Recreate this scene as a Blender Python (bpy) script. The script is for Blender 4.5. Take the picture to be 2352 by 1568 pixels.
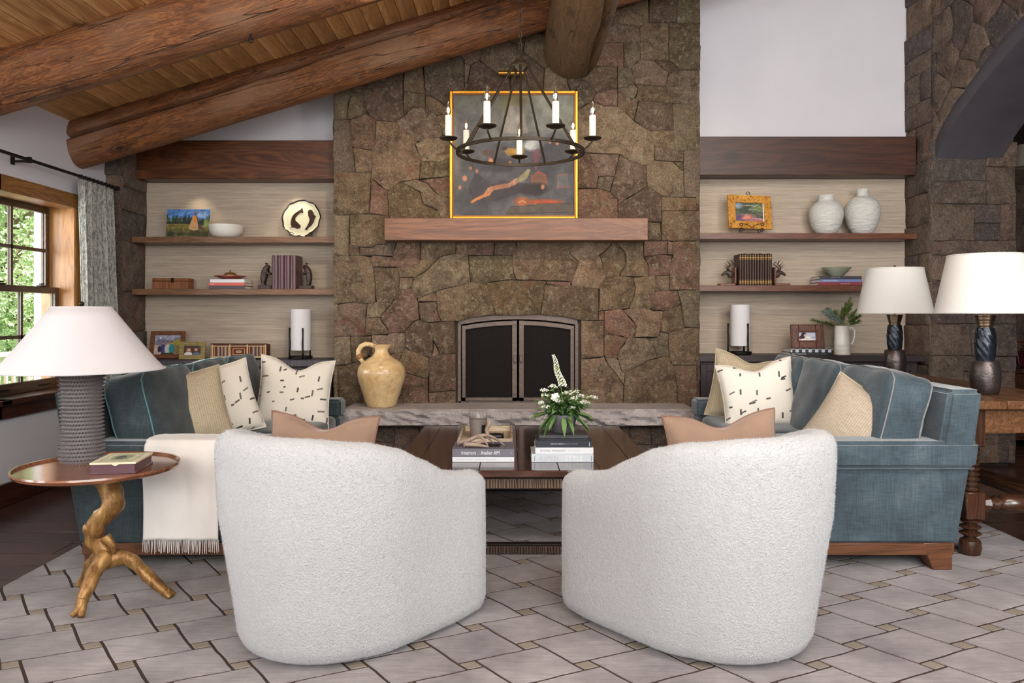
import bpy, bmesh, math, random
import numpy as np
from mathutils import Vector, Matrix, Euler, noise
for o in list(bpy.data.objects): bpy.data.objects.remove(o, do_unlink=True)
SC = bpy.context.scene; COL = SC.collection
PI = math.pi
random.seed(7)

def C(r, g, b, a=1.0):
    f = lambda c: (c/255/12.92) if c/255 <= 0.04045 else ((c/255+0.055)/1.055)**2.4
    return (f(r), f(g), f(b), a)

# ------------------------------------------------------------ camera, sky, sun, window light, exposure
cd = bpy.data.cameras.new('camera'); cam = bpy.data.objects.new('camera', cd); COL.objects.link(cam)
cam.location = (0, 0, 1.25); cam.rotation_euler = (PI/2, 0, 0)
cd.sensor_width = 36; cd.lens = 36*1760/2352; cd.shift_x = 6/2352; cd.shift_y = -64/2352
cd.clip_start = 0.05; cd.clip_end = 200
SC.camera = cam
w = bpy.data.worlds.new('overcast_sky'); SC.world = w; w.use_nodes = True
bg = w.node_tree.nodes['Background']; bg.inputs[0].default_value = (0.93, 0.96, 1.0, 1); bg.inputs[1].default_value = 1.5

def light(name, kind, loc, target, energy, color=(1, 1, 1), size=1.0, size_y=None, spot=60, blend=.6):
    ld = bpy.data.lights.new(name, kind); ld.energy = energy; ld.color = color
    if kind == 'AREA':
        ld.shape = 'RECTANGLE' if size_y else 'SQUARE'; ld.size = size
        if size_y: ld.size_y = size_y
    elif kind == 'SPOT':
        ld.spot_size = math.radians(spot); ld.spot_blend = blend; ld.shadow_soft_size = size
    elif kind == 'SUN': ld.angle = size
    else: ld.shadow_soft_size = size
    o = bpy.data.objects.new(name, ld); COL.objects.link(o); o.location = loc
    d = Vector(target)-Vector(loc); o.rotation_euler = d.to_track_quat('-Z', 'Y').to_euler()
    return o
light('sun', 'SUN', (8, 8, 12), (0, 2, 0), 19, (1, .97, .92), .03)
# daylight of the window wall behind the photographer and of the windows in the left wall, with added fill lights between
light('rear_window_light', 'AREA', (0.3, -1.7, 2.3), (0.1, 5, 1.5), 40, (.94, .97, 1), 5.5, 2.6)
light('back_wall_fill_light', 'AREA', (1.3, .9, 3.75), (.5, 6.6, 1.9), 150, (1, .99, .97), 3.6, .9)  # added fill that brightens the fireplace wall, no window stands here
light('ceiling_fill_light', 'AREA', (-.4, -1.5, 2.2), (-1.2, 4.6, 3.4), 150, (1, .96, .9), 4.5, 1.2)  # added uplight for the ceiling boards, not a window of its own
light('right_side_fill_light', 'AREA', (3.2, .6, 2.0), (3.2, 5.6, 1.8), 105, (1, .98, .96), 1.2, 1.6)  # added fill to lift the right pier and arch, no window there
light('left_window_light', 'AREA', (-4.75, 4.3, 1.45), (-1.2, 5.2, 1.0), 150, (.96, .98, 1), 2.6, 1.5)
light('left_window_light_near', 'AREA', (-4.4, 1.6, 1.45), (0, 2.6, 1.0), 120, (.96, .98, 1), 2.2, 1.4)
# ceiling spots washing the chimney breast, downlights hidden behind the two header beams
for x, tx, e in ((-.75, -.85, 33), (.25, .2, 27), (1.15, 1.2, 24)):
    light('ceiling_spot', 'SPOT', (x, 4.35, 3.15), (tx, 6.2, 2.0), e*2.6, (1, .82, .58), .05, spot=75, blend=.9)
for x, e in ((-2.7, 1.2), (-1.85, 2.2), (2.05, .6), (3.0, .6)):
    light('shelf_downlight', 'SPOT', (x, 6.58, 2.38), (x, 6.63, 0.9), e*4, (1, .84, .62), .03, spot=95, blend=.8)
SC.view_settings.view_transform = 'Standard'; SC.view_settings.look = 'None'
SC.view_settings.gamma = 1; SC.view_settings.exposure = 0.05; SC.view_settings.use_curve_mapping = False

# ------------------------------------------------------------ helpers
def fx(px, d): return (px-1170)*d/1760
def fz(py, d): return 1.25+(720-py)*d/1760

def tag(o, label=None, cat=None, group=None, kind=None):
    if label: o['label'] = label
    if cat: o['category'] = cat
    if group: o['group'] = group
    if kind: o['kind'] = kind
    return o

def empty(name, loc=(0, 0, 0), rot=(0, 0, 0), label=None, cat=None, group=None, kind=None):
    o = bpy.data.objects.new(name, None); COL.objects.link(o); o.location = loc; o.rotation_euler = rot
    o.empty_display_size = .05
    return tag(o, label, cat, group, kind)

def link_mesh(name, me, mats, parent=None, loc=(0, 0, 0), rot=(0, 0, 0)):
    for m in (mats if isinstance(mats, (list, tuple)) else [mats]): me.materials.append(m)
    o = bpy.data.objects.new(name, me); COL.objects.link(o); o.parent = parent
    o.location = loc; o.rotation_euler = rot
    return o

class MB:
    def __init__(s): s.v = []; s.f = []; s.m = []
    def add(s, vs, fs, mi=0):
        n = len(s.v); s.v += [tuple(v) for v in vs]
        for f in fs: s.f.append([i+n for i in f]); s.m.append(mi)
        return s
    def box(s, x0, x1, y0, y1, z0, z1, mi=0):
        return s.add([(x0,y0,z0),(x1,y0,z0),(x1,y1,z0),(x0,y1,z0),(x0,y0,z1),(x1,y0,z1),(x1,y1,z1),(x0,y1,z1)],
                     [(0,3,2,1),(4,5,6,7),(0,1,5,4),(1,2,6,5),(2,3,7,6),(3,0,4,7)], mi)
    def hexa(s, p, mi=0):      # 8 corners in box order
        return s.add(p, [(0,3,2,1),(4,5,6,7),(0,1,5,4),(1,2,6,5),(2,3,7,6),(3,0,4,7)], mi)
    def lathe(s, prof, n=24, c=(0,0,0), mi=0, cap0=True, cap1=True, wob=None):
        vs = []; fs = []
        for k, (r, z) in enumerate(prof):
            for i in range(n):
                a = 2*PI*i/n; rr = r*(1+(wob(a, z) if wob else 0))
                vs.append((c[0]+rr*math.cos(a), c[1]+rr*math.sin(a), c[2]+z))
        for k in range(len(prof)-1):
            for i in range(n):
                j = (i+1) % n; fs.append((k*n+i, k*n+j, (k+1)*n+j, (k+1)*n+i))
        if cap0: fs.append(tuple(reversed(range(n))))
        if cap1: fs.append(tuple(range((len(prof)-1)*n, len(prof)*n)))
        return s.add(vs, fs, mi)
    def tube(s, pts, rad, n=8, mi=0, closed=False, flat=None):
        pts = [Vector(p) for p in pts]; m = len(pts)
        rs = rad if isinstance(rad, (list, tuple)) else [rad]*m
        vs = []; fs = []; up = None
        for k in range(m):
            a = pts[k-1] if (k > 0 or closed) else pts[k]
            b = pts[(k+1) % m] if (k < m-1 or closed) else pts[k]
            t = (b-a).normalized()
            if up is None:
                up = Vector((0,0,1)) if abs(t.z) < .9 else Vector((1,0,0))
            side = t.cross(up)
            if side.length < 1e-6: side = t.orthogonal()
            side.normalize(); up2 = side.cross(t).normalized(); up = up2
            for i in range(n):
                an = 2*PI*i/n
                q = pts[k]+side*math.cos(an)*rs[k]*(flat or 1)+up2*math.sin(an)*rs[k]
                vs.append(q)
        L = m if closed else m-1
        for k in range(L):
            k2 = (k+1) % m
            for i in range(n):
                j = (i+1) % n; fs.append((k*n+i, k*n+j, k2*n+j, k2*n+i))
        if not closed:
            fs.append(tuple(reversed(range(n)))); fs.append(tuple(range((m-1)*n, m*n)))
        return s.add(vs, fs, mi)
    def prism(s, poly, y0, y1, mi=0):    # poly in (x,z), extruded along y
        n = len(poly)
        vs = [(x, y0, z) for x, z in poly]+[(x, y1, z) for x, z in poly]
        fs = [tuple(range(n)), tuple(reversed(range(n, 2*n)))]
        for i in range(n):
            j = (i+1) % n; fs.append((i, i+n, j+n, j))
        return s.add(vs, fs, mi)
    def ball(s, c, r, n=8, mi=0, sc=(1,1,1)):
        prof = [(math.sin(PI*k/(n//2+1)), -math.cos(PI*k/(n//2+1))) for k in range(1, n//2+1)]
        vs = []; fs = []
        for pr, pz in prof:
            for i in range(n):
                a = 2*PI*i/n; vs.append((c[0]+r*pr*math.cos(a)*sc[0], c[1]+r*pr*math.sin(a)*sc[1], c[2]+r*pz*sc[2]))
        m = len(prof)
        for k in range(m-1):
            for i in range(n):
                j = (i+1) % n; fs.append((k*n+i, k*n+j, (k+1)*n+j, (k+1)*n+i))
        b = len(vs); vs += [(c[0], c[1], c[2]-r*sc[2]), (c[0], c[1], c[2]+r*sc[2])]
        for i in range(n):
            j = (i+1) % n; fs.append((b, j, i)); fs.append((b+1, (m-1)*n+i, (m-1)*n+j))
        return s.add(vs, fs, mi)
    def xf(s, mat):
        s.v = [tuple(mat @ Vector(v)) for v in s.v]; return s
    def build(s, name, mats, parent=None, loc=(0,0,0), rot=(0,0,0), bevel=0, seg=1, smooth=40, flip=False):
        me = bpy.data.meshes.new(name); me.from_pydata(s.v, [], s.f)
        for p, m in zip(me.polygons, s.m): p.material_index = m
        bm = bmesh.new(); bm.from_mesh(me)
        bmesh.ops.recalc_face_normals(bm, faces=bm.faces)
        if bevel:
            es = [e for e in bm.edges if len(e.link_faces) == 2 and e.calc_face_angle(0) > .5]
            bmesh.ops.bevel(bm, geom=es, offset=bevel, segments=seg, affect='EDGES', clamp_overlap=True)
        bm.to_mesh(me); bm.free()
        if smooth:
            me.polygons.foreach_set('use_smooth', [True]*len(me.polygons))
            me.set_sharp_from_angle(angle=math.radians(smooth))
        return link_mesh(name, me, mats, parent, loc, rot)

def Box(name, mats, x0, x1, y0, y1, z0, z1, parent=None, bevel=0, **k):
    return MB().box(x0, x1, y0, y1, z0, z1).build(name, mats, parent, bevel=bevel, **k)

# ------------------------------------------------------------ materials
class NT:
    def __init__(s, name):
        s.mat = bpy.data.materials.new(name); s.mat.use_nodes = True
        s.t = s.mat.node_tree; s.b = s.t.nodes['Principled BSDF']; s.co = None
    def n(s, typ, **k):
        nd = s.t.nodes.new(typ)
        for a, v in k.items():
            if a.startswith('i_'):
                key = a[2:]; key = int(key) if key.isdigit() else key.replace('_', ' ')
                s.set(nd.inputs[key], v)
            else: setattr(nd, a, v)
        return nd
    def set(s, sock, v):
        if isinstance(v, bpy.types.NodeSocket): s.t.links.new(v, sock)
        elif isinstance(v, bpy.types.Node): s.t.links.new(v.outputs[0], sock)
        else: sock.default_value = v
    def coord(s, scale=(1,1,1), rot=(0,0,0), rand=True, kind='Object'):
        tc = s.n('ShaderNodeTexCoord'); out = tc.outputs[kind]
        if rand:
            oi = s.n('ShaderNodeObjectInfo'); m = s.n('ShaderNodeMath', operation='MULTIPLY', i_0=oi.outputs['Random'], i_1=37.0)
            va = s.n('ShaderNodeVectorMath', operation='ADD', i_0=out, i_1=m); out = va.outputs[0]
        mp = s.n('ShaderNodeMapping', i_Vector=out, i_Scale=scale, i_Rotation=rot)
        return mp.outputs[0]
    def noise(s, vec, scale, detail=5, rough=.55, dist=0):
        return s.n('ShaderNodeTexNoise', i_Vector=vec, i_Scale=scale, i_Detail=detail, i_Roughness=rough, i_Distortion=dist).outputs[0]
    def ramp(s, fac, stops, interp='LINEAR'):
        r = s.n('ShaderNodeValToRGB', i_Fac=fac); cr = r.color_ramp; cr.interpolation = interp
        while len(cr.elements) < len(stops): cr.elements.new(.5)
        for e, (p, c) in zip(cr.elements, stops): e.position = p; e.color = c if len(c) == 4 else (*c, 1)
        return r.outputs[0]
    def mix(s, fac, a, b, mode='MIX'):
        m = s.n('ShaderNodeMix', data_type='RGBA', blend_type=mode)
        s.set(m.inputs[0], fac); s.set(m.inputs[6], a); s.set(m.inputs[7], b); return m.outputs[2]
    def math(s, op, a, b=0.0, c=None):
        m = s.n('ShaderNodeMath', operation=op); s.set(m.inputs[0], a); s.set(m.inputs[1], b)
        if c is not None: s.set(m.inputs[2], c)
        return m.outputs[0]
    def bump(s, h, strength=.3, dist=.01, nrm=None):
        b = s.n('ShaderNodeBump', i_Height=h, i_Strength=strength, i_Distance=dist)
        if nrm is not None: s.set(b.inputs['Normal'], nrm)
        return b.outputs[0]
    def out(s, col=None, rough=.6, nrm=None, metal=0, coat=0, sheen=0, spec=None):
        b = s.b
        if col is not None: s.set(b.inputs['Base Color'], col)
        s.set(b.inputs['Roughness'], rough); s.set(b.inputs['Metallic'], metal)
        if nrm is not None: s.set(b.inputs['Normal'], nrm)
        if coat: b.inputs['Coat Weight'].default_value = coat; b.inputs['Coat Roughness'].default_value = .12
        if sheen: b.inputs['Sheen Weight'].default_value = sheen; b.inputs['Sheen Roughness'].default_value = .4
        if spec is not None: b.inputs['Specular IOR Level'].default_value = spec
        return s.mat

WH = (1,1,1,1); BK = (0,0,0,1)
def plain(name, col, rough=.5, metal=0, bump=0, bscale=60, coat=0, sheen=0, var=.12, vscale=6):
    t = NT(name); v = t.coord()
    n = t.noise(v, vscale, 4)
    dark = tuple(c*(1-var) for c in col[:3])+(1,); lite = tuple(min(1, c*(1+var)) for c in col[:3])+(1,)
    c = t.ramp(n, [(.3, dark), (.7, lite)])
    nr = t.bump(t.noise(v, bscale, 5), bump, .01) if bump else None
    return t.out(c, rough, nr, metal, coat, sheen)

def wood(name, dark, mid, lite, axis=0, rough=.5, gs=1.0, coat=0, rand=True, bump=.15, knots=True, vary=.0):
    """grain runs along the local axis"""
    t = NT(name); sc = [9*gs, 9*gs, 9*gs]; sc[axis] = .9*gs
    v = t.coord(sc, rand=rand)
    base = t.noise(v, 1.0, 4, .6, 1.2)
    k = t.math('FRACT', t.math('MULTIPLY', base, 7.0))
    tri = t.math('ABSOLUTE', t.math('SUBTRACT', k, .5))
    sf = [60*gs, 60*gs, 60*gs]; sf[axis] = 2.2*gs
    fine = t.noise(t.coord(sf, rand=rand), 1.5, 4, .7)
    g = t.math('ADD', t.math('MULTIPLY', tri, .75), t.math('MULTIPLY', fine, .6))
    col = t.ramp(g, [(.22, dark), (.5, mid), (.78, lite)])
    big = t.noise(v, .35, 3)
    col = t.mix(t.math('MULTIPLY', big, .5), col, mid)
    if knots:
        sk = [3.3*gs]*3; sk[axis] = 1.5*gs
        vo = t.n('ShaderNodeTexVoronoi', i_Vector=t.coord(sk, rand=rand), i_Scale=1.0, i_Randomness=1.0)
        kn = t.ramp(vo.outputs[0], [(.05, WH), (.13, BK)])
        col = t.mix(t.math('MULTIPLY', kn, .75), col, tuple(c*.35 for c in dark[:3])+(1,))
    if vary:
        oi = t.n('ShaderNodeObjectInfo')
        f = t.ramp(oi.outputs['Random'], [(0, (1-vary,)*3), (1, (1+vary,)*3)])
        col = t.mix(1.0, col, f, 'MULTIPLY')
    return t.out(col, rough, t.bump(g, bump, .004), 0, coat)

def stone_mat(name, tones, dirt, lichen, bright=1.0, moist=.8):
    t = NT(name); v = t.coord()
    oi = t.n('ShaderNodeObjectInfo'); n = len(tones)
    base = t.ramp(oi.outputs['Random'], [(i/max(1, n-1), c) for i, c in enumerate(tones)])
    a = t.noise(v, 6.5, 10, .7, .8)
    c1 = t.mix(t.math('MULTIPLY', t.ramp(a, [(.36, WH), (.56, BK)]), .72), base, dirt)
    b = t.noise(v, 24, 8, .75, .4)
    c2 = t.mix(t.math('MULTIPLY', t.ramp(b, [(.52, BK), (.62, WH)]), .5), c1, lichen)
    sp = t.noise(v, 95, 6, .8)
    c3 = t.mix(t.ramp(sp, [(.35, (.55,)*3), (.52, WH), (.7, (1.5,)*3)]), BK, c2) if False else t.mix(.8, c2, t.ramp(sp, [(.37, (.36,)*3), (.5, (1.0,)*3), (.63, (1.65,)*3)]), 'MULTIPLY')
    ru = t.noise(t.coord(), 2.6, 4, .6, 1.0)
    c4 = t.mix(t.math('MULTIPLY', t.ramp(ru, [(.6, BK), (.72, WH)]), .45), c3, C(150, 92, 66))
    # round lichen spots
    vo = t.n('ShaderNodeTexVoronoi', i_Vector=v, i_Scale=17.0, i_Randomness=1.0)
    ring = t.ramp(vo.outputs[0], [(.10, WH), (.17, (.3,)*3), (.22, WH), (.28, BK)])
    msk = t.ramp(t.noise(v, 3.1, 3), [(.52, BK), (.6, WH)])
    c5 = t.mix(t.math('MULTIPLY', t.math('MULTIPLY', ring, msk), .5), c4, lichen)
    h = t.math('ADD', t.math('MULTIPLY', a, 1.6), t.math('ADD', t.math('MULTIPLY', b, .9), t.math('MULTIPLY', sp, .35)))
    return t.out(c5, .9, t.bump(h, 1.0, .05), spec=.25)

def fabric(name, col, col2, scale=260, bump=.25, sheen=.3, patch=.5, stripe=None, axis=0, rough=.9, pscale=5):
    t = NT(name); v = t.coord(rand=False)
    sa = [scale]*3; sa[axis] = scale*.08; sb = [scale]*3; sb[(axis+1) % 3] = scale*.08
    a = t.noise(t.coord(sa, rand=False), 1, 2); b = t.noise(t.coord(sb, rand=False), 1, 2)
    wv = t.math('ADD', a, b)
    f = t.ramp(t.noise(v, pscale, 5, .6), [(.3, BK), (.7, WH)])
    c = t.mix(t.math('MULTIPLY', f, patch), col, col2)
    c = t.mix(.4, c, t.ramp(wv, [(.75, (.62,)*3), (1.0, (1,)*3), (1.2, (1.35,)*3)]), 'MULTIPLY')
    if stripe:
        w_ = t.n('ShaderNodeTexWave', i_Vector=v, i_Scale=stripe[0], i_Distortion=.4, i_Detail=2, bands_direction='XYZ'[stripe[2]])
        c = t.mix(t.math('MULTIPLY', w_.outputs[1], .5), c, stripe[1])
        wv = t.math('ADD', wv, t.math('MULTIPLY', w_.outputs[1], .5))
    return t.out(c, rough, t.bump(wv, bump, .002), sheen=sheen, spec=.2)

def vcol(name, rough=.5, coat=0, bump=0):
    t = NT(name); a = t.n('ShaderNodeAttribute', attribute_name='Col')
    nr = t.bump(t.noise(t.coord(rand=False), 90, 5), bump, .004) if bump else None
    return t.out(a.outputs[0], rough, nr, coat=coat)

def glass(name, col=(1,1,1,1), rough=.0):
    t = NT(name); t.b.inputs['Transmission Weight'].default_value = 1; t.b.inputs['IOR'].default_value = 1.45
    return t.out(col, rough)

M = {}
M['stone'] = stone_mat('field_stone', [C(128,106,80), C(158,133,106), C(118,96,78), C(148,124,110), C(166,136,112), C(126,112,86), C(160,121,104), C(104,90,80), C(172,148,122), C(138,124,102)], C(82,65,52), C(186,176,148))
M['quoin'] = stone_mat('quoin_stone', [C(152,134,108), C(140,126,104), C(166,144,118), C(140,120,108)], C(112,98,82), C(172,160,134))
M['pier'] = stone_mat('pier_stone', [C(140,122,106), C(160,138,120), C(126,114,108), C(168,142,120), C(150,122,112), C(114,106,106)], C(92,80,76), C(170,158,144))
M['mortar'] = plain('dark_joint', C(44,36,28), .95, bump=.3)
M['log'] = None
def log_mat(name, dark, mid, lite, grey):
    t = NT(name)
    v = t.coord((1.1, 6, 6)); base = t.noise(v, 1.3, 6, .62, 1.8)
    tri = t.math('ABSOLUTE', t.math('SUBTRACT', t.math('FRACT', t.math('MULTIPLY', base, 9.0)), .5))
    fine = t.noise(t.coord((3, 50, 50)), 1.4, 5, .7, .3)
    patch = t.noise(t.coord((.9, 2.5, 2.5)), 1.6, 5, .6, .5)
    g = t.math('ADD', t.math('MULTIPLY', tri, .55), t.math('MULTIPLY', fine, .65))
    c = t.ramp(g, [(.2, dark), (.48, mid), (.75, lite)])
    c = t.mix(t.ramp(patch, [(.5, BK), (.68, (.75,)*3)]), c, grey)
    c = t.mix(t.ramp(patch, [(.28, (.7,)*3), (.42, BK)]), c, dark)
    vo = t.n('ShaderNodeTexVoronoi', i_Vector=t.coord((1.6, 3.4, 3.4)), i_Scale=1.3, i_Randomness=1.0)
    kn = t.ramp(vo.outputs[0], [(.08, WH), (.12, (.25,)*3), (.16, (.7,)*3), (.24, BK)])
    c = t.mix(t.math('MULTIPLY', kn, .9), c, C(44,26,16))
    cr = t.noise(t.coord((.45, 7, 7)), 1.1, 3, .5, .2)
    crack = t.ramp(t.math('ABSOLUTE', t.math('SUBTRACT', cr, .5)), [(.0, WH), (.008, BK)])
    c = t.mix(t.math('MULTIPLY', crack, .8), c, C(28,16,10))
    h = t.math('SUBTRACT', t.math('ADD', g, t.math('MULTIPLY', patch, 1.0)), t.math('ADD', t.math('MULTIPLY', crack, 1.2), t.math('MULTIPLY', kn, .8)))
    return t.out(c, .55, t.bump(h, .5, .02))
M['log'] = log_mat('peeled_log', C(74,42,24), C(124,76,42), C(176,114,64), C(142,106,80))
M['log2'] = log_mat('weathered_log', C(72,54,36), C(116,90,62), C(144,114,80), C(118,90,72))
M['pine'] = wood('pine_board', C(168,122,74), C(206,156,102), C(228,184,128), axis=1, rough=.5, gs=.8, vary=.16, bump=.08)
M['header'] = wood('walnut_beam', C(54,26,12), C(88,48,22), C(118,70,34), axis=0, rough=.42, gs=.8, rand=False)
M['header2'] = wood('dark_walnut_beam', C(40,20,12), C(62,34,22), C(84,48,30), axis=0, rough=.45, gs=.8, rand=True)
M['mantel'] = wood('mantel_wood', C(74,43,27), C(104,64,40), C(128,84,54), axis=0, rough=.45, gs=.7)
M['shelf'] = wood('shelf_walnut', C(86,58,40), C(118,84,60), C(142,106,80), axis=0, rough=.4, gs=1.2)
M['shelf2'] = wood('shelf_walnut_red', C(74,40,26), C(98,58,38), C(118,74,50), axis=0, rough=.4, gs=1.2)
M['floor'] = wood('dark_floor_board', C(46,30,26), C(74,50,42), C(98,70,58), axis=0, rough=.26, gs=1.0, vary=.25, coat=.15, bump=.1)
M['trimwood'] = wood('window_wood', C(88,56,26), C(140,94,46), C(176,124,64), axis=1, rough=.4, gs=1.0)
M['trimwood_v'] = wood('window_wood_upright', C(104,66,30), C(160,108,54), C(188,136,74), axis=2, rough=.4, gs=1.0)
M['sash'] = wood('sash_wood', C(48,34,24), C(78,56,38), C(104,76,50), axis=1, rough=.4, gs=1.2)
M['darkwood'] = wood('dark_sill', C(40,20,14), C(64,32,22), C(84,46,32), axis=1, rough=.3, gs=1.0, coat=.2)
M['plaster'] = plain('pale_plaster', C(208,205,211), .9, bump=.12, bscale=25, var=.03, vscale=2)
def grass_mat():
    t = NT('grasscloth')
    a = t.noise(t.coord((2.2, 2.2, 150), rand=False), 1, 3, .7); b = t.noise(t.coord((7, 7, 420), rand=False), 1, 2)
    s_ = t.math('ADD', a, t.math('MULTIPLY', b, .6))
    c = t.ramp(s_, [(.56, C(150,136,121)), (.8, C(170,155,139)), (1.02, C(188,174,157))])
    return t.out(c, .8, t.bump(s_, .25, .002))
M['grasscloth'] = grass_mat()
M['iron'] = plain('black_iron', C(40,36,33), .5, .7, bump=.35, bscale=40)
M['bronze'] = plain('brown_iron', C(58,48,36), .5, .6, bump=.3, bscale=60)
M['brass'] = plain('aged_brass', C(176,124,58), .35, .9)
M['white_shade'] = None
def shade_mat(name, col):
    t = NT(name); v = t.coord(rand=False); n = t.noise(v, 160, 3)
    nr = t.bump(n, .1, .001)
    t.set(t.b.inputs['Base Color'], col); t.set(t.b.inputs['Roughness'], .85); t.set(t.b.inputs['Normal'], nr)
    tr = t.n('ShaderNodeBsdfTranslucent', i_Color=col); mx = t.n('ShaderNodeMixShader', i_0=.35)
    t.set(mx.inputs[1], t.b.outputs[0]); t.set(mx.inputs[2], tr.outputs[0])
    t.set(t.t.nodes['Material Output'].inputs[0], mx.outputs[0]); return t.mat
M['white_shade'] = shade_mat('linen_shade', C(240,238,241))
M['cream_shade'] = shade_mat('cream_shade', C(244,241,236))
M['ceramic'] = plain('white_ceramic', C(226,222,214), .3, var=.03)
M['vcol'] = vcol('painted_print', .6)
M['canvas'] = vcol('oil_canvas', .75, bump=.25)
M['paper'] = plain('book_pages', C(222,216,204), .8, var=.05)
M['black'] = plain('black_plastic', C(18,18,20), .3)

# ------------------------------------------------------------ stones
def jit(p, amp=1.2, f=.05, seed=0):
    q = Vector((p[0]*f, p[1]*f, seed))
    return (p[0]+amp*noise.noise(q), p[1]+amp*noise.noise(q+Vector((31.7, 9.2, 4))))

def densify(poly, step):
    out = []
    for i in range(len(poly)):
        a = poly[i]; b = poly[(i+1) % len(poly)]
        L = math.hypot(b[0]-a[0], b[1]-a[1]); k = max(1, int(round(L/step)))
        for j in range(k): out.append((a[0]+(b[0]-a[0])*j/k, a[1]+(b[1]-a[1])*j/k))
    return out

def area(p): return .5*sum(p[i-1][0]*p[i][1]-p[i][0]*p[i-1][1] for i in range(len(p)))

def inset(poly, d):
    n = len(poly); out = []
    for i in range(n):
        a = Vector(poly[i-1]); b = Vector(poly[i]); c = Vector(poly[(i+1) % n])
        e1 = (b-a); e2 = (c-b)
        if e1.length < 1e-9 or e2.length < 1e-9: out.append(tuple(b)); continue
        e1.normalize(); e2.normalize()
        nn = Vector((-e1.y-e2.y, e1.x+e2.x))
        if nn.length < 1e-6: nn = Vector((-e1.y, e1.x))
        nn.normalize(); k = max(.5, nn.dot(Vector((-e1.y, e1.x))))
        out.append((b.x+nn.x*d/k, b.y+nn.y*d/k))
    return out

def make_stone(poly, to3, mat, parent, rnd, depth=.05, gap=.0018, name='stone'):
    """poly: 2D metres, CCW; to3(u,v,h): point h metres proud of the wall face"""
    if area(poly) < 0: poly = poly[::-1]
    A = abs(area(poly))
    if A < .0006: return None
    poly = inset(poly, gap); n = len(poly)
    cx = sum(p[0] for p in poly)/n; cy = sum(p[1] for p in poly)/n
    h = rnd.uniform(-.007, .008); tu = rnd.uniform(-.03, .03); tv = rnd.uniform(-.03, .03)
    be = rnd.uniform(.003, .006)
    r2 = inset(poly, be)
    vs = []; sd = rnd.uniform(0, 99)
    def H(u, v): return h+tu*(u-cx)+tv*(v-cy)
    def nz(u, v, a): return a*noise.noise(Vector((u*9, v*9, sd)))
    for p in poly: vs.append(to3(p[0], p[1], -depth))
    for p in poly: vs.append(to3(p[0], p[1], H(*p)-be*1.3))
    for p in r2: vs.append(to3(p[0], p[1], H(*p)+nz(*p, .006)))
    for k in (.55,):
        for p in poly:
            u = cx+(p[0]-cx)*k; v = cy+(p[1]-cy)*k; vs.append(to3(u, v, H(u, v)+.004+nz(u, v, .022)))
    vs.append(to3(cx, cy, h+.005+nz(cx, cy, .02)))
    fs = []
    for r in range(3):
        for i in range(n):
            j = (i+1) % n; fs.append((r*n+i, r*n+j, (r+1)*n+j, (r+1)*n+i))
    for i in range(n): fs.append((3*n+i, 3*n+(i+1) % n, 4*n))
    me = bpy.data.meshes.new(name); me.from_pydata(vs, [], fs)
    a, b, c = Vector(vs[2*n]), Vector(vs[2*n+n//3]), Vector(vs[2*n+2*n//3])
    f_out = Vector(to3(0, 0, 1))-Vector(to3(0, 0, 0))
    if (b-a).cross(c-a).dot(f_out) < 0: me.flip_normals()
    me.polygons.foreach_set('use_smooth', [True]*len(me.polygons))
    me.set_sharp_from_angle(angle=math.radians(50))
    return link_mesh(name, me, mat, parent)

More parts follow.
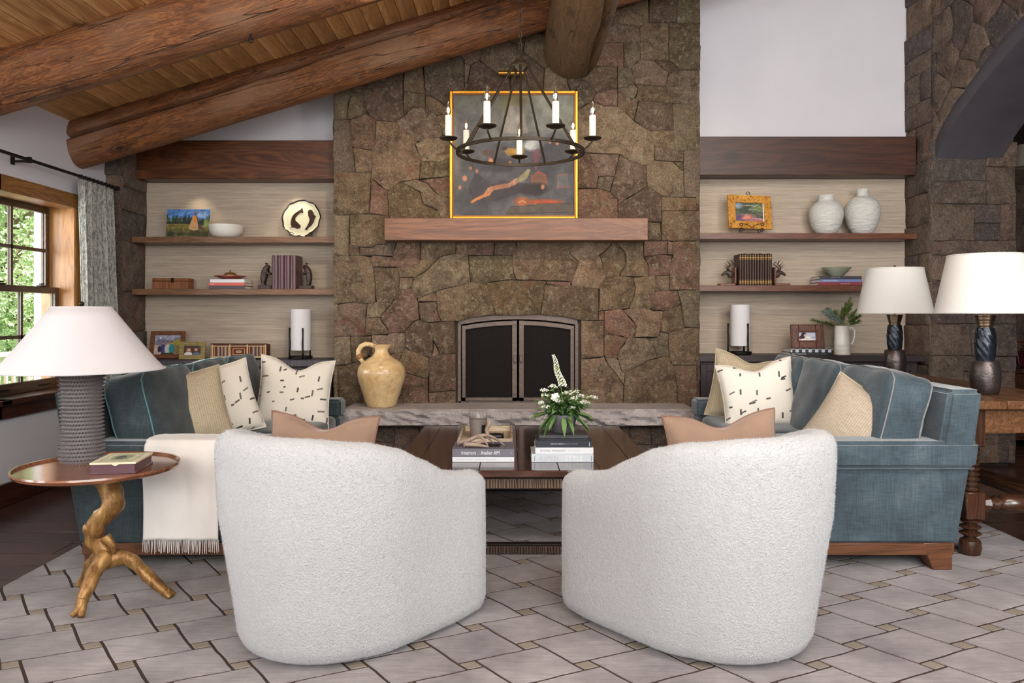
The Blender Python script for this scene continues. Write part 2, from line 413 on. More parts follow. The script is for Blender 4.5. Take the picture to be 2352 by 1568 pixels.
def raster_cells(polys, x0, x1, y0, y1, step, seeds_gap, rnd, void=None):
    """label grid: traced stone outlines first, seeds fill the rest; returns contours"""
    nx = int((x1-x0)/step); ny = int((y1-y0)/step)
    X, Y = np.meshgrid(x0+(np.arange(nx)+.5)*step, y0+(np.arange(ny)+.5)*step)
    lab = np.zeros((ny, nx), np.int32)
    def inside(poly):
        m = np.zeros(X.shape, bool); n = len(poly)
        for i in range(n):
            xa, ya = poly[i-1]; xb, yb = poly[i]
            if ya == yb: continue
            c = ((ya > Y) != (yb > Y)) & (X < (xb-xa)*(Y-ya)/(yb-ya)+xa); m ^= c
        return m
    for k, p in enumerate(polys): lab[inside(p)] = k+1
    nl = len(polys)+1
    free = lab == 0
    # seeds in large free areas
    d = free.copy(); r = max(1, int(seeds_gap*.16/step))
    for _ in range(r):
        d2 = d.copy(); d2[1:] &= d[:-1]; d2[:-1] &= d[1:]; d2[:, 1:] &= d[:, :-1]; d2[:, :-1] &= d[:, 1:]; d = d2
    best = np.full(X.shape, 1e9); lb = np.zeros_like(lab)
    gy = y0
    row = 0
    while gy < y1+seeds_gap:
        gx = x0-(row % 2)*seeds_gap*.5
        while gx < x1+seeds_gap:
            sx = gx+rnd.uniform(-.33, .33)*seeds_gap; sy = gy+rnd.uniform(-.3, .3)*seeds_gap
            ax = rnd.uniform(.75, 1.35)
            dd = np.hypot((X-sx)/ax, (Y-sy)*ax*.9)
            m = dd < best; best[m] = dd[m]; lb[m] = nl; nl += 1
            gx += seeds_gap
        gy += seeds_gap*.85; row += 1
    lab[d] = lb[d]
    if void is not None: vm = void(X, Y)
    while (lab == 0).any():
        new = lab.copy()
        for ax, sh in ((0, 1), (0, -1), (1, 1), (1, -1)):
            s_ = np.roll(lab, sh, ax)
            if ax == 0: (s_[0] if sh == 1 else s_[-1]).fill(0)
            else: (s_[:, 0] if sh == 1 else s_[:, -1]).fill(0)
            m = (new == 0) & (s_ > 0); new[m] = s_[m]
        lab = new
    if void is not None: lab[vm] = 0
    P = np.pad(lab, 1); out = []
    for L in np.unique(lab):
        if L == 0: continue
        m = P == L
        if m.sum() < 30: continue
        nxt = {}
        ys, xs = np.nonzero(m)
        for yy, xx in zip(ys.tolist(), xs.tolist()):
            if not m[yy-1, xx]: nxt.setdefault((xx, yy), []).append((xx+1, yy))
            if not m[yy, xx+1]: nxt.setdefault((xx+1, yy), []).append((xx+1, yy+1))
            if not m[yy+1, xx]: nxt.setdefault((xx+1, yy+1), []).append((xx, yy+1))
            if not m[yy, xx-1]: nxt.setdefault((xx, yy+1), []).append((xx, yy))
        loops = []
        while nxt:
            s0 = next(iter(nxt)); cur = s0; lp = [cur]
            while cur in nxt:
                q = nxt[cur].pop()
                if not nxt[cur]: del nxt[cur]
                cur = q
                if cur == s0: break
                lp.append(cur)
            loops.append(lp)
        lp = max(loops, key=len)
        pts = [(x0+(a-1)*step, y0+(b-1)*step) for a, b in lp]
        pts = simplify(pts, step*1.15)
        if len(pts) >= 3: out.append((L, pts))
    return out

def simplify(pts, tol):
    def dp(a):
        if len(a) < 3: return a
        p, q = Vector(a[0]), Vector(a[-1]); d = q-p; L = d.length
        bi, bd = 0, -1
        for i in range(1, len(a)-1):
            r = Vector(a[i])-p; e = abs(d.x*r.y-d.y*r.x)/L if L > 1e-9 else r.length
            if e > bd: bi, bd = i, e
        if bd <= tol: return [a[0], a[-1]]
        return dp(a[:bi+1])[:-1]+dp(a[bi:])
    k = max(range(len(pts)), key=lambda i: (pts[i][0]-pts[0][0])**2+(pts[i][1]-pts[0][1])**2)
    if k == 0: return pts
    return dp(pts[:k+1])[:-1]+dp(pts[k:]+[pts[0]])[:-1]

def rect_stones(u0, u1, v0, v1, size, rnd):
    out = []
    def rec(a, b, c, d):
        w_, h_ = b-a, d-c
        if (w_ < size*1.5 and h_ < size*1.25 and (rnd.random() < .75 or max(w_, h_) < size*.8)) or w_*h_ < size*size*.35:
            out.append([(a, c), (b, c), (b, d), (a, d)]); return
        if w_ > h_*rnd.uniform(.9, 1.5):
            m = a+w_*rnd.uniform(.33, .67); rec(a, m, c, d); rec(m, b, c, d)
        else:
            m = c+h_*rnd.uniform(.33, .67); rec(a, b, c, m); rec(a, b, m, d)
    rec(u0, u1, v0, v1); return out

def stone_group(polys, to3, mat, parent, rnd, amp=.012, step=.07, sel=None, **k):
    for i, p in enumerate(polys):
        q = densify(p, step); q = [jit(a, amp, 5.0) for a in q]
        make_stone(q, to3, sel(i, p) if sel else mat, parent, rnd, **k)
# ============================================================ THE ROOM
rs = random.Random(11)
def struct(name, kind='structure'): return empty(name, kind=kind)
# ---- floor: one board per object, boards run left to right
floor = struct('floor')
Box('floor_base', M['mortar'], -3.35, 9.0, -1.6, 9.6, -.06, -.022, floor)
y = -1.55; row = 0
while y < 8.2:
    cuts = [-3.3]; x = -3.3+rs.uniform(.8, 2.4)
    while x < 5.4: cuts.append(x); x += rs.uniform(1.9, 3.1)
    cuts.append(6.9)
    for a, b in zip(cuts[:-1], cuts[1:]):
        Box('floor_board', M['floor'], a+.001, b-.001, y+.0015, y+.1965, -.022, rs.uniform(-.001, .0), floor, bevel=.0025)
    y += .198; row += 1
# ---- ceiling: pine boards running towards the fireplace, on the roof slope
ceil_ = struct('ceiling')
SL = .30; CA = math.atan(SL)
def ceil_z(x): return 2.69+SL*(x+3.28)
MB().hexa([(-3.4, -1.6, ceil_z(-3.4)+.03), (3.6, -1.6, ceil_z(3.6)+.03), (3.6, 6.95, ceil_z(3.6)+.03), (-3.4, 6.95, ceil_z(-3.4)+.03),
           (-3.4, -1.6, ceil_z(-3.4)+.16), (3.6, -1.6, ceil_z(3.6)+.16), (3.6, 6.95, ceil_z(3.6)+.16), (-3.4, 6.95, ceil_z(-3.4)+.16)]).build('roof_deck', M['mortar'], ceil_)
x = -3.30
while x < 3.5:
    wd = .119; x1 = x+wd-.005
    z0, z1 = ceil_z(x), ceil_z(x1)
    e = rs.uniform(0, .0015)
    MB().hexa([(x, -1.55, z0-e), (x1, -1.55, z1-e), (x1, 6.92, z1-e), (x, 6.92, z0-e), (x, -1.55, z0+.02), (x1, -1.55, z1+.02), (x1, 6.92, z1+.02), (x, 6.92, z0+.02)]
              ).build('ceiling_board', M['pine'], ceil_, bevel=.004)
    x += wd
# ---- log rafters and ridge log
def log(name, p0, p1, r0, r1, label, mat, group=None, sag=0, seed=0, ca0=3.2, cw=.09, cdep=.03):
    p0 = Vector(p0); p1 = Vector(p1); L = (p1-p0).length
    mb = MB(); n = 84; m = 80; vs = []; fs = []
    for k in range(m+1):
        t = k/m; r = r0+(r1-r0)*t
        for i in range(n):
            a = 2*PI*i/n
            rr = r*(1+.035*noise.noise(Vector((t*L*.9, math.cos(a)*1.1+seed, math.sin(a)*1.1)))+.018*noise.noise(Vector((t*L*4, math.cos(a)*3+seed, math.sin(a)*3))))
            # drying crack
            ca = ca0+.16*math.sin(t*L*.9+seed)+.1*noise.noise(Vector((t*L*2, seed, 5)))
            da = abs((a-ca+PI) % (2*PI)-PI)
            if da < cw: rr -= cdep*(1-da/cw)*max(0, min(1, 1.3+noise.noise(Vector((t*L*.6, seed, 1)))*2.6))
            vs.append((t*L, rr*math.cos(a), rr*math.sin(a)))
    for k in range(m):
        for i in range(n):
            j = (i+1) % n; fs.append((k*n+i, (k+1)*n+i, (k+1)*n+j, k*n+j))
    fs.append(tuple(range(n))); fs.append(tuple(reversed(range(m*n, m*n+n))))
    mb.add(vs, fs)
    o = mb.build(name, mat)
    o.location = p0; o.rotation_euler = (p1-p0).to_track_quat('X', 'Z').to_euler()
    return tag(o, label, 'beam', group)
def rafter(yc, r, dz, label, seed, xe=3.45, **k):
    zc = lambda x: ceil_z(x)-dz
    return log('log_rafter', (-3.34, yc, zc(-3.34)), (xe, yc, zc(xe)), r*1.03, r*.98, label, M['log'], None, 0, seed, **k)
rafter(5.86, .187, .13, 'long brown log rafter right in front of the stone chimney breast, with a drying crack', 1.0, ca0=3.0, cw=.10, cdep=.075)
rafter(4.56, .170, .14, 'brown log rafter crossing the top left corner, nearer the viewer', 2.3, ca0=3.6, cw=.05, cdep=.012)
log('ridge_log', (.505, 6.22, 3.37), (.505, -1.5, 3.37), .226, .236, 'thick weathered log purlin running from the chimney breast towards the viewer, under the rafters', M['log2'], None, 0, 1.55, 5.15, .10, .05)
# small metal eye hanging from the near rafter
hk = MB(); hk.tube([(.013*math.cos(a), 0, .013*math.sin(a)) for a in [2*PI*i/10 for i in range(10)]], .004, 6, closed=True); hk.tube([(0, 0, .012), (0, 0, .04)], .005, 6)
tag(hk.build('hook', M['iron'], None, (fx(574, 4.5), 4.52, fz(93, 4.52))), 'small iron ring hook screwed under the near log rafter', 'hook')

# ---- stone chimney breast
chim = struct('wall_fireplace')
S0 = 283.864
def FR(x0, y0, s, pts): return [(x0+a/s, y0+b/s) for a, b in pts]
A_ = lambda *p: FR(760, 60, 3.137, p); B_ = lambda *p: FR(1300, 0, 3.1375, p); C_ = lambda *p: FR(760, 480, 5.6, p)
D_ = lambda *p: FR(1180, 480, 5.345, p); E_ = lambda *p: FR(760, 700, 6.534, p); F_ = lambda *p: FR(1320, 700, 6.533, p)
polys = [
A_((15,480),(150,455),(122,570),(110,665),(15,670)), A_((150,455),(225,430),(245,540),(262,630),(130,668),(110,665),(122,570)),
A_((225,430),(523,345),(520,640),(460,690),(330,675),(262,630),(245,540)), A_((523,345),(665,300),(680,480),(600,470),(523,460)),
A_((523,460),(600,470),(680,490),(685,585),(590,587),(520,640)), A_((665,300),(860,240),(941,230),(941,450),(850,460),(850,590),(750,520),(680,490)),
A_((680,490),(760,525),(850,590),(835,630),(760,640),(720,600),(685,585)), A_((590,587),(685,585),(760,640),(800,760),(780,800),(720,800),(605,820),(465,690),(520,650)),
A_((760,640),(835,630),(860,640),(860,800),(800,760)), A_((15,672),(130,672),(148,850),(180,1050),(15,1055)),
A_((130,672),(262,630),(330,680),(315,760),(320,850),(300,890),(155,870),(148,850)), A_((155,870),(300,890),(295,1040),(180,1050)),
A_((330,680),(460,690),(605,820),(655,970),(632,1105),(500,1120),(400,1175),(285,1090),(295,1040),(300,890),(320,850)),
A_((605,850),(720,800),(860,800),(860,950),(770,975),(655,970),(630,900)), A_((655,980),(770,975),(860,950),(860,1080),(700,1100),(632,1105)),
A_((632,1105),(700,1100),(860,1080),(860,1180),(795,1235),(700,1140)), A_((500,1120),(632,1105),(700,1140),(795,1235),(860,1180),(860,1375),(800,1380),(790,1335),(670,1280),(650,1200)),
A_((410,1180),(500,1120),(650,1200),(670,1280),(790,1335),(800,1385),(415,1375)), A_((285,1090),(385,1170),(410,1180),(412,1360),(275,1345),(290,1180)),
A_((15,1055),(280,1048),(290,1180),(275,1345),(15,1362)),
C_((30,85),(240,75),(240,450),(215,580),(45,585)), C_((240,75),(490,55),(740,85),(740,440),(600,450),(540,485),(370,490),(240,455)),
C_((240,455),(370,490),(370,605),(215,585)), C_((370,490),(540,485),(600,452),(850,452),(800,600),(370,605)),
C_((45,590),(350,600),(520,615),(550,700),(545,900),(575,1200),(460,1205),(380,1180),(220,1212),(40,1225)), C_((520,605),(800,600),(740,740),(545,745)),
C_((545,745),(830,745),(880,880),(885,1040),(780,1205),(580,1200),(560,900)), C_((850,440),(1155,435),(1155,680),(1070,740),(830,745),(740,740),(800,600)),
C_((1155,435),(1600,435),(1600,575),(1400,620),(1200,810),(1060,885),(880,880),(830,745),(1070,740),(1155,680)), C_((880,885),(1060,885),(1040,1000),(1000,1020),(885,1040)),
C_((1060,885),(1200,810),(1400,620),(1600,575),(1770,590),(1795,935),(1620,990),(1350,1060),(1105,1160),(1060,1080),(1030,1020)),
C_((1600,435),(2105,435),(2085,580),(1770,590),(1600,575)), C_((2105,435),(2400,435),(2330,600),(2085,580)),
C_((1770,595),(2330,600),(2360,800),(2390,935),(1990,945),(1795,935)), C_((1105,1160),(1350,1065),(1365,1195),(1120,1205)),
C_((1120,1205),(1365,1195),(1370,1310),(1415,1435),(1240,1465),(1140,1415)), C_((1350,1060),(1795,940),(1990,945),(2125,1370),(1870,1385),(1640,1430),(1415,1435),(1370,1310)),
C_((460,1210),(780,1205),(640,1390),(450,1400)),
E_((46,-8),(250,-20),(380,-45),(525,-20),(515,200),(505,460),(75,475),(45,200)), E_((525,195),(735,190),(870,400),(860,445),(505,460),(515,200)),
E_((910,-31),(1032,-224),(1202,-248),(1301,-49),(1330,215),(1220,260),(1100,400),(960,410),(870,400),(740,190)),
E_((80,475),(290,475),(300,890),(100,910)), E_((290,475),(610,460),(615,650),(440,850),(300,890)),
E_((610,460),(860,445),(960,410),(1105,415),(1115,600),(1070,720),(870,740),(640,700),(615,600)),
E_((1105,415),(1220,260),(1330,220),(1460,270),(1545,550),(1530,740),(1460,800),(1115,650)), E_((1460,270),(1560,265),(1870,240),(1870,735),(1630,740),(1545,550)),
E_((1545,560),(1635,740),(1460,800),(1530,740)), E_((100,910),(440,860),(480,1000),(480,1508),(160,1505),(110,1200)),
E_((440,860),(600,800),(870,740),(1070,720),(1020,880),(1120,1010),(1130,1180),(1050,1400),(960,1508),(480,1508),(480,1000)),
E_((1070,720),(1120,650),(1460,800),(1475,960),(1450,1110),(1110,1010),(1020,880)), E_((1113,1015),(1450,1110),(1465,1505),(960,1510),(1050,1330)),
E_((1460,800),(1630,745),(1870,740),(1870,1290),(1460,1310),(1450,1110),(1475,960)), E_((1460,1310),(1870,1290),(1870,1508),(1465,1505)),
D_((40,415),(640,410),(690,540),(800,650),(700,935),(400,875),(340,890),(150,865),(40,865),(0,770),(-21,572)), D_((400,875),(705,890),(705,940),(400,935)),
D_((680,410),(1215,425),(1060,575),(1110,780),(1140,850),(1055,965),(705,940),(800,650),(690,540)), D_((1215,425),(1270,410),(1360,535),(1385,650),(1300,815),(1140,850),(1110,780),(1060,575)),
D_((1270,410),(1600,410),(1590,540),(1640,660),(1660,825),(1460,835),(1300,815),(1385,650),(1360,535)), D_((1600,400),(1890,390),(1890,560),(1600,590)),
D_((1600,590),(1890,560),(1950,575),(1915,740),(1910,810),(1660,825),(1640,660)), D_((1890,390),(1950,400),(1950,570),(1890,560)),
D_((1950,395),(2300,395),(2310,640),(2290,1000),(1925,1000),(1915,740),(1950,575)), D_((1650,140),(1810,145),(1810,380),(1645,380)),
D_((1820,0),(2290,0),(2310,200),(2295,395),(1810,385),(1800,70)), D_((1060,965),(1140,850),(1300,820),(1460,835),(1490,960),(1470,1090),(1410,1215),(1050,1245)),
D_((1460,835),(1735,820),(1735,980),(1690,1240),(1600,1205),(1410,1215),(1470,1090),(1490,960)), D_((1735,820),(1910,810),(1925,1000),(1730,1010)),
D_((1730,1010),(2010,1000),(2060,1190),(1830,1250),(1690,1240)), D_((2010,1000),(2290,1000),(2300,1300),(2280,1460),(2110,1475),(2060,1190)),
D_((400,935),(705,940),(1050,970),(1040,1360),(820,1355),(320,1300),(370,1050)), D_((-336,902),(40,868),(150,865),(400,880),(370,1050),(320,1302),(60,1302),(-216,1307)),
F_((360,85),(435,85),(435,235),(360,225)), F_((90,235),(440,235),(445,790),(95,800)), F_((440,85),(700,65),(860,220),(935,340),(900,480),(790,500),(700,465),(445,450)),
F_((700,65),(1060,40),(1200,90),(1330,95),(1310,290),(1280,410),(1250,490),(1085,500),(900,480),(935,340),(860,220)), F_((1330,95),(1590,0),(1660,345),(1410,430),(1285,405),(1310,290)),
F_((445,450),(700,465),(790,510),(680,680),(645,810),(450,785)), F_((790,500),(900,480),(1085,500),(1210,680),(1235,790),(1080,840),(760,1020),(710,1000),(645,810),(680,680)),
F_((1085,500),(1250,490),(1285,405),(1410,430),(1425,640),(1405,785),(1235,790),(1210,680)), F_((1410,430),(1660,345),(1880,345),(1870,900),(1470,900),(1410,780),(1425,640)),
F_((95,810),(460,785),(510,900),(650,1080),(735,1215),(725,1500),(90,1500)), F_((460,785),(645,810),(710,1000),(765,1040),(735,1215),(650,1080),(510,900)),
F_((760,1020),(1080,840),(1235,795),(1405,785),(1470,900),(1535,1220),(1560,1500),(725,1500),(735,1215),(765,1080)), F_((1475,905),(1870,905),(1870,1490),(1560,1500),(1535,1220)),
B_((310,100),(600,-10),(610,160),(530,195),(400,170)), B_((600,-10),(800,-20),(800,160),(600,160)), B_((800,-20),(960,-20),(955,160),(800,160)),
B_((250,300),(310,130),(400,170),(530,195),(535,290),(420,305)), B_((530,195),(600,160),(745,165),(740,430),(620,430),(540,425),(535,290)),
B_((745,165),(955,160),(970,500),(820,500),(745,430)), B_((240,310),(415,305),(415,480),(210,480)), B_((420,305),(535,290),(540,425),(470,490),(415,480)),
B_((130,570),(210,480),(375,480),(372,640),(225,665)), B_((375,480),(470,490),(500,605),(372,640)), B_((470,490),(540,425),(620,430),(745,530),(720,620),(505,610)),
B_((620,430),(745,430),(820,500),(745,530)), B_((745,530),(820,500),(972,505),(970,740),(780,745),(720,620)), B_((372,640),(500,608),(518,640),(480,715),(390,660)),
B_((500,608),(720,620),(780,745),(600,725),(520,730),(518,640)), B_((190,725),(225,665),(370,640),(370,765),(260,760)), B_((370,645),(480,715),(520,730),(490,860),(370,765)),
B_((85,650),(130,580),(225,665),(190,725),(85,790)), B_((520,730),(600,725),(780,745),(765,760),(775,935),(600,945),(490,860)), B_((765,750),(970,742),(970,1083),(785,1080)),
B_((85,790),(190,725),(260,760),(370,765),(490,860),(600,945),(640,1040),(640,1155),(575,1195),(450,1155),(390,1105),(160,1105),(85,1090)),
B_((600,945),(775,935),(785,1080),(640,1050)), B_((640,1050),(785,1080),(845,1090),(845,1165),(640,1155)), B_((845,1085),(970,1083),(978,1420),(855,1425)),
B_((85,1095),(160,1105),(230,1240),(215,1360),(85,1360)), B_((160,1105),(390,1110),(350,1265),(240,1270)), B_((350,1265),(390,1110),(450,1155),(575,1195),(580,1345),(435,1435),(320,1385)),
B_((575,1195),(640,1155),(765,1165),(850,1240),(855,1415),(690,1410),(580,1345)), B_((765,1165),(845,1165),(850,1240)), B_((215,1360),(240,1270),(350,1265),(320,1385),(240,1370)),
B_((85,1360),(215,1360),(320,1385),(370,1470),(380,1600),(85,1600)), B_((370,1470),(435,1435),(580,1345),(690,1410),(690,1600),(380,1600)), B_((690,1415),(975,1425),(975,1520),(690,1520)),
]
OPEN = [(1046,980),(1046,738),(1094,728),(1140,724.5),(1240,723.5),(1290,728),(1334,735),(1334,980)]
def void_open(X, Y):
    m = np.zeros(X.shape, bool); n = len(OPEN)
    for i in range(n):
        xa, ya = OPEN[i-1]; xb, yb = OPEN[i]
        if ya == yb: continue
        c = ((ya > Y) != (yb > Y)) & (X < (xb-xa)*(Y-ya)/(yb-ya)+xa); m ^= c
    return m
cells = raster_cells(polys, 766, 1609, -150, 1072, 2.4, 78, rs, void_open)
quoins = {10, 20, 21, 42, 48, 79+0, 82}
def to_ch(u, v, h): return (u, 6.2-h, v)
for L, pts in cells:
    q = densify(pts, 16); q = [jit(p, 1.6, .045, 3) for p in q]
    q = [((a-1170)/S0, 1.25+(720-b)/S0) for a, b in q]
    mt = M['stone']
    cxp = sum(p[0] for p in pts)/len(pts); cyp = sum(p[1] for p in pts)/len(pts)
    if (cxp < 800 or cxp > 1570) and rs.random() < .7: mt = M['quoin']
    make_stone(q, to_ch, mt, chim, rs, depth=.05)
Box('wall_core', M['mortar'], -1.41, -.42, 6.235, 6.72, 0, 4.4, chim)
Box('wall_core', M['mortar'], .56, 1.53, 6.235, 6.72, 0, 4.4, chim)
Box('wall_core', M['mortar'], -.42, .56, 6.235, 6.72, 1.262, 4.4, chim)
Box('wall_core', M['mortar'], -.42, .56, 6.235, 6.9, 0, .50, chim)
# returns of the chimney breast
for xs, sg in ((-1.41, -1), (1.53, 1)):
    stone_group(rect_stones(6.2, 6.70, 0.02, 4.3, .3, rs), (lambda u, v, h, xs=xs, sg=sg: (xs+sg*(h+.012), u, v)), M['stone'], chim, rs, depth=.03)
# masonry below the raised hearth
stone_group(rect_stones(-1.2, 1.34, .0, .392, .26, rs), lambda u, v, h: (u, 6.0-h, v), M['pier'], chim, rs, amp=.02)
Box('wall_core', M['mortar'], -1.19, 1.33, 6.03, 6.24, 0, .39, chim)

# ---- firebox with iron doors
fb = empty('fireplace_insert', (.07, 6.25, .52), label='arched black iron firebox with a pair of mesh doors set in the stone chimney breast', cat='fireplace')
fire = M['iron']; M['firebrick'] = plain('sooty_brick', C(34,29,28), .95, bump=.3, bscale=20)
o = MB(); o.box(-.49, .49, .05, .55, -.015, .0); o.box(-.49, -.47, .05, .55, 0, .74); o.box(.47, .49, .05, .55, 0, .74); o.box(-.49, .49, .53, .55, 0, .74); o.box(-.49, .49, .05, .55, .72, .74)
o.build('firebox_lining', M['firebrick'], fb)
def archz(x): return .708-.20*(x-0)**2   # local top of the doors
M['iron_door'] = plain('rubbed_iron', C(92,80,74), .5, .5, bump=.5, bscale=30)
fr = MB()
xs = [-.486+.972*i/16 for i in range(17)]
top = [(x, archz(x)+.006) for x in xs]; 
fr.prism([(-.492, 0), (-.462, 0), (-.462, archz(.46)-.03), (-.492, archz(.49))], -.015, .03)
fr.prism([(.462, 0), (.492, 0), (.492, archz(.49)), (.462, archz(.46)-.03)], -.015, .03)
fr.prism([(x, z+.022) for x, z in top]+[(x, z-.032) for x, z in reversed(top)], -.0165, .0285)
fr.box(-.486, .486, -.015, .03, 0, .02); fr.build('door_surround', M['iron_door'], fb, bevel=.003)
tm = NT('fire_screen_mesh'); v_ = tm.coord(rand=False)
wx = tm.n('ShaderNodeTexWave', i_Vector=v_, i_Scale=62.0, bands_direction='X'); wz = tm.n('ShaderNodeTexWave', i_Vector=v_, i_Scale=62.0, bands_direction='Z')
mm = tm.math('MAXIMUM', wx.outputs[1], wz.outputs[1])
M['mesh'] = tm.out(tm.ramp(mm, [(.55, C(13,12,12)), (.95, C(36,32,31))]), .9, tm.bump(mm, .5, .002), 0, spec=.1)
for sx, nm in ((-1, 0), (1, 1)):
    d = MB(); a0, a1 = (.008, .455)
    pts = [a0+(a1-a0)*i/8 for i in range(9)]
    d.prism([(sx*p, archz(p)-.036) for p in pts]+[(sx*p, archz(p)-.072) for p in reversed(pts)], -.0315, -.0095)
    d.box(min(sx*a0, sx*(a0+.04)), max(sx*a0, sx*(a0+.04)), -.03, -.008, .022, archz(a0)-.034)
    d.box(min(sx*a1, sx*(a1-.03)), max(sx*a1, sx*(a1-.03)), -.03, -.008, .022, archz(a1)-.034)
    d.box(min(sx*a0, sx*a1), max(sx*a0, sx*a1), -.03, -.008, .022, .05)
    dd = d.build('door', M['iron_door'], fb, bevel=.002)
    s_ = MB()
    for p, q in zip(pts[:-1], pts[1:]): s_.prism([(sx*p, .03), (sx*q, .03), (sx*q, archz(q)-.05), (sx*p, archz(p)-.05)], -.014, -.012)
    s_.build('mesh_screen', M['mesh'], dd)
    h_ = MB(); h_.box(min(sx*.014, sx*.034), max(sx*.014, sx*.034), -.055, -.03, .335, .395); h_.build('handle', M['iron_door'], dd, bevel=.003)

# ---- hearth slab with chiselled face
hs = empty('hearth_slab', (.07, 5.83, .395), label='long grey stone hearth slab with a rough chiselled front edge', cat='hearth')
mb = MB(); nx, nz = 150, 10; vs = []; fs = []
X0, X1 = -1.33, 1.345
for j in range(nz+1):
    for i in range(nx+1):
        u = X0+(X1-X0)*i/nx; v = .13*j/nz
        q = Vector((u*9, v*13, 2)); r = noise.noise(q)+.6*abs(noise.noise(q*2.3)); cell = noise.cell_vector(q*1.3).x
        e = 0 if j in (0, nz) else 1
        vo = noise.voronoi(Vector((u*11+v*9, v*20, 0)))[0]
        vs.append((u, -.012+e*(-.062*vo[0]+.010*noise.noise(q*1.7))+(.006*noise.noise(q*3)), v))
for j in range(nz):
    for i in range(nx):
        a = j*(nx+1)+i; fs.append((a, a+1, a+nx+2, a+nx+1))
mb.add(vs, fs)
n0 = len(mb.v)
top = [vs[nz*(nx+1)+i] for i in range(nx+1)]; bot = [vs[i] for i in range(nx+1)]
mb.add([*top, *[(x_, .42, .13) for x_, _, _ in top]], [(i, i+1, nx+2+i, nx+1+i) for i in range(nx)])
mb.add([*bot, *[(x_, .42, 0) for x_, _, _ in bot]], [(i+1, i, nx+1+i, nx+2+i) for i in range(nx)])
mb.box(X0, X0+.004, -.01, .42, 0, .13); mb.box(X1-.004, X1, -.01, .42, 0, .13)
t = NT('hearth_stone'); v_ = t.coord(rand=False); n1 = t.noise(v_, 9, 8, .7); n2 = t.noise(v_, 60, 6, .7)
M['hearth'] = t.out(t.mix(.5, t.ramp(n1, [(.3, C(138,130,130)), (.7, C(178,168,166))]), t.ramp(n2, [(.3, C(126,118,120)), (.7, C(190,182,178))])), .75, t.bump(t.math('ADD', n1, n2), .35, .01))
mb.build('slab', M['hearth'], hs, smooth=18)

# ---- mantel
mt = Box('mantel_beam', M['mantel'], -.982, 1.088, 6.01, 6.22, 1.825, 2.0, bevel=.004)
tag(mt, 'reddish brown solid wood mantel beam fixed across the stone chimney breast', 'mantel')

# ---- back wall: plaster above, grasscloth in the two shelf niches
wb = struct('wall_back')
Box('plaster_panel', M['plaster'], -3.4, -1.38, 6.70, 6.8, 2.5, 4.6, wb)
Box('plaster_panel', M['plaster'], 1.5, 3.6, 6.70, 6.8, 2.5, 5.2, wb)
Box('grasscloth_panel', M['grasscloth'], -3.4, -1.38, 6.70, 6.8, 0, 2.5, wb)
Box('grasscloth_panel', M['grasscloth'], 1.5, 3.6, 6.70, 6.8, 0, 2.5, wb)

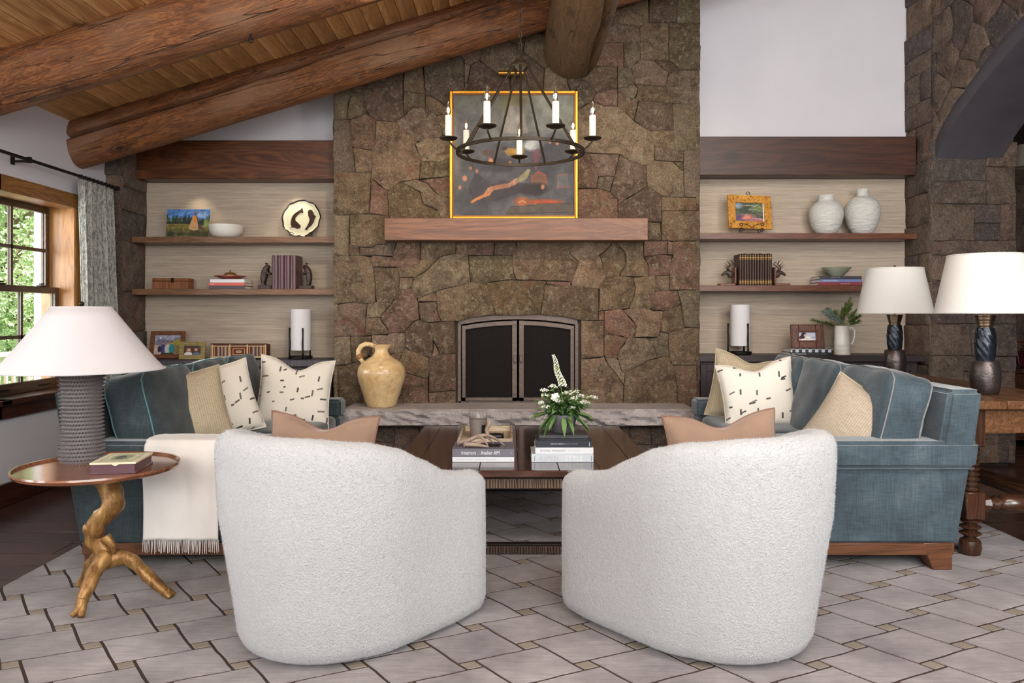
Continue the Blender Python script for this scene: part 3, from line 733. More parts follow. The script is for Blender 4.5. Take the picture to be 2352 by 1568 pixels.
# ---- left wall with two double-hung windows
wl = struct('wall_left'); XL = -3.28
wins = [(4.93-.06, 5.77), (3.93, 4.83), (1.1, 2.0), (2.06, 2.96)]
def wall_piece(y0, y1, z0, z1): Box('wall_panel', M['plaster'], XL-.30, XL, y0, y1, z0, z1, wl)
wall_piece(5.77, 6.8, 0, 3.0); wall_piece(-1.6, 5.77, 0, .60); wall_piece(-1.6, 5.77, 2.10, 3.0); wall_piece(2.96, 3.93, .60, 2.10); wall_piece(-1.6, 1.1, .60, 2.10)
bb = struct('baseboard_left'); Box('baseboard', M['darkwood'], XL, XL+.02, -1.6, 6.4, 0, .15, bb, bevel=.004)
gl = NT('window_glass'); gl.b.inputs['Transmission Weight'].default_value = 1; gl.b.inputs['IOR'].default_value = 1.02; M['glass'] = gl.out((.97, 1, .98, 1), 0.0)
def window(idx, y0, y1):
    wn = struct('window_%d' % idx)
    z0, z1 = .70, 2.10
    # casing on the room side: head, jambs, deep reveal
    Box('head_casing', M['trimwood'], XL-.01, XL+.03, y0-.03, y1+.07, z1-.06, z1+.045, wn, bevel=.003)
    Box('jamb', M['trimwood_v'], XL-.24, XL+.012, y1-.012, y1+.018, z0, z1-.05, wn, bevel=.002)
    Box('side_casing', M['trimwood_v'], XL-.005, XL+.018, y1, y1+.07, z0-.01, z1-.06, wn, bevel=.002)
    Box('jamb', M['sash'], XL-.24, XL+.012, y0-.02, y0+.03, z0, z1-.05, wn, bevel=.002)
    Box('head_jamb', M['trimwood'], XL-.24, XL, y0, y1, z1-.06, z1-.035, wn)
    Box('sill', M['darkwood'], XL-.24, XL+.09, y0-.05, y1+.09, z0-.035, z0, wn, bevel=.005)
    Box('sill_apron', M['darkwood'], XL-.005, XL+.03, y0-.05, y1+.08, z0-.13, z0-.035, wn, bevel=.003)
    a, b = y0+.03, y1-.02
    def sash(xc, s0, s1, nm, bot):
        t_ = .045
        f = MB(); f.box(xc-.02, xc+.02, a, a+t_, s0, s1); f.box(xc-.02, xc+.02, b-t_, b, s0, s1); f.box(xc-.02, xc+.02, a+t_, b-t_, s1-t_, s1); f.box(xc-.02, xc+.02, a+t_, b-t_, s0, s0+bot)
        fo = f.build(nm, M['sash'], wn, bevel=.003)
        mz = (s0+bot+s1-t_)/2; my = (a+b)/2
        MB().box(xc-.013, xc+.013, my-.012, my+.012, s0+bot, s1-t_).build('muntin', M['sash'], fo)
        MB().box(xc-.013, xc+.013, a+t_, b-t_, mz-.012, mz+.012).build('muntin', M['sash'], fo)
        for ya, yb in ((a+t_, my-.012), (my+.012, b-t_)):
            for za, zb in ((s0+bot, mz-.012), (mz+.012, s1-t_)):
                MB().box(xc-.003, xc+.003, ya, yb, za, zb).build('pane', M['glass'], fo, smooth=0)
        return fo
    sash(XL-.19, 1.40, z1-.06, 'upper_sash', .04)
    lo = sash(XL-.12, z0, 1.445, 'lower_sash', .075)
    for yy in (a+.2, b-.2):
        k = MB(); k.box(XL-.125, XL-.095, yy-.035, yy+.035, 1.445, 1.455); k.tube([(XL-.11, yy-.02, 1.462), (XL-.11, yy+.03, 1.466)], .006, 6)
        k.build('sash_lock', M['iron'], wn)
        MB().tube([(XL-.10, yy-.05, z0+.035), (XL-.07, yy-.035, z0+.04), (XL-.07, yy+.035, z0+.04), (XL-.10, yy+.05, z0+.035)], .006, 6).build('sash_lift', M['iron'], lo)
for i, (a, b) in enumerate(wins): window(i+1, a, b)

# ---- left corner pier of stone
pl = struct('wall_pier_left')
stone_group(rect_stones(-3.30, -3.165, .02, 2.78, .24, rs), lambda u, v, h: (u, 6.22-h, v), M['pier'], pl, rs, amp=.008, step=.06)
stone_group(rect_stones(6.235, 6.70, .02, 2.80, .34, rs), lambda u, v, h: (-3.175+h*.8, u, v), M['pier'], pl, rs, amp=.012, step=.06)
Box('wall_core', M['mortar'], -3.29, -3.20, 6.25, 6.71, 0, 2.8, pl)

# ---- right stone pier and side wall with the arch
pr = struct('wall_pier_right'); XR = 3.457
stone_group(rect_stones(XR, 4.15, .02, 2.66, .30, rs), lambda u, v, h: (u, 6.27-h, v), M['pier'], pr, rs, amp=.014)
stone_group(rect_stones(6.275, 6.70, .02, 4.6, .30, rs), lambda u, v, h: (XR+.0-h*.8, u, v), M['pier'], pr, rs, amp=.014)
Box('wall_core', M['mortar'], XR+.04, 4.11, 6.31, 6.9, 0, 2.72, pr)
stone_group(rect_stones(6.275, 6.9, .02, 2.7, .30, rs), lambda u, v, h: (4.13+h*.8, u, v), M['pier'], pr, rs, amp=.014)
wr = struct('wall_right')
YA = 6.27; YE = 2.1; YC = (YA+YE)/2
def arch_z(y):
    s_ = (YA-y)/(YA-YE); s_ = min(max(s_, 0), 1)
    return 2.66+.95*math.sin(PI*s_)**.78*.82
def void_arch(X, Y):  # X = 100*(y), Y = 100*(-z)
    z = -Y/100; yy = X/100
    s_ = np.clip((YA-yy)/(YA-YE), 0, 1)
    return (z < 2.66+.95*np.sin(PI*s_)**.78*.82) & (yy < YA) & (yy > YE)
cells = raster_cells([], 100*-1.5, 100*YA, -480, 0, 1.0, 30, random.Random(5), void_arch)
for L, pts in cells:
    q = densify(pts, 7); q = [jit(p, 1.2, .12, 8) for p in q]
    make_stone([(a/100, -b/100) for a, b in q], lambda u, v, h: (XR-h*.8, u, v), M['pier'], wr, rs, depth=.06)
ys = [YE+(YA-YE)*i/36 for i in range(37)]
for a, b in zip(ys[:-1], ys[1:]):
    za, zb = arch_z(a)+.012, arch_z(b)+.012
    MB().hexa([(XR+.05, a, za), (4.1, a, za), (4.1, b, zb), (XR+.05, b, zb), (XR+.05, a, 4.9), (4.1, a, 4.9), (4.1, b, 4.9), (XR+.05, b, 4.9)]).build('wall_core', M['mortar'], wr)
Box('wall_core', M['mortar'], XR+.05, 4.1, -1.55, YE, 0, 4.9, wr)
ar = MB(); M['archsteel'] = plain('dark_arch_lining', C(78,74,80), .6, .1, bump=.15, bscale=12)
vs = []; fs = []
sect = [(XR+.03, -.0), (XR+.03, -.15), (XR+.075, -.16), (4.03, -.16), (4.03, .0)]
for y_ in ys:
    for (sx_, dz_) in sect: vs.append((sx_, y_, arch_z(y_)+.015+dz_))
m = len(sect)
for k in range(len(ys)-1):
    for i in range(m-1): fs.append((k*m+i, k*m+i+1, (k+1)*m+i+1, (k+1)*m+i))
ar.add(vs, fs).build('arch_lining', M['archsteel'], wr)

# ---- the dim room beyond the arch
fr_ = struct('wall_far')
stone_group(rect_stones(4.0, 6.9, .02, 3.0, .42, rs), lambda u, v, h: (u, 8.2-h, v), M['pier'], fr_, rs, amp=.02, step=.12)
Box('wall_core', M['mortar'], 4.0, 6.95, 8.24, 8.4, 0, 3.4, fr_)
Box('wall_panel', M['mortar'], 6.9, 7.05, -1.6, 8.4, 0, 3.4, fr_)
Box('wall_panel', M['mortar'], 4.0, 7.05, -1.6, 8.4, 3.3, 3.4, fr_)
Box('wall_panel', M['mortar'], 4.0, 7.05, -1.7, -1.6, 0, 3.4, fr_)
Box('wall_panel', M['mortar'], 4.0, 4.1, 6.85, 8.4, 0, 3.4, fr_)

# ---- header beams, shelves and cabinets in the niches
def header(x0, x1, z0, z1, mat, label):
    tag(Box('header_beam', mat, x0, x1, 6.50, 6.705, z0, z1, bevel=.004), label, 'beam')
header(-3.172, -1.395, 2.391, 2.72, M['header'], 'polished walnut header beam spanning the left shelf niche')
header(1.515, 3.452, 2.424, 2.752, M['header2'], 'dark walnut header beam spanning the right shelf niche')
def shelf(x0, x1, z1, mat, label):
    tag(Box('floating_shelf', mat, x0, x1, 6.43, 6.70, z1-.05, z1, bevel=.002), label, 'shelf', 'floating wood shelves in the niches')
shelf(-3.17, -1.43, 1.895, M['shelf'], 'upper floating walnut shelf in the left niche')
shelf(-3.17, -1.44, 1.458, M['shelf'], 'lower floating walnut shelf in the left niche')
shelf(1.555, 3.42, 1.925, M['shelf2'], 'upper floating reddish walnut shelf in the right niche')
shelf(1.55, 3.42, 1.488, M['shelf2'], 'lower floating reddish walnut shelf in the right niche')
t = NT('combed_dark_wood'); v_ = t.coord((150, 150, 9), rand=False); nn = t.noise(v_, 1, 3, .6)
M['combed'] = t.out(t.ramp(nn, [(.3, C(44,40,46)), (.7, C(92,86,94))]), .55, t.bump(nn, .6, .004))
M['espresso'] = plain('espresso_paint', C(50,38,42), .45, var=.1)
def cabinet(x0, x1, z1, yf, mat, label):
    c = empty('built_in_cabinet', ((x0+x1)/2, 6.70, 0), label=label, cat='cabinet'); hw = (x1-x0)/2; D = yf-6.70
    Box('body', M['espresso'], -hw+.02, hw-.04, D+.05, 0, 0, z1-.052, c, bevel=.002)
    Box('top', mat, -hw, hw, D, 0, z1-.052, z1, c, bevel=.003)
    n = 4
    for i in range(n):
        a = -hw+.03+(2*hw-.08)*i/n; b = -hw+.03+(2*hw-.08)*(i+1)/n
        d = MB(); f = .055; za, zb = .08, z1-.075; yo = D+.03; yi = D+.05
        d.box(a+.005, a+f, yo, yi, za, zb); d.box(b-f, b-.005, yo, yi, za, zb); d.box(a+f, b-f, yo, yi, zb-f, zb); d.box(a+f, b-f, yo, yi, za, za+f)
        do = d.build('door', mat, c, bevel=.002)
        k = 6
        for j in range(k):
            xa = a+f+(b-a-2*f)*j/k
            Box('slat', M['espresso'], xa+.002, xa+(b-a-2*f)/k-.002, yo+.010, yi, za+f, zb-f, do, bevel=.002)
        MB().ball((a+.03 if i % 2 else b-.03, yo-.012, z1-.3), .012).build('knob', M['iron'], do)
cabinet(-3.165, -1.43, .867, 6.30, M['combed'], 'low dark cabinet with a combed grey top built into the left niche')
cabinet(1.545, 3.42, .905, 6.30, M['espresso'], 'low dark brown cabinet with panelled doors built into the right niche')
# ============================================================ RUG
M['rug_tile'] = None
def rug_mats():
    t = NT('rug_pile'); v = t.coord(rand=False)
    a = t.noise(v, 3.0, 6, .65); b = t.noise(t.coord((9, 120, 60), (0, 0, .6), rand=False), 1, 4, .65)
    f = t.noise(v, 420, 3, .7)
    c = t.ramp(a, [(.3, C(112,104,106)), (.5, C(140,132,133)), (.7, C(164,157,157))])
    c = t.mix(.6, c, t.ramp(b, [(.3, (.6,)*3), (.55, (1,)*3), (.75, (1.2,)*3)]), 'MULTIPLY')
    h = t.math('ADD', t.math('MULTIPLY', b, 1.0), f)
    tile = t.out(c, .95, t.bump(h, .5, .006), sheen=.3, spec=.1)
    s = plain('rug_small_tile', C(138,128,116), .95, bump=.4, bscale=300)
    l = plain('rug_line', C(58,43,40), .95, bump=.4, bscale=300)
    return [l, tile, s]
RM = rug_mats()
RX0, RX1, RY0, RY1 = -2.30, 2.80, 1.3, 5.75
def clip_rect(poly, x0, x1, y0, y1):
    def cl(p, ax, v, keep_gt):
        out = []
        for i in range(len(p)):
            a, b = p[i-1], p[i]
            ia = (a[ax] >= v) if keep_gt else (a[ax] <= v); ib = (b[ax] >= v) if keep_gt else (b[ax] <= v)
            if ia != ib:
                t = (v-a[ax])/(b[ax]-a[ax]); out.append((a[0]+t*(b[0]-a[0]), a[1]+t*(b[1]-a[1])))
            if ib: out.append(b)
        return out
    for ax, v, g in ((0, x0, True), (0, x1, False), (1, y0, True), (1, y1, False)):
        if len(poly) < 3: return []
        poly = cl(poly, ax, v, g)
    return poly
mb = MB()
U = Vector((.2035, -.1615)); V = Vector((.2035, .1615))      # lattice of the pinwheel pattern
# directions e1,e2 with U = a e1 + b e2, V = -b e1 + a e2 (in the skewed basis)
ka, kb = .80, .20
den = ka*ka+kb*kb
e1 = (U*ka-V*kb)/den; e2 = (U*kb+V*ka)/den
org = Vector((.07, 2.865))
def quad(o, p, q, w_=.0052):
    c = [o, o+p, o+p+q, o+q]
    return inset([tuple(x) for x in c], w_) if area([tuple(x) for x in c]) > 0 else inset([tuple(x) for x in reversed(c)], w_)
mb.box(RX0, RX1, RY0, RY1, 0.0, .009, 0)
for i in range(-30, 31):
    for j in range(-30, 31):
        o = org+U*i+V*j
        if not (RX0-.4 < o.x < RX1+.4 and RY0-.4 < o.y < RY1+.4): continue
        hb = (e1*kb+e2*kb)*.5
        for o_, p_, q_, mi in ((o-hb, e1*kb, e2*kb, 2), (o-hb+e2*kb, e1*ka, e2*ka, 1)):
            q = quad(o_, p_, q_)
            q = densify(q, .05); q = [jit(a, .006, 9.0, 2) for a in q]
            q = clip_rect(q, RX0, RX1, RY0, RY1)
            if len(q) < 3 or area(q) < 1e-4: continue
            n = len(q); r = inset(q, .002)
            vs = [(x, y, .0085) for x, y in q]+[(x, y, .012) for x, y in r]
            mb.add(vs, [(k, (k+1) % n, n+(k+1) % n, n+k) for k in range(n)]+[tuple(range(n, 2*n))], mi)
rug = mb.build('area_rug', RM, None, smooth=0)
tag(rug, 'large grey rug with a woven pattern of slanted tiles outlined in dark brown', 'rug')
RZ = .012

# ============================================================ soft shapes
def softbox(w_, d_, h_, k=7, n=14, bulge=(0, 0, 0), wr=0.0, seed=0, wf=6):
    """rounded box centred on x,y with its bottom at z=0; bulge = extra in x,y,z at the face centres"""
    vs = {}; fs = []; L = []
    def P(p):
        key = tuple(round(c, 5) for c in p)
        if key not in vs:
            s = sum(abs(c)**k for c in p)**(1/k); q = [c/s for c in p]
            x, y, z = q
            bx = 1+bulge[0]*(1-y*y)*(1-z*z); by = 1+bulge[1]*(1-x*x)*(1-z*z); bz = 1+bulge[2]*(1-x*x)*(1-y*y)
            v = Vector((x*w_/2*bx, y*d_/2*by, z*h_/2*bz))
            if wr:
                nn = noise.noise(Vector((v.x*wf+seed, v.y*wf, v.z*wf)))+.5*noise.noise(Vector((v.x*wf*2.3+seed, v.y*wf*2.3, v.z*wf*2.3)))
                v += Vector(q).normalized()*nn*wr
            v.z += h_/2
            vs[key] = len(L); L.append(tuple(v))
        return vs[key]
    g = [-1+2*i/n for i in range(n+1)]
    g = [math.copysign(abs(c)**.8, c) if c else 0 for c in g]
    for ax in range(3):
        for s in (-1, 1):
            for i in range(n):
                for j in range(n):
                    q = []
                    for a, b in ((i, j), (i+1, j), (i+1, j+1), (i, j+1)):
                        p = [0, 0, 0]; p[ax] = s; p[(ax+1) % 3] = g[a]; p[(ax+2) % 3] = g[b]; q.append(P(p))
                    fs.append(q)
    return L, fs

def pillow_mesh(w_, h_, t_, chop=0.0, n=26, seed=0, wr=.006):
    vs = []; fs = []; edge = {}
    def pt(u, v, s):
        x = u*(1-.075*(1-v*v)*abs(u)**2)*w_/2; z = v*(1-.075*(1-u*u)*abs(v)**2)*h_/2
        e = max(0, (1-abs(u)**2.4))*max(0, (1-abs(v)**2.4)); th = t_/2*e**.42
        if chop and v > -.2:
            f = ((v+.2)/1.2)**2*math.exp(-(u/.42)**2); z -= chop*h_*f
            th *= 1+.25*f
        y = s*th
        if wr: 
            y += s*wr*noise.noise(Vector((x*14+seed, z*14, s)))*min(1, e*4); z += wr*.5*noise.noise(Vector((x*9, z*9, seed)))
        return (x, y, z+h_/2)
    for s in (-1, 1):
        b = len(vs)
        for i in range(n+1):
            for j in range(n+1):
                vs.append(pt(-1+2*i/n, -1+2*j/n, s))
        for i in range(n):
            for j in range(n):
                a = b+i*(n+1)+j; q = (a, a+n+1, a+n+2, a+1); fs.append(q if s < 0 else q[::-1])
    ring = [pt(-1+2*i/n, -1, 0) for i in range(n)]+[pt(1, -1+2*i/n, 0) for i in range(n)]+[pt(1-2*i/n, 1, 0) for i in range(n)]+[pt(-1, 1-2*i/n, 0) for i in range(n)]
    return vs, fs, ring

def cushion(name, loc, rot, w_, h_, t_, mat, pmat, label, cat='cushion', group=None, chop=0, seed=0, func=None):
    r = empty(name, loc, label=label, cat=cat, group=group)
    r.rotation_mode = 'QUATERNION'; r.rotation_quaternion = rot.to_quaternion() if hasattr(rot, 'to_quaternion') else rot
    vs, fs, ring = pillow_mesh(w_, h_, t_, chop, seed=seed)
    o = MB().add(vs, fs).build('cover', mat, r, smooth=180)
    MB().tube(ring, .0045, 6, closed=True).build('piping', pmat, r, smooth=180)
    return r
def rotm(rz=0, tilt=0, roll=0):
    """pillow faces -y; rz turns it about z, tilt leans its top back, roll turns it in its own plane"""
    return Matrix.Rotation(math.radians(rz), 3, 'Z') @ Matrix.Rotation(math.radians(-tilt), 3, 'X') @ Matrix.Rotation(math.radians(roll), 3, 'Y')

# ============================================================ SOFAS
def velvet(name, c1, c2, c3):
    t = NT(name); v = t.coord(rand=False)
    a = t.noise(v, 4, 5, .6, .4); w1 = t.noise(t.coord((14, 14, 240), rand=False), 1, 3); w2 = t.noise(t.coord((240, 200, 12), rand=False), 1, 3)
    wv = t.math('ADD', w1, w2)
    c = t.ramp(a, [(.3, c1), (.55, c2), (.75, c3)])
    c = t.mix(.45, c, t.ramp(wv, [(.78, (.6,)*3), (1.0, (1,)*3), (1.22, (1.4,)*3)]), 'MULTIPLY')
    return t.out(c, .8, t.bump(wv, .3, .002), sheen=.45, spec=.2)
M['velvet'] = velvet('blue_grey_velvet', C(52,62,70), C(68,82,90), C(92,104,110))
M['velvet_l'] = velvet('slate_teal_velvet', C(42,50,52), C(56,66,69), C(76,88,90))
M['pipe_r'] = plain('tan_piping', C(128,128,128), .9); M['pipe_l'] = plain('teal_piping', C(84,124,130), .9)
M['sofawood'] = wood('sofa_wood', C(64,38,24), C(96,60,38), C(120,78,52), axis=0, rough=.4, gs=1.2)

def sofa(side, label, vel, pipe):
    """origin: near end, floor, at the outer back; local +x towards the coffee table (mirrored for the right sofa), +y away from the viewer"""
    near, far = 3.70, 5.68
    L = far-near; D = .86 if side < 0 else .81
    xb = -2.085 if side < 0 else 2.17
    r = empty('sofa', (xb, near, RZ), label=label, cat='sofa', group=None)
    sg = 1 if side < 0 else -1
    def X(x): return x*sg
    def hexx(mb, a0, a1, y0, y1, z0, z1, la0=0, la1=0):
        """box whose back (x=a0) leans by la0 at the top and front by la1"""
        xs0, xs1 = a0, a1
        mb.hexa([(X(a0), y0, z0), (X(a1), y0, z0), (X(a1), y1, z0), (X(a0), y1, z0),
                 (X(a0+la0), y0, z1), (X(a1+la1), y0, z1), (X(a1+la1), y1, z1), (X(a0+la0), y1, z1)])
        return mb
    AH = .62; aw = .17
    # arms: panel and thick cap
    for ya, yb in ((0, aw), (L-aw, L)):
        p = hexx(MB(), 0, D, ya+.012, yb-.012, .125, AH-.125, -.065, .0).build('arm', vel, r, bevel=.012, seg=2)
        hexx(MB(), -.085, D+.012, ya-.008, yb+.008, AH-.13, AH, -.02, .0).build('arm_cap', vel, p, bevel=.018, seg=3)
    # back frame leaning outwards
    hexx(MB(), 0, .16, aw-.02, L-aw+.02, .125, AH-.1, -.065, -.045).build('back', vel, r, bevel=.012, seg=2)
    hexx(MB(), -.075, .10, 0.0, L, AH-.11, .87, -.05, -.06).build('back_top', vel, r, bevel=.022, seg=3)
    # seat platform, cushions
    hexx(MB(), .05, D-.02, aw-.02, L-aw+.02, .125, .33).build('seat_base', vel, r, bevel=.012, seg=2)
    n = 3; cl = (L-2*aw)/n
    for i in range(2):
        ln = (L-2*aw)/2
        v, f = softbox(D-.14, ln-.01, .19, 9, 12, (0, 0, .10), .003, i*3)
        c = MB().add([(X(a+.14+(D-.14)/2), b+aw+ln*(i+.5), c_+.325) for a, b, c_ in v], f).build('seat_cushion', vel, r, smooth=180)
    # back cushions: big loose boxes with piped edges
    for i in range(n):
        yc = aw+cl*(i+.5); w2 = cl*1.04 if i else cl*1.1
        if i == 0: yc -= .05
        hh = .47; th = .235; lean = math.radians(14)
        v, f = softbox(th, w2, hh, 8, 16, (.14, .03, .05), .012, i*7.3+side, 7)
        R = Matrix.Rotation(-lean, 4, 'Y')
        pts = []
        for a, b, c_ in v:
            q = R @ Vector((a, b, c_)); pts.append((X(q.x+.27), q.y+yc, q.z+.475))
        c = MB().add(pts, f).build('back_cushion', vel, r, smooth=180)
        # piping along the two edges of the boxing
        def prof(xo):
            out = []; m = 44; k = 8
            for s in range(m):
                a = 2*PI*s/m; cy, cz = math.cos(a), math.sin(a)
                e = (abs(cy)**k+abs(cz)**k+.80**k*0)**(1/k)
                y_, z_ = cy/e, cz/e
                x_ = xo*.80; s3 = (abs(x_)**k+abs(y_)**k+abs(z_)**k)**(1/k)
                x_, y_, z_ = x_/s3, y_/s3, z_/s3
                x2 = x_*th/2*(1+.14*(1-y_*y_)*(1-z_*z_)); y2 = y_*w2/2*(1+.03*(1-x_*x_)*(1-z_*z_)); z2 = z_*hh/2*(1+.05*(1-x_*x_)*(1-y_*y_))
                vv = Vector((x2, y2, z2)); wf = 7; sd = i*7.3+side
                nn = noise.noise(Vector((vv.x*wf+sd, vv.y*wf, vv.z*wf)))+.5*noise.noise(Vector((vv.x*wf*2.3+sd, vv.y*wf*2.3, vv.z*wf*2.3)))
                vv += Vector((x_, y_, z_)).normalized()*(nn*.012+.002)
                q = R @ Vector((vv.x, vv.y, vv.z+hh/2)); out.append((X(q.x+.27), q.y+yc, q.z+.475))
            return out
        for xo in (-1, 1): MB().tube(prof(xo), .0042, 6, closed=True).build('piping', pipe, c, smooth=180)
    # piping lines on the near arm
    MB().tube([(X(-.07), -.006, AH-.13), (X(D+.01), -.006, AH-.13)], .004, 6).build('piping', vel, r)
    # wooden rail and feet
    Box('rail', M['sofawood'], min(X(0.03), X(D-.01)), max(X(.03), X(D-.01)), .004, .03, .07, .127, r, bevel=.003)
    Box('rail', M['sofawood'], min(X(0.03), X(D-.01)), max(X(.03), X(D-.01)), L-.03, L-.004, .07, .127, r, bevel=.003)
    Box('rail', M['sofawood'], min(X(D-.04), X(D-.012)), max(X(D-.04), X(D-.012)), .01, L-.01, .07, .127, r, bevel=.003)
    Box('rail', M['sofawood'], min(X(.015), X(.04)), max(X(.015), X(.04)), .01, L-.01, .07, .127, r, bevel=.003)
    for xa in (0.03, D-.155):
        for ya in (0.002, L-.132):
            f = MB(); o0 = .055 if xa < .1 else 0
            a, b = xa, xa+.14
            f.hexa([(X(a), ya, 0), (X(b-.045 if xa < .1 else b), ya, 0), (X(b-.045 if xa < .1 else b), ya+.10, 0), (X(a), ya+.10, 0),
                    (X(a), ya, .128), (X(b), ya, .128), (X(b), ya+.13, .128), (X(a), ya+.13, .128)] if xa < .1 else
                   [(X(a+.045), ya, 0), (X(b), ya, 0), (X(b), ya+.10, 0), (X(a+.045), ya+.10, 0),
                    (X(a), ya, .128), (X(b), ya, .128), (X(b), ya+.13, .128), (X(a), ya+.13, .128)])
            f.build('leg', M['sofawood'], r, bevel=.003)
    return r
sofa(-1, 'slate teal velvet sofa on the left, a white throw over its near arm', M['velvet_l'], M['pipe_l'])
sofa(1, 'blue grey velvet sofa on the right, backed by the wooden console table', M['velvet'], M['pipe_r'])

# ============================================================ cushions
M['beige'] = fabric('beige_linen', C(186,172,146), C(166,150,124), 230, .5, .1, .5, stripe=(26, C(150,134,108), 0))
M['beige2'] = fabric('beige_linen_grey', C(180,166,148), C(160,146,128), 230, .5, .1, .5, stripe=(26, C(142,128,112), 0))
M['beigepipe'] = plain('beige_piping', C(176,164,140), .9)
M['tan'] = plain('tan_suede', C(140,114,96), .95, bump=.1, bscale=200, sheen=.5, var=.08, vscale=9)
M['tanpipe'] = plain('tan_suede_piping', C(122,90,74), .9)
def dash_fabric(name, base, darks, seedv):
    t = NT(name); v = t.coord((1, 1, 1), rand=False); cur = base
    # little dashes: cells of a grid, each with its own turn; drawn as boxes in cell space
    wv = t.noise(t.coord((300, 300, 300), rand=False), 1, 2)
    for k, (sx, sy, rot, dens, ox) in enumerate(((8, 8, .08, .8, .0), (8, 8, 1.45, .7, 3.7), (9, 9, .35, .7, 7.1))):
        tc = t.coord((sx, 0, sy), (0, rot, 0), rand=False)
        ad = t.n('ShaderNodeVectorMath', operation='ADD', i_0=tc); ad.inputs[1].default_value = (ox+seedv, 0, ox*1.7)
        fl = t.n('ShaderNodeVectorMath', operation='FLOOR', i_0=ad.outputs[0]); fr_ = t.n('ShaderNodeVectorMath', operation='FRACTION', i_0=ad.outputs[0])
        wn = t.n('ShaderNodeTexWhiteNoise', noise_dimensions='3D', i_Vector=fl.outputs[0])
        sp = t.n('ShaderNodeSeparateXYZ', i_0=fr_.outputs[0]); sc = t.n('ShaderNodeSeparateColor', i_0=wn.outputs[1])
        px = t.math('ADD', t.math('MULTIPLY', sc.outputs[0], .5), .25); pz = t.math('ADD', t.math('MULTIPLY', sc.outputs[1], .5), .25)
        dx = t.math('ABSOLUTE', t.math('SUBTRACT', sp.outputs[0], px)); dz = t.math('ABSOLUTE', t.math('SUBTRACT', sp.outputs[2], pz))
        hw = t.math('ADD', t.math('MULTIPLY', sc.outputs[2], .12), .07)
        inx = t.math('LESS_THAN', dx, hw); inz = t.math('LESS_THAN', dz, .045); on = t.math('LESS_THAN', wn.outputs[0], dens)
        m = t.math('MULTIPLY', t.math('MULTIPLY', inx, inz), on)
        shade = t.mix(sc.outputs[1], darks[0], darks[1])
        cur = t.mix(m, cur, shade)
    return t.out(cur, .85, t.bump(wv, .15, .001), sheen=.1, spec=.2)
M['dash'] = dash_fabric('dashed_cotton', C(226,218,204), (C(62,56,50), C(128,122,110)), 0.0)
M['dash2'] = dash_fabric('dashed_cotton_b', C(230,224,212), (C(54,52,50), C(120,118,112)), 2.0)
M['dashpipe'] = plain('ivory_piping', C(206,196,182), .9)
# on the left sofa
cushion('throw_pillow', (-1.745, 4.22, .50), rotm(30, 16, -10), .48, .44, .21, M['beige'], M['beigepipe'], 'beige striped linen cushion on the left sofa, nearest the viewer', 'cushion', seed=2)
cushion('throw_pillow', (-1.69, 4.60, .50), rotm(36, 14, -12), .48, .45, .18, M['dash'], M['dashpipe'], 'ivory dashed cushion leaning behind the beige cushion on the left sofa', 'cushion', seed=5)
cushion('throw_pillow', (-1.46, 5.12, .495), rotm(14, 14, 6), .49, .47, .19, M['dash'], M['dashpipe'], 'large ivory dashed cushion with a dented top at the far end of the left sofa', 'cushion', chop=.16, seed=9)
# on the right sofa
cushion('throw_pillow', (1.60, 5.30, .50), rotm(-14, 12, 10), .50, .48, .17, M['beige'], M['beigepipe'], 'beige striped cushion tucked behind the white dashed cushion on the right sofa', 'cushion', chop=.1, seed=12)
cushion('throw_pillow', (1.665, 5.0, .49), rotm(-12, 16, -8), .49, .465, .20, M['dash2'], M['dashpipe'], 'white dashed cushion with a dented top at the far end of the right sofa', 'cushion', chop=.13, seed=15)
cushion('throw_pillow', (1.695, 4.03, .46), rotm(-40, 16, 28), .46, .44, .22, M['beige2'], M['beigepipe'], 'greyish beige cushion near the front arm of the right sofa', 'cushion', seed=18)

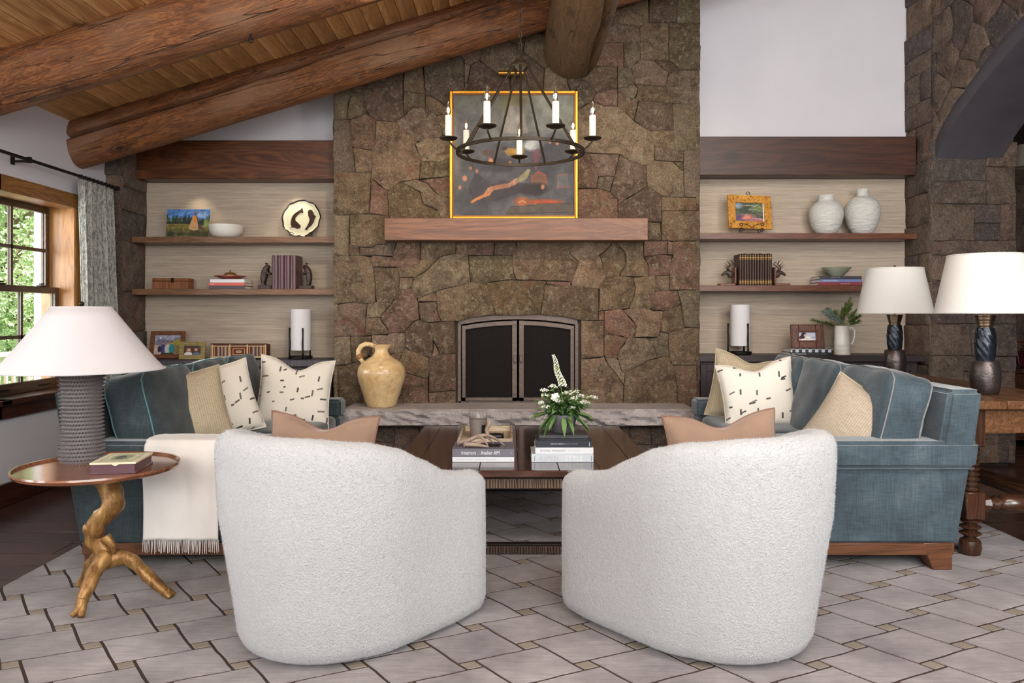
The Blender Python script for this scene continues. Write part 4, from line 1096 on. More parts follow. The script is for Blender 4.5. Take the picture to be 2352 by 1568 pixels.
# ============================================================ SWIVEL CHAIRS
M['fleece'] = None
def fleece(name, c):
    t = NT(name); v = t.coord(rand=False)
    a = t.noise(v, 75, 5, .7, .6); b = t.noise(v, 5, 3)
    vo = t.n('ShaderNodeTexVoronoi', i_Vector=v, i_Scale=130.0)
    d = tuple(x*.90 for x in c[:3])+(1,)
    col = t.mix(t.math('MULTIPLY', b, .4), c, d)
    col = t.mix(.6, col, t.ramp(a, [(.35, (.86,)*3), (.6, (1.02,)*3)]), 'MULTIPLY')
    h = t.math('ADD', a, t.math('MULTIPLY', vo.outputs[0], .5))
    return t.out(col, .95, t.bump(h, .55, .008), sheen=.35, spec=.1)
M['fleece'] = fleece('white_boucle', C(188,189,191))
def chair(loc, rz, mirror, label, seed):
    r = empty('swivel_chair', loc, (0, 0, rz), label=label, cat='armchair', group=None)
    R = .418; T = .12
    path = []
    nS, nA = 9, 34
    F = .50
    for i in range(nS): path.append((R, F-F*i/nS, 1, 0, 0))
    for i in range(nA+1):
        a = PI*i/nA; path.append((R*math.cos(a), -R*math.sin(a), math.cos(a), -math.sin(a), a))
    for i in range(1, nS+1): path.append((-R, F*i/nS, -1, 0, PI))
    Ls = [0]
    for a, b in zip(path[:-1], path[1:]): Ls.append(Ls[-1]+math.hypot(a[0]-b[0], a[1]-b[1]))
    tot = Ls[-1]
    def Hs(s):
        t = s/tot*2
        t = t if t < 1 else 2-t            # 0 at the arm front .. 1 at the back centre
        pts = [(0, .588), (.10, .60), (.22, .625), (.36, .70), (.47, .755), (.6, .79), (.8, .812), (1, .816)]
        for (a, h0), (b, h1) in zip(pts[:-1], pts[1:]):
            if t <= b:
                k = (t-a)/(b-a); k = k*k*(3-2*k)*.35+k*.65; return h0+(h1-h0)*k
        return pts[-1][1]
    vs = []; fs = []; outer = []
    base_prof = None
    for (x, y, nx, ny, a), s in zip(path, Ls):
        t = s/tot*2; t = t if t < 1 else 2-t
        tap = .085*min(1, max(0, (t-.15)/.45))
        H = Hs(s); e = min(s, tot-s); cr = 0
        if e < .05: cr = .018*(1-e/.05)**1.5
        pr = [(-tap-.085, .012), (-tap-.04, .012), (-tap-.012, .03), (-tap*.93, .07), (-tap*.72, .2), (-tap*.42, .36), (-tap*.15, .5)]
        pr = [(o, z) for o, z in pr if z < H-.12]+[(-.002, H-.10), (-.003, H-.05), (-.014, H-.02), (-.04, H-.003), (-T/2, H), (-T+.035, H-.003), (-T+.012, H-.022), (-T, H-.06), (-T-.005, .40), (-T-.005, .10)]
        while len(pr) < 17: pr.insert(6, pr[6])
        row = []
        for o, z in pr:
            o2 = o-(cr if o > -T/2 else -cr)
            z2 = z-(.012*(cr/.018) if z > H-.03 else 0)
            px, py = x+nx*o2, y+ny*o2
            row.append((px if not mirror else -px, py, z2))
        vs += row; outer.append(len(pr))
    m = 17
    N = len(path)
    for k in range(N-1):
        for i in range(m-1):
            q = (k*m+i, k*m+i+1, (k+1)*m+i+1, (k+1)*m+i); fs.append(q)
    fs.append(tuple(range(m))); fs.append(tuple(reversed(range((N-1)*m, N*m))))
    sh = MB().add(vs, fs).build('shell', M['fleece'], r, smooth=60)
    # seat, front panel, swivel base
    v, f = softbox(.60, .76, .17, 6, 14, (0, 0, .1), .002, seed)
    MB().add([(a, b+.16, c+.31) for a, b, c in v], f).build('seat_cushion', M['fleece'], r, smooth=180)
    v, f = softbox(.46, .60, .30, 10, 8)
    MB().add([(a, b+.17, c+.02) for a, b, c in v], f).build('seat_base', M['fleece'], r, smooth=180)
    MB().lathe([(.24, 0), (.25, .004), (.25, .012), (.05, .016), (.05, .05)], 24, (0, .05, 0)).build('swivel_base', M['iron'], r)
    # curly pile
    me = sh.data; me.calc_loop_triangles()
    tv = np.array([v.co for v in me.vertices]); tr = np.array([t.vertices for t in me.loop_triangles])
    p0, p1, p2 = tv[tr[:, 0]], tv[tr[:, 1]], tv[tr[:, 2]]
    cr_ = np.cross(p1-p0, p2-p0); A = np.linalg.norm(cr_, axis=1); ok = (A > 1e-7); 
    cen = (p0+p1+p2)/3
    rad = np.hypot(cen[:, 0], np.minimum(cen[:, 1], 0)); keep = ok & ((rad > R-T*.9) | (cen[:, 2] > .5))
    tr, p0, p1, p2, cr_, A = tr[keep], p0[keep], p1[keep], p2[keep], cr_[keep], A[keep]
    rng = np.random.default_rng(seed); n = 42000
    idx = rng.choice(len(A), n, p=A/A.sum()); u = rng.random(n); w2 = rng.random(n); fl = u+w2 > 1; u[fl] = 1-u[fl]; w2[fl] = 1-w2[fl]
    P = p0[idx]+(p1-p0)[idx]*u[:, None]+(p2-p0)[idx]*w2[:, None]; Nn = cr_[idx]/A[idx][:, None]
    Tn = rng.normal(size=(n, 3)); Tn -= (Tn*Nn).sum(1)[:, None]*Nn; Tn /= np.linalg.norm(Tn, axis=1)[:, None]
    B = np.cross(Nn, Tn); ln = (.004+.006*rng.random(n))[:, None]; wd = .0010
    tip = P+Nn*ln*.62+Tn*ln*.75; a = P-B*wd-Nn*.001; b = P+B*wd-Nn*.001
    V3 = np.empty((n*3, 3)); V3[0::3] = a; V3[1::3] = b; V3[2::3] = tip
    m2 = bpy.data.meshes.new('fleece_pile'); m2.vertices.add(n*3); m2.vertices.foreach_set('co', V3.ravel())
    m2.loops.add(n*3); m2.loops.foreach_set('vertex_index', np.arange(n*3)); m2.polygons.add(n); m2.polygons.foreach_set('loop_start', np.arange(0, n*3, 3)); m2.polygons.foreach_set('loop_total', np.full(n, 3))
    m2.update(); m2.validate()
    o = link_mesh('fleece_pile', m2, M['fleece'], r); o['kind'] = 'stuff'
    return r
chair((-.695, 2.965, RZ), math.radians(-30), False, 'white fleecy barrel swivel chair on the left, seen from behind', 3)
chair((.815, 2.965, RZ), math.radians(30), True, 'white fleecy barrel swivel chair on the right, seen from behind', 4)
cushion('lumbar_pillow', (-.79, 3.13, .455), rotm(-8, 10, 2), .47, .385, .15, M['tan'], M['tanpipe'], 'tan suede cushion with a dented top in the left white swivel chair', 'cushion', chop=.14, seed=21)
cushion('lumbar_pillow', (.905, 3.15, .455), rotm(6, 10, -3), .49, .39, .15, M['tan'], M['tanpipe'], 'tan suede cushion with a dented top in the right white swivel chair', 'cushion', chop=.14, seed=24)

# ============================================================ THROW over the left sofa's near arm
M['throw'] = plain('cream_wool', C(226,220,214), .9, bump=.15, bscale=220, sheen=.4, var=.03)
th = empty('throw_blanket', (-1.565, 3.68, RZ), label='cream wool throw with a fringe draped over the near arm of the left sofa', cat='blanket')
w_ = .355; AZ = .62
prof = [(.235, .50), (.215, .56), (.19, AZ-.004), (.17, AZ+.010), (.10, AZ+.013), (.03, AZ+.012), (.004, AZ+.006), (-.006, AZ-.02), (-.012, .55), (-.018, .48), (-.016, .40), (-.022, .30), (-.026, .20), (-.03, .165)]
vs = []; fs = []; nx = 30
P_ = []
for (a, b), (c, d) in zip(prof[:-1], prof[1:]):
    for k in range(3): P_.append((a+(c-a)*k/3, b+(d-b)*k/3))
P_.append(prof[-1])
for k, (y_, z_) in enumerate(P_):
    for i in range(nx+1):
        u = i/nx; x_ = -w_/2+w_*u+.006*math.sin(z_*9)+.004*noise.noise(Vector((z_*6, 3, 1)))
        hang = max(0, min(1, (AZ-z_)/.4)) if y_ < .02 else 0
        f = .010*math.sin(u*9+1.2)*(.3+hang)+.008*noise.noise(Vector((u*4, z_*5, 7)))
        vs.append((x_, y_-(abs(f)+.004 if y_ < 0 else 0), z_+(abs(f)*.5 if y_ > .01 else 0)))
for k in range(len(P_)-1):
    for i in range(nx):
        a = k*(nx+1)+i; fs.append((a, a+1, a+nx+2, a+nx+1))
cl = MB().add(vs, fs).build('cloth', M['throw'], th, smooth=180)
sol = cl.modifiers.new('thickness', 'SOLIDIFY'); sol.thickness = .004; sol.offset = 1
mb = MB(); last = vs[-(nx+1):]
for k in range(58):
    u = k/57*nx; i = min(nx-1, int(u)); p = Vector(last[i]).lerp(Vector(last[i+1]), u-i)
    dx = random.uniform(-.006, .006); L_ = random.uniform(.055, .07)
    mb.tube([p, p+Vector((dx*.3, -.002, -L_*.4)), p+Vector((dx, -.001, -L_))], [.0018, .0016, .0012], 4)
o = mb.build('fringe', M['throw'], th, smooth=0); o['kind'] = 'stuff'

# ============================================================ COFFEE TABLE
M['ctable'] = wood('table_top', C(44,26,20), C(66,42,34), C(84,56,44), axis=1, rough=.16, gs=.9, coat=.35, bump=.04, knots=False)
M['ctable_edge'] = wood('table_edge', C(52,30,24), C(80,50,40), C(100,66,52), axis=0, rough=.3, gs=.9, bump=.04, knots=False)
M['rib'] = plain('ribbed_wood', C(122,98,80), .5, bump=.2, var=.25)
M['rib_low'] = plain('ribbed_wood_dark', C(84,66,58), .5, bump=.2, var=.25)
M['tabledark'] = plain('dark_table_frame', C(40,30,28), .5)
ct = empty('coffee_table', (.085, 3.90, RZ), label='large dark wood coffee table with ribbed carved aprons and an open base', cat='table')
HW = .69; TD = 1.54; TZ = .452-RZ
def board(x0, x1, y0, y1, mat=None): Box('top_board', mat or M['ctable'], x0+.001, x1-.001, y0+.001, y1-.001, TZ-.035, TZ, ct, bevel=.002)
board(-HW, -HW+.12, 0, TD); board(HW-.12, HW, 0, TD)
bx = [-HW+.12, -.40, -.24, -.04, .17, .38, HW-.12]
for a, b in zip(bx[:-1], bx[1:]): board(a, b, 0, TD)
Box('top_edge', M['ctable_edge'], -HW-.004, HW+.004, -.006, 0.0, TZ-.034, TZ-.003, ct, bevel=.002)
Box('frame', M['tabledark'], -HW+.03, HW-.03, .025, TD-.025, TZ-.043, TZ-.035, ct)
def ribbed(name, x0, x1, y0, y1, z0, z1, axis, mat, dark):
    c = Box(name, dark, x0, x1, y0, y1, z0, z1, ct, bevel=.002)
    mb = MB(); rr = random.Random(int(x0*1000+y0*100)); L0, L1 = (x0, x1) if axis == 0 else (y0, y1)
    p = L0+.004
    while p < L1-.012:
        w0 = rr.uniform(.006, .016); w1 = rr.uniform(.006, .016); e = (w0+w1)/2+.003
        for s in (0, 1):
            yo = (y0 if axis == 0 else x0) if s == 0 else (y1 if axis == 0 else x1); d = -.005 if s == 0 else .005
            if axis == 0:
                b = [(p, yo, z0+.004), (p+w0, yo, z0+.004), (p+w1*.5+w0*.5, yo+d, z0+.006), (p+.3*w0, yo+d, z0+.006), (p, yo, z1-.004), (p+w1, yo, z1-.004), (p+.8*w1, yo+d, z1-.006), (p+.2*w1, yo+d, z1-.006)]
            else:
                b = [(yo, p, z0+.004), (yo, p+w0, z0+.004), (yo+d, p+w1*.5+w0*.5, z0+.006), (yo+d, p+.3*w0, z0+.006), (yo, p, z1-.004), (yo, p+w1, z1-.004), (yo+d, p+.8*w1, z1-.006), (yo+d, p+.2*w1, z1-.006)]
            mb.add(b, [(0,1,5,4),(1,2,6,5),(2,3,7,6),(3,0,4,7)])
        p += max(w0, w1)+.0015
    o = mb.build('carved_ribs', mat, c, smooth=0); o['kind'] = 'stuff'
H0, H1 = TZ-.105, TZ-.045
a_, b_ = -HW+.04, HW-.04; ya, yb = .04, TD-.04
ribbed('apron', a_, b_, ya, ya+.03, H0, H1, 0, M['rib'], M['tabledark']); ribbed('apron', a_, b_, yb-.03, yb, H0, H1, 0, M['rib'], M['tabledark'])
ribbed('apron', a_, a_+.03, ya+.03, yb-.03, H0, H1, 1, M['rib'], M['tabledark']); ribbed('apron', b_-.03, b_, ya+.03, yb-.03, H0, H1, 1, M['rib'], M['tabledark'])
ribbed('stretcher', a_, b_, ya, ya+.05, .0, .052, 0, M['rib_low'], M['tabledark']); ribbed('stretcher', a_, b_, yb-.05, yb, .0, .052, 0, M['rib_low'], M['tabledark'])
ribbed('stretcher', a_, a_+.05, ya+.05, yb-.05, .0, .052, 1, M['rib_low'], M['tabledark']); ribbed('stretcher', b_-.05, b_, ya+.05, yb-.05, .0, .052, 1, M['rib_low'], M['tabledark'])
for xa in (a_, b_-.06):
    for y0_ in (ya, yb-.06): Box('leg', M['tabledark'], xa, xa+.06, y0_, y0_+.06, .05, TZ-.10, ct, bevel=.003)

# ============================================================ CONSOLE TABLE behind the right sofa
M['oak'] = wood('console_oak', C(66,40,24), C(102,68,42), C(128,90,58), axis=1, rough=.35, gs=1.0, coat=.15)
M['turned'] = wood('turned_wood', C(40,24,16), C(64,40,28), C(84,56,40), axis=2, rough=.25, gs=1.0, coat=.3, knots=False)
cs = empty('console_table', (2.62, 3.86, 0), label='long wooden console table with turned legs behind the right sofa', cat='table')
CW = .31; CL = 1.95; CZ = .81; LX = .245
for i, (a, b) in enumerate(((-CW, -.11), (-.11, .12), (.12, CW+.06))):
    Box('top_board', M['oak'], a+.001, b-.001, 0, CL, CZ-.045, CZ, cs, bevel=.005)
Box('apron', M['oak'], -LX+.05, LX-.05, .05, .08, CZ-.17, CZ-.045, cs, bevel=.003); Box('apron', M['oak'], -LX+.05, LX-.05, CL-.08, CL-.05, CZ-.17, CZ-.045, cs, bevel=.003)
Box('apron', M['oak'], -LX-.03, -LX, .12, CL-.12, CZ-.17, CZ-.045, cs, bevel=.003); Box('apron', M['oak'], LX, LX+.03, .12, CL-.12, CZ-.17, CZ-.045, cs, bevel=.003)
def turned_leg(x, y):
    q = Box('leg', M['turned'], x-.05, x+.05, y-.05, y+.05, CZ-.24, CZ-.045, cs, bevel=.004)
    Box('leg_block', M['turned'], x-.052, x+.052, y-.052, y+.052, .20, .34, q, bevel=.006)
    pr = []
    z = .335
    while z < CZ-.25:
        pr += [(.034, z), (.046, z+.012), (.034, z+.024)]; z += .026
    MB().lathe(pr, 20, (x, y, 0)).build('leg_turning', M['turned'], q)
    pr = [(.030, 0.0), (.048, .018), (.055, .05), (.048, .085), (.026, .10)]
    for zz in (.105, .138, .171): pr += [(.03, zz), (.050, zz+.012), (.052, zz+.018), (.03, zz+.03)]
    MB().lathe(pr, 24, (x, y, 0)).build('leg_foot', M['turned'], q)
for x in (-LX, LX):
    for y in (.09, CL-.09): turned_leg(x, y)
def stretch(p, q):
    p, q = Vector(p), Vector(q); L = (q-p).length; pr = []
    mb = MB(); t_ = 0
    pts = [(.0, .03), (.04, .042), (.06, .03), (.08, .045), (.10, .032), (.12, .05)]
    prf = [(r, z) for z, r in pts]+[(r, L-z) for z, r in reversed(pts)]
    mb.lathe([(r, z) for r, z in prf], 8)
    o = mb.build('stretcher', M['turned'], cs); o.location = p; o.rotation_euler = (q-p).to_track_quat('Z', 'X').to_euler()
for y in (.09, CL-.09): stretch((-LX+.05, y, .27), (LX-.05, y, .27))
for x in (-LX, LX): stretch((x, .142, .27), (x, CL-.142, .27))
# ============================================================ LAMPS
M['bulb'] = NT('warm_bulb'); _b = M['bulb']; _b.b.inputs['Emission Color'].default_value = (1, .72, .42, 1); _b.b.inputs['Emission Strength'].default_value = 14
M['bulb'] = _b.out((1, .9, .8, 1), .4)
M['spiked'] = plain('dark_spiked_ceramic', C(108,102,102), .55, bump=.15, var=.15)
def shade(parent, r0, r1, z0, z1, mat, n=64, flare=0):
    m = MB(); k = 6; pr = []
    for i in range(k+1):
        t = i/k; pr.append((r0+(r1-r0)*t+flare*(1-t)**6, z0+(z1-z0)*t))
    inn = [(r-.003, z) for r, z in reversed(pr)]
    vs = []; fs = []; full = pr+inn; L = len(full)
    for r, z in full:
        for i in range(n): a = 2*PI*i/n; vs.append((r*math.cos(a), r*math.sin(a), z))
    for q in range(L):
        q2 = (q+1) % L
        for i in range(n): j = (i+1) % n; fs.append((q*n+i, q*n+j, q2*n+j, q2*n+i))
    o = m.add(vs, fs).build('lamp_shade', mat, parent, smooth=60)
    tr = MB(); 
    for r, z in ((pr[0][0], z0+.004), (pr[-1][0], z1-.004)):
        tr.tube([((r+.001)*math.cos(2*PI*i/n), (r+.001)*math.sin(2*PI*i/n), z) for i in range(n)], .0035, 6, closed=True)
    tr.build('shade_trim', mat, o)
    sp = MB()
    for i in range(3): a = 2*PI*i/3; sp.tube([(0, 0, z1-.015), ((pr[-1][0]-.004)*math.cos(a), (pr[-1][0]-.004)*math.sin(a), z1-.006)], .002, 5)
    sp.build('shade_spider', M['brass'], o)
    return o
L1 = empty('table_lamp', (-1.925, 3.45, .590), label='table lamp with a dark spiked column base and a wide white cone shade', cat='lamp')
rad = lambda z: .077+.009*abs(z/.40-.5)**1.5*2.8
MB().lathe([(rad(0), 0), (rad(.002)+.002, .004)]+[(rad(.4*i/14), .4*i/14) for i in range(1, 15)]+[(.06, .405), (.02, .41)], 40).build('base', M['spiked'], L1)
mb = MB(); rows, cols = 23, 40
for i in range(rows):
    z = .012+.38*i/(rows-1)
    for j in range(cols):
        a = 2*PI*(j+.5*(i % 2))/cols; r = rad(z)-.001; rr = .0072
        n = Vector((math.cos(a), math.sin(a), 0)); tn = Vector((-math.sin(a), math.cos(a), 0)); up = Vector((0, 0, 1)); c = n*r+up*z
        tip = c+n*.016+up*.0035
        mb.add([c+tn*rr, c+up*rr, c-tn*rr, c-up*rr, tip], [(0,1,4),(1,2,4),(2,3,4),(3,0,4)])
o = mb.build('spikes', M['spiked'], L1, smooth=0); o['kind'] = 'stuff'
MB().tube([(0, 0, .405), (0, 0, .68)], .008, 10).build('stem', M['brass'], L1)
shade(L1, .335, .120, .405, .692, M['white_shade'], flare=.008)
MB().lathe([(.004, 0), (.006, .006), (.011, .014), (.009, .022), (.002, .027)], 12, (0, 0, .688)).build('finial', M['iron'], L1)
MB().ball((0, 0, .56), .03, 12).build('bulb', M['ceramic'], L1)

M['hammered'] = plain('hammered_bronze', C(84,76,74), .34, .75, bump=.6, bscale=22, var=.3, vscale=9)
M['bluebronze'] = plain('blue_glazed_metal', C(40,46,54), .25, .5, bump=.1, bscale=60)
M['brasscone'] = plain('ridged_bronze', C(120,100,82), .3, .85)
def tall_lamp(loc, label):
    L = empty('console_lamp', loc, label=label, cat='lamp')
    MB().lathe([(.058, 0), (.066, .01), (.074, .06), (.076, .10), (.073, .14), (.066, .178), (.06, .184)], 40).build('base', M['hammered'], L)
    n = 48; pr = []
    for i in range(30): t = i/29; pr.append((.044+.008*math.sin(PI*t), .184+.178*t))
    MB().lathe([(.04, .184)]+pr+[(.04, .362)], n, wob=lambda a, z: .035*math.sin(9*a+z*120)*(1 if .19 < z < .355 else 0)).build('middle', M['bluebronze'], L)
    pr = []
    for i in range(9): z = .362+.008*i; r = .036+.0022*i; pr += [(r-.003, z), (r+.001, z+.002), (r+.001, z+.005), (r-.003, z+.007)]
    MB().lathe(pr, 40).build('cone', M['brasscone'], L)
    MB().tube([(0, 0, .43), (0, 0, .755)], .006, 8).build('stem', M['brass'], L)
    shade(L, .250, .184, .44, .762, M['cream_shade'])
    MB().lathe([(.003, 0), (.008, .008), (.005, .014), (.010, .02), (.003, .026)], 12, (0, 0, .755)).build('finial', M['iron'], L)
    MB().ball((0, 0, .6), .03, 12).build('bulb', M['ceramic'], L)
tall_lamp((fx(2263, 4.19), 4.19, .81), 'console lamp nearest the viewer, with a hammered bronze base and a large cream shade')
tall_lamp((fx(2055, 5.43), 5.43, .81), 'console lamp farther back, with a hammered bronze base, standing between the sofa and the niche')

# ============================================================ SIDE TABLE with root-shaped gilt leg
M['gilt'] = None
t = NT('gilded_wood'); v_ = t.coord(rand=False); a = t.noise(t.coord((14, 14, 3), rand=False), 1.5, 6, .65, .8); b = t.noise(v_, 40, 5, .7)
M['gilt'] = t.out(t.ramp(t.math('ADD', t.math('MULTIPLY', a, .7), t.math('MULTIPLY', b, .35)), [(.35, C(84,56,30)), (.5, C(142,102,56)), (.65, C(182,142,84))]), .38, t.bump(t.math('ADD', a, t.math('MULTIPLY', b, .4)), .5, .01), .35)
M['walnuttop'] = wood('side_table_walnut', C(88,50,32), C(128,80,54), C(156,104,74), axis=0, rough=.18, gs=1.0, coat=.4, knots=False, bump=.04)
st = empty('side_table', (-1.73, 3.30, RZ), label='round walnut side table on a gilded branch-shaped tripod base', cat='table')
top = MB(); z1 = .59-RZ
top.lathe([(.10, z1-.026), (.29, z1-.020), (.320, z1-.010), (.327, z1+.002), (.325, z1+.010), (.318, z1+.010), (.312, z1+.0), (.0, z1)], 72, (-.04, 0, 0), cap0=True, cap1=False)
top.build('top', M['walnuttop'], st, smooth=35)
def branch(pts, rads, n=14, seed=0, name='leg', par=None):
    P = [Vector(p) for p in pts]; out = []; R_ = []
    for k in range(len(P)-1):
        p0 = P[max(0, k-1)]; p1 = P[k]; p2 = P[k+1]; p3 = P[min(len(P)-1, k+2)]
        for i in range(6):
            t = i/6
            out.append(.5*((2*p1)+(-p0+p2)*t+(2*p0-5*p1+4*p2-p3)*t*t+(-p0+3*p1-3*p2+p3)*t**3)); R_.append(rads[k]+(rads[k+1]-rads[k])*t)
    out.append(P[-1]); R_.append(rads[-1])
    mb = MB().tube(out, R_, n)
    vs = []
    for q in mb.v:
        v = Vector(q); nn = noise.noise(v*16+Vector((seed, 0, 0)))+.7*noise.noise(Vector((v.x*50, v.y*50, v.z*9+seed)))
        k = min(range(len(out)), key=lambda i: (out[i]-v).length_squared); d = v-out[k]
        vs.append(tuple(v+d*nn*.30))
    mb.v = vs
    return mb.build(name, M['gilt'], par or st, smooth=180)
ox, oy = -1.73, 3.30
def W(px, py, d): return (fx(px, d)-ox, d-oy, fz(py, d)-RZ)
trunk = branch([W(238, 1100, 3.31), W(258, 1135, 3.30), W(252, 1170, 3.28), W(222, 1205, 3.28), W(214, 1235, 3.29), W(236, 1262, 3.30), W(248, 1290, 3.30)],
       [.042, .046, .044, .036, .038, .040, .045], 18, 1, 'trunk')
branch([W(245, 1275, 3.29), W(222, 1305, 3.24), W(200, 1350, 3.18), W(188, 1385, 3.15)], [.040, .032, .028, .024], 14, 2, 'leg')
branch([W(190, 1375, 3.15), W(180, 1400, 3.13), (fx(168, 3.13)-ox, 3.12-oy, .008)], [.022, .016, .011], 10, 3, 'toe')
branch([W(190, 1375, 3.15), W(189, 1402, 3.13), (fx(188, 3.12)-ox, 3.11-oy, .008)], [.022, .016, .012], 10, 4, 'toe')
branch([W(250, 1280, 3.30), W(290, 1282, 3.32), W(330, 1310, 3.34), W(362, 1345, 3.34), W(382, 1362, 3.335)], [.042, .030, .026, .024, .018], 14, 5, 'leg')
branch([W(380, 1358, 3.335), (fx(392, 3.33)-ox, 3.32-oy, .008)], [.018, .013], 10, 6, 'toe')
branch([W(382, 1355, 3.335), (fx(400, 3.36)-ox, 3.36-oy, .010)], [.016, .010], 10, 7, 'toe')
branch([W(328, 1318, 3.34), W(330, 1334, 3.34)], [.014, .008], 8, 8, 'knot')
branch([W(240, 1275, 3.32), W(212, 1292, 3.40), W(196, 1325, 3.46), (fx(180, 3.47)-ox, 3.47-oy, .008)], [.034, .026, .022, .014], 14, 9, 'leg')
branch([W(214, 1235, 3.28), W(198, 1215, 3.26), W(200, 1203, 3.26)], [.020, .014, .006], 8, 10, 'knot')
branch([W(242, 1232, 3.26), W(258, 1252, 3.26), W(262, 1270, 3.27)], [.020, .018, .008], 8, 11, 'knot')

# box on the side table
bx = empty('keepsake_box', (fx(283, 3.25), 3.27, .590), (0, 0, math.radians(8)), label='purple lacquered box with a cream lid on the side table beside the spiked lamp', cat='box')
M['plum'] = plain('plum_lacquer', C(92,62,72), .3, coat=.2); M['creamlid'] = plain('cream_lid', C(220,212,182), .5)
Box('box_body', M['plum'], -.095, .075, -.115, .10, 0.006, .040, bx, bevel=.002); Box('box_base', M['plum'], -.10, .08, -.12, .105, 0, .008, bx, bevel=.002)
MB().prism([(-.10, .040), (-.012, .040), (-.012, .037), (.0, .033), (.0, .033), (.012, .037), (.012, .040), (.08, .040), (.08, .048), (-.10, .048)], -.12, .105).build('lid', M['creamlid'], bx, bevel=.001)

# painted print helper: a panel of small coloured quads
def painted(name, w_, h_, nx, ny, func, parent, loc=(0,0,0), mat='vcol', rot=(0,0,0)):
    gx = np.linspace(-w_/2, w_/2, nx+1); gz = np.linspace(0, h_, ny+1)
    XX, ZZ = np.meshgrid(gx, gz); V3 = np.stack([XX, np.zeros_like(XX), ZZ], -1).reshape(-1, 3)
    i, j = np.meshgrid(np.arange(nx), np.arange(ny)); a = (j*(nx+1)+i).ravel()
    F = np.stack([a, a+1, a+nx+2, a+nx+1], -1)
    me = bpy.data.meshes.new(name); me.from_pydata(V3.tolist(), [], F.tolist())
    u = (XX+w_/2)/w_; v = ZZ/h_; col = func(u, v)/255.0; col = np.clip(col, 0, 1)
    lin = np.where(col <= .04045, col/12.92, ((col+.055)/1.055)**2.4)
    at = me.color_attributes.new('Col', 'FLOAT_COLOR', 'POINT')
    at.data.foreach_set('color', np.concatenate([lin.reshape(-1, 3), np.ones((lin.size//3, 1))], 1).ravel())
    return link_mesh(name, me, M[mat], parent, loc, rot)
def fnoise(u, v, f, seed, oct=4):
    rng = np.random.default_rng(seed); out = np.zeros_like(u); amp = 1; tot = 0
    for o_ in range(oct):
        n = int(f*2**o_)+2; g = rng.random((n+1, n+1)); x = np.clip(u, 0, 1)*(n-1); y = np.clip(v, 0, 1)*(n-1); xi = x.astype(int); yi = y.astype(int)
        a = x-xi; b = y-yi; a = a*a*(3-2*a); b = b*b*(3-2*b)
        out += amp*(g[yi, xi]*(1-a)*(1-b)+g[yi, xi+1]*a*(1-b)+g[yi+1, xi]*(1-a)*b+g[yi+1, xi+1]*a*b); tot += amp; amp *= .55
    return out/tot
class Art:
    def __init__(s, u, v): s.u = u; s.v = v; s.c = np.zeros(u.shape+(3,))
    def fill(s, c): s.c[:] = c
    def put(s, m, c): m = np.clip(m, 0, 1)[..., None]; s.c = s.c*(1-m)+np.array(c, float)*m
    def ell(s, x, y, a, b, c, soft=.2, rot=0, k=1.0, n=0, seed=1):
        dx, dy = s.u-x, s.v-y; ca, sa = math.cos(rot), math.sin(rot)
        d = np.hypot((dx*ca+dy*sa)/a, (-dx*sa+dy*ca)/b)
        if n: d = d+n*(fnoise(s.u, s.v, 9, seed)-.5)
        s.put(k*np.clip((1-d)/soft+.5, 0, 1), c)
    def poly(s, pts, c, k=1.0):
        m = np.zeros(s.u.shape, bool); n = len(pts)
        for i in range(n):
            xa, ya = pts[i-1]; xb, yb = pts[i]
            if ya == yb: continue
            m ^= ((ya > s.v) != (yb > s.v)) & (s.u < (xb-xa)*(s.v-ya)/(yb-ya)+xa)
        s.put(m*k, c)
    def line(s, pts, w_, c, k=1.0):
        d = np.full(s.u.shape, 9.0)
        for (xa, ya), (xb, yb) in zip(pts[:-1], pts[1:]):
            L = (xb-xa)**2+(yb-ya)**2; t = np.clip(((s.u-xa)*(xb-xa)+(s.v-ya)*(yb-ya))/max(L, 1e-9), 0, 1)
            d = np.minimum(d, np.hypot(s.u-xa-t*(xb-xa), s.v-ya-t*(yb-ya)))
        s.put(k*np.clip((w_-d)/w_*2, 0, 1), c)
    def grain(s, f, amp, seed=3): s.c = s.c*(1+amp*(fnoise(s.u, s.v, f, seed, 5)-.5)[..., None]*2)

def lid_print(u, v):
    A = Art(u, v); A.fill((206,204,176)); A.grain(5, .2)
    A.ell(.5, .5, .28, .34, (150,156,128), .2, n=.3); A.ell(.47, .5, .13, .2, (88,96,82), .3, n=.3); A.line([(.08,.08),(.92,.08),(.92,.92),(.08,.92),(.08,.08)], .015, (110,116,96)); 
    for k in range(9): A.line([(.15+.08*k, .16), (.2+.08*k, .84)], .006, (140,144,118), .5)
    return A.c
painted('lid_picture', .15, .19, 60, 70, lid_print, bx, (-.01, -.10, .0486), rot=(-PI/2, 0, 0))

# ============================================================ CHANDELIER
ch = empty('chandelier', (.064, 4.5, 2.195), label='round wrought iron chandelier with seven electric candles on a chain', cat='chandelier')
mb = MB(); RR = .372; n = 72
for k in range(n):
    a0, a1 = 2*PI*k/n, 2*PI*(k+1)/n
    p = lambda a, r, z: (r*math.sin(a), -r*math.cos(a), z)
    mb.hexa([p(a0, RR-.006, -.009), p(a1, RR-.006, -.009), p(a1, RR+.006, -.009), p(a0, RR+.006, -.009), p(a0, RR-.006, .009), p(a1, RR-.006, .009), p(a1, RR+.006, .009), p(a0, RR+.006, .009)])
mb.build('ring', M['bronze'], ch)
zt = .525
for k in range(7):
    a = 2*PI*k/7
    MB().tube([(RR*math.sin(a), -RR*math.cos(a), 0), (.055*math.sin(a), -.055*math.cos(a), zt-.03), (.04*math.sin(a), -.04*math.cos(a), zt)], .0075, 8).build('rod', M['bronze'], ch)
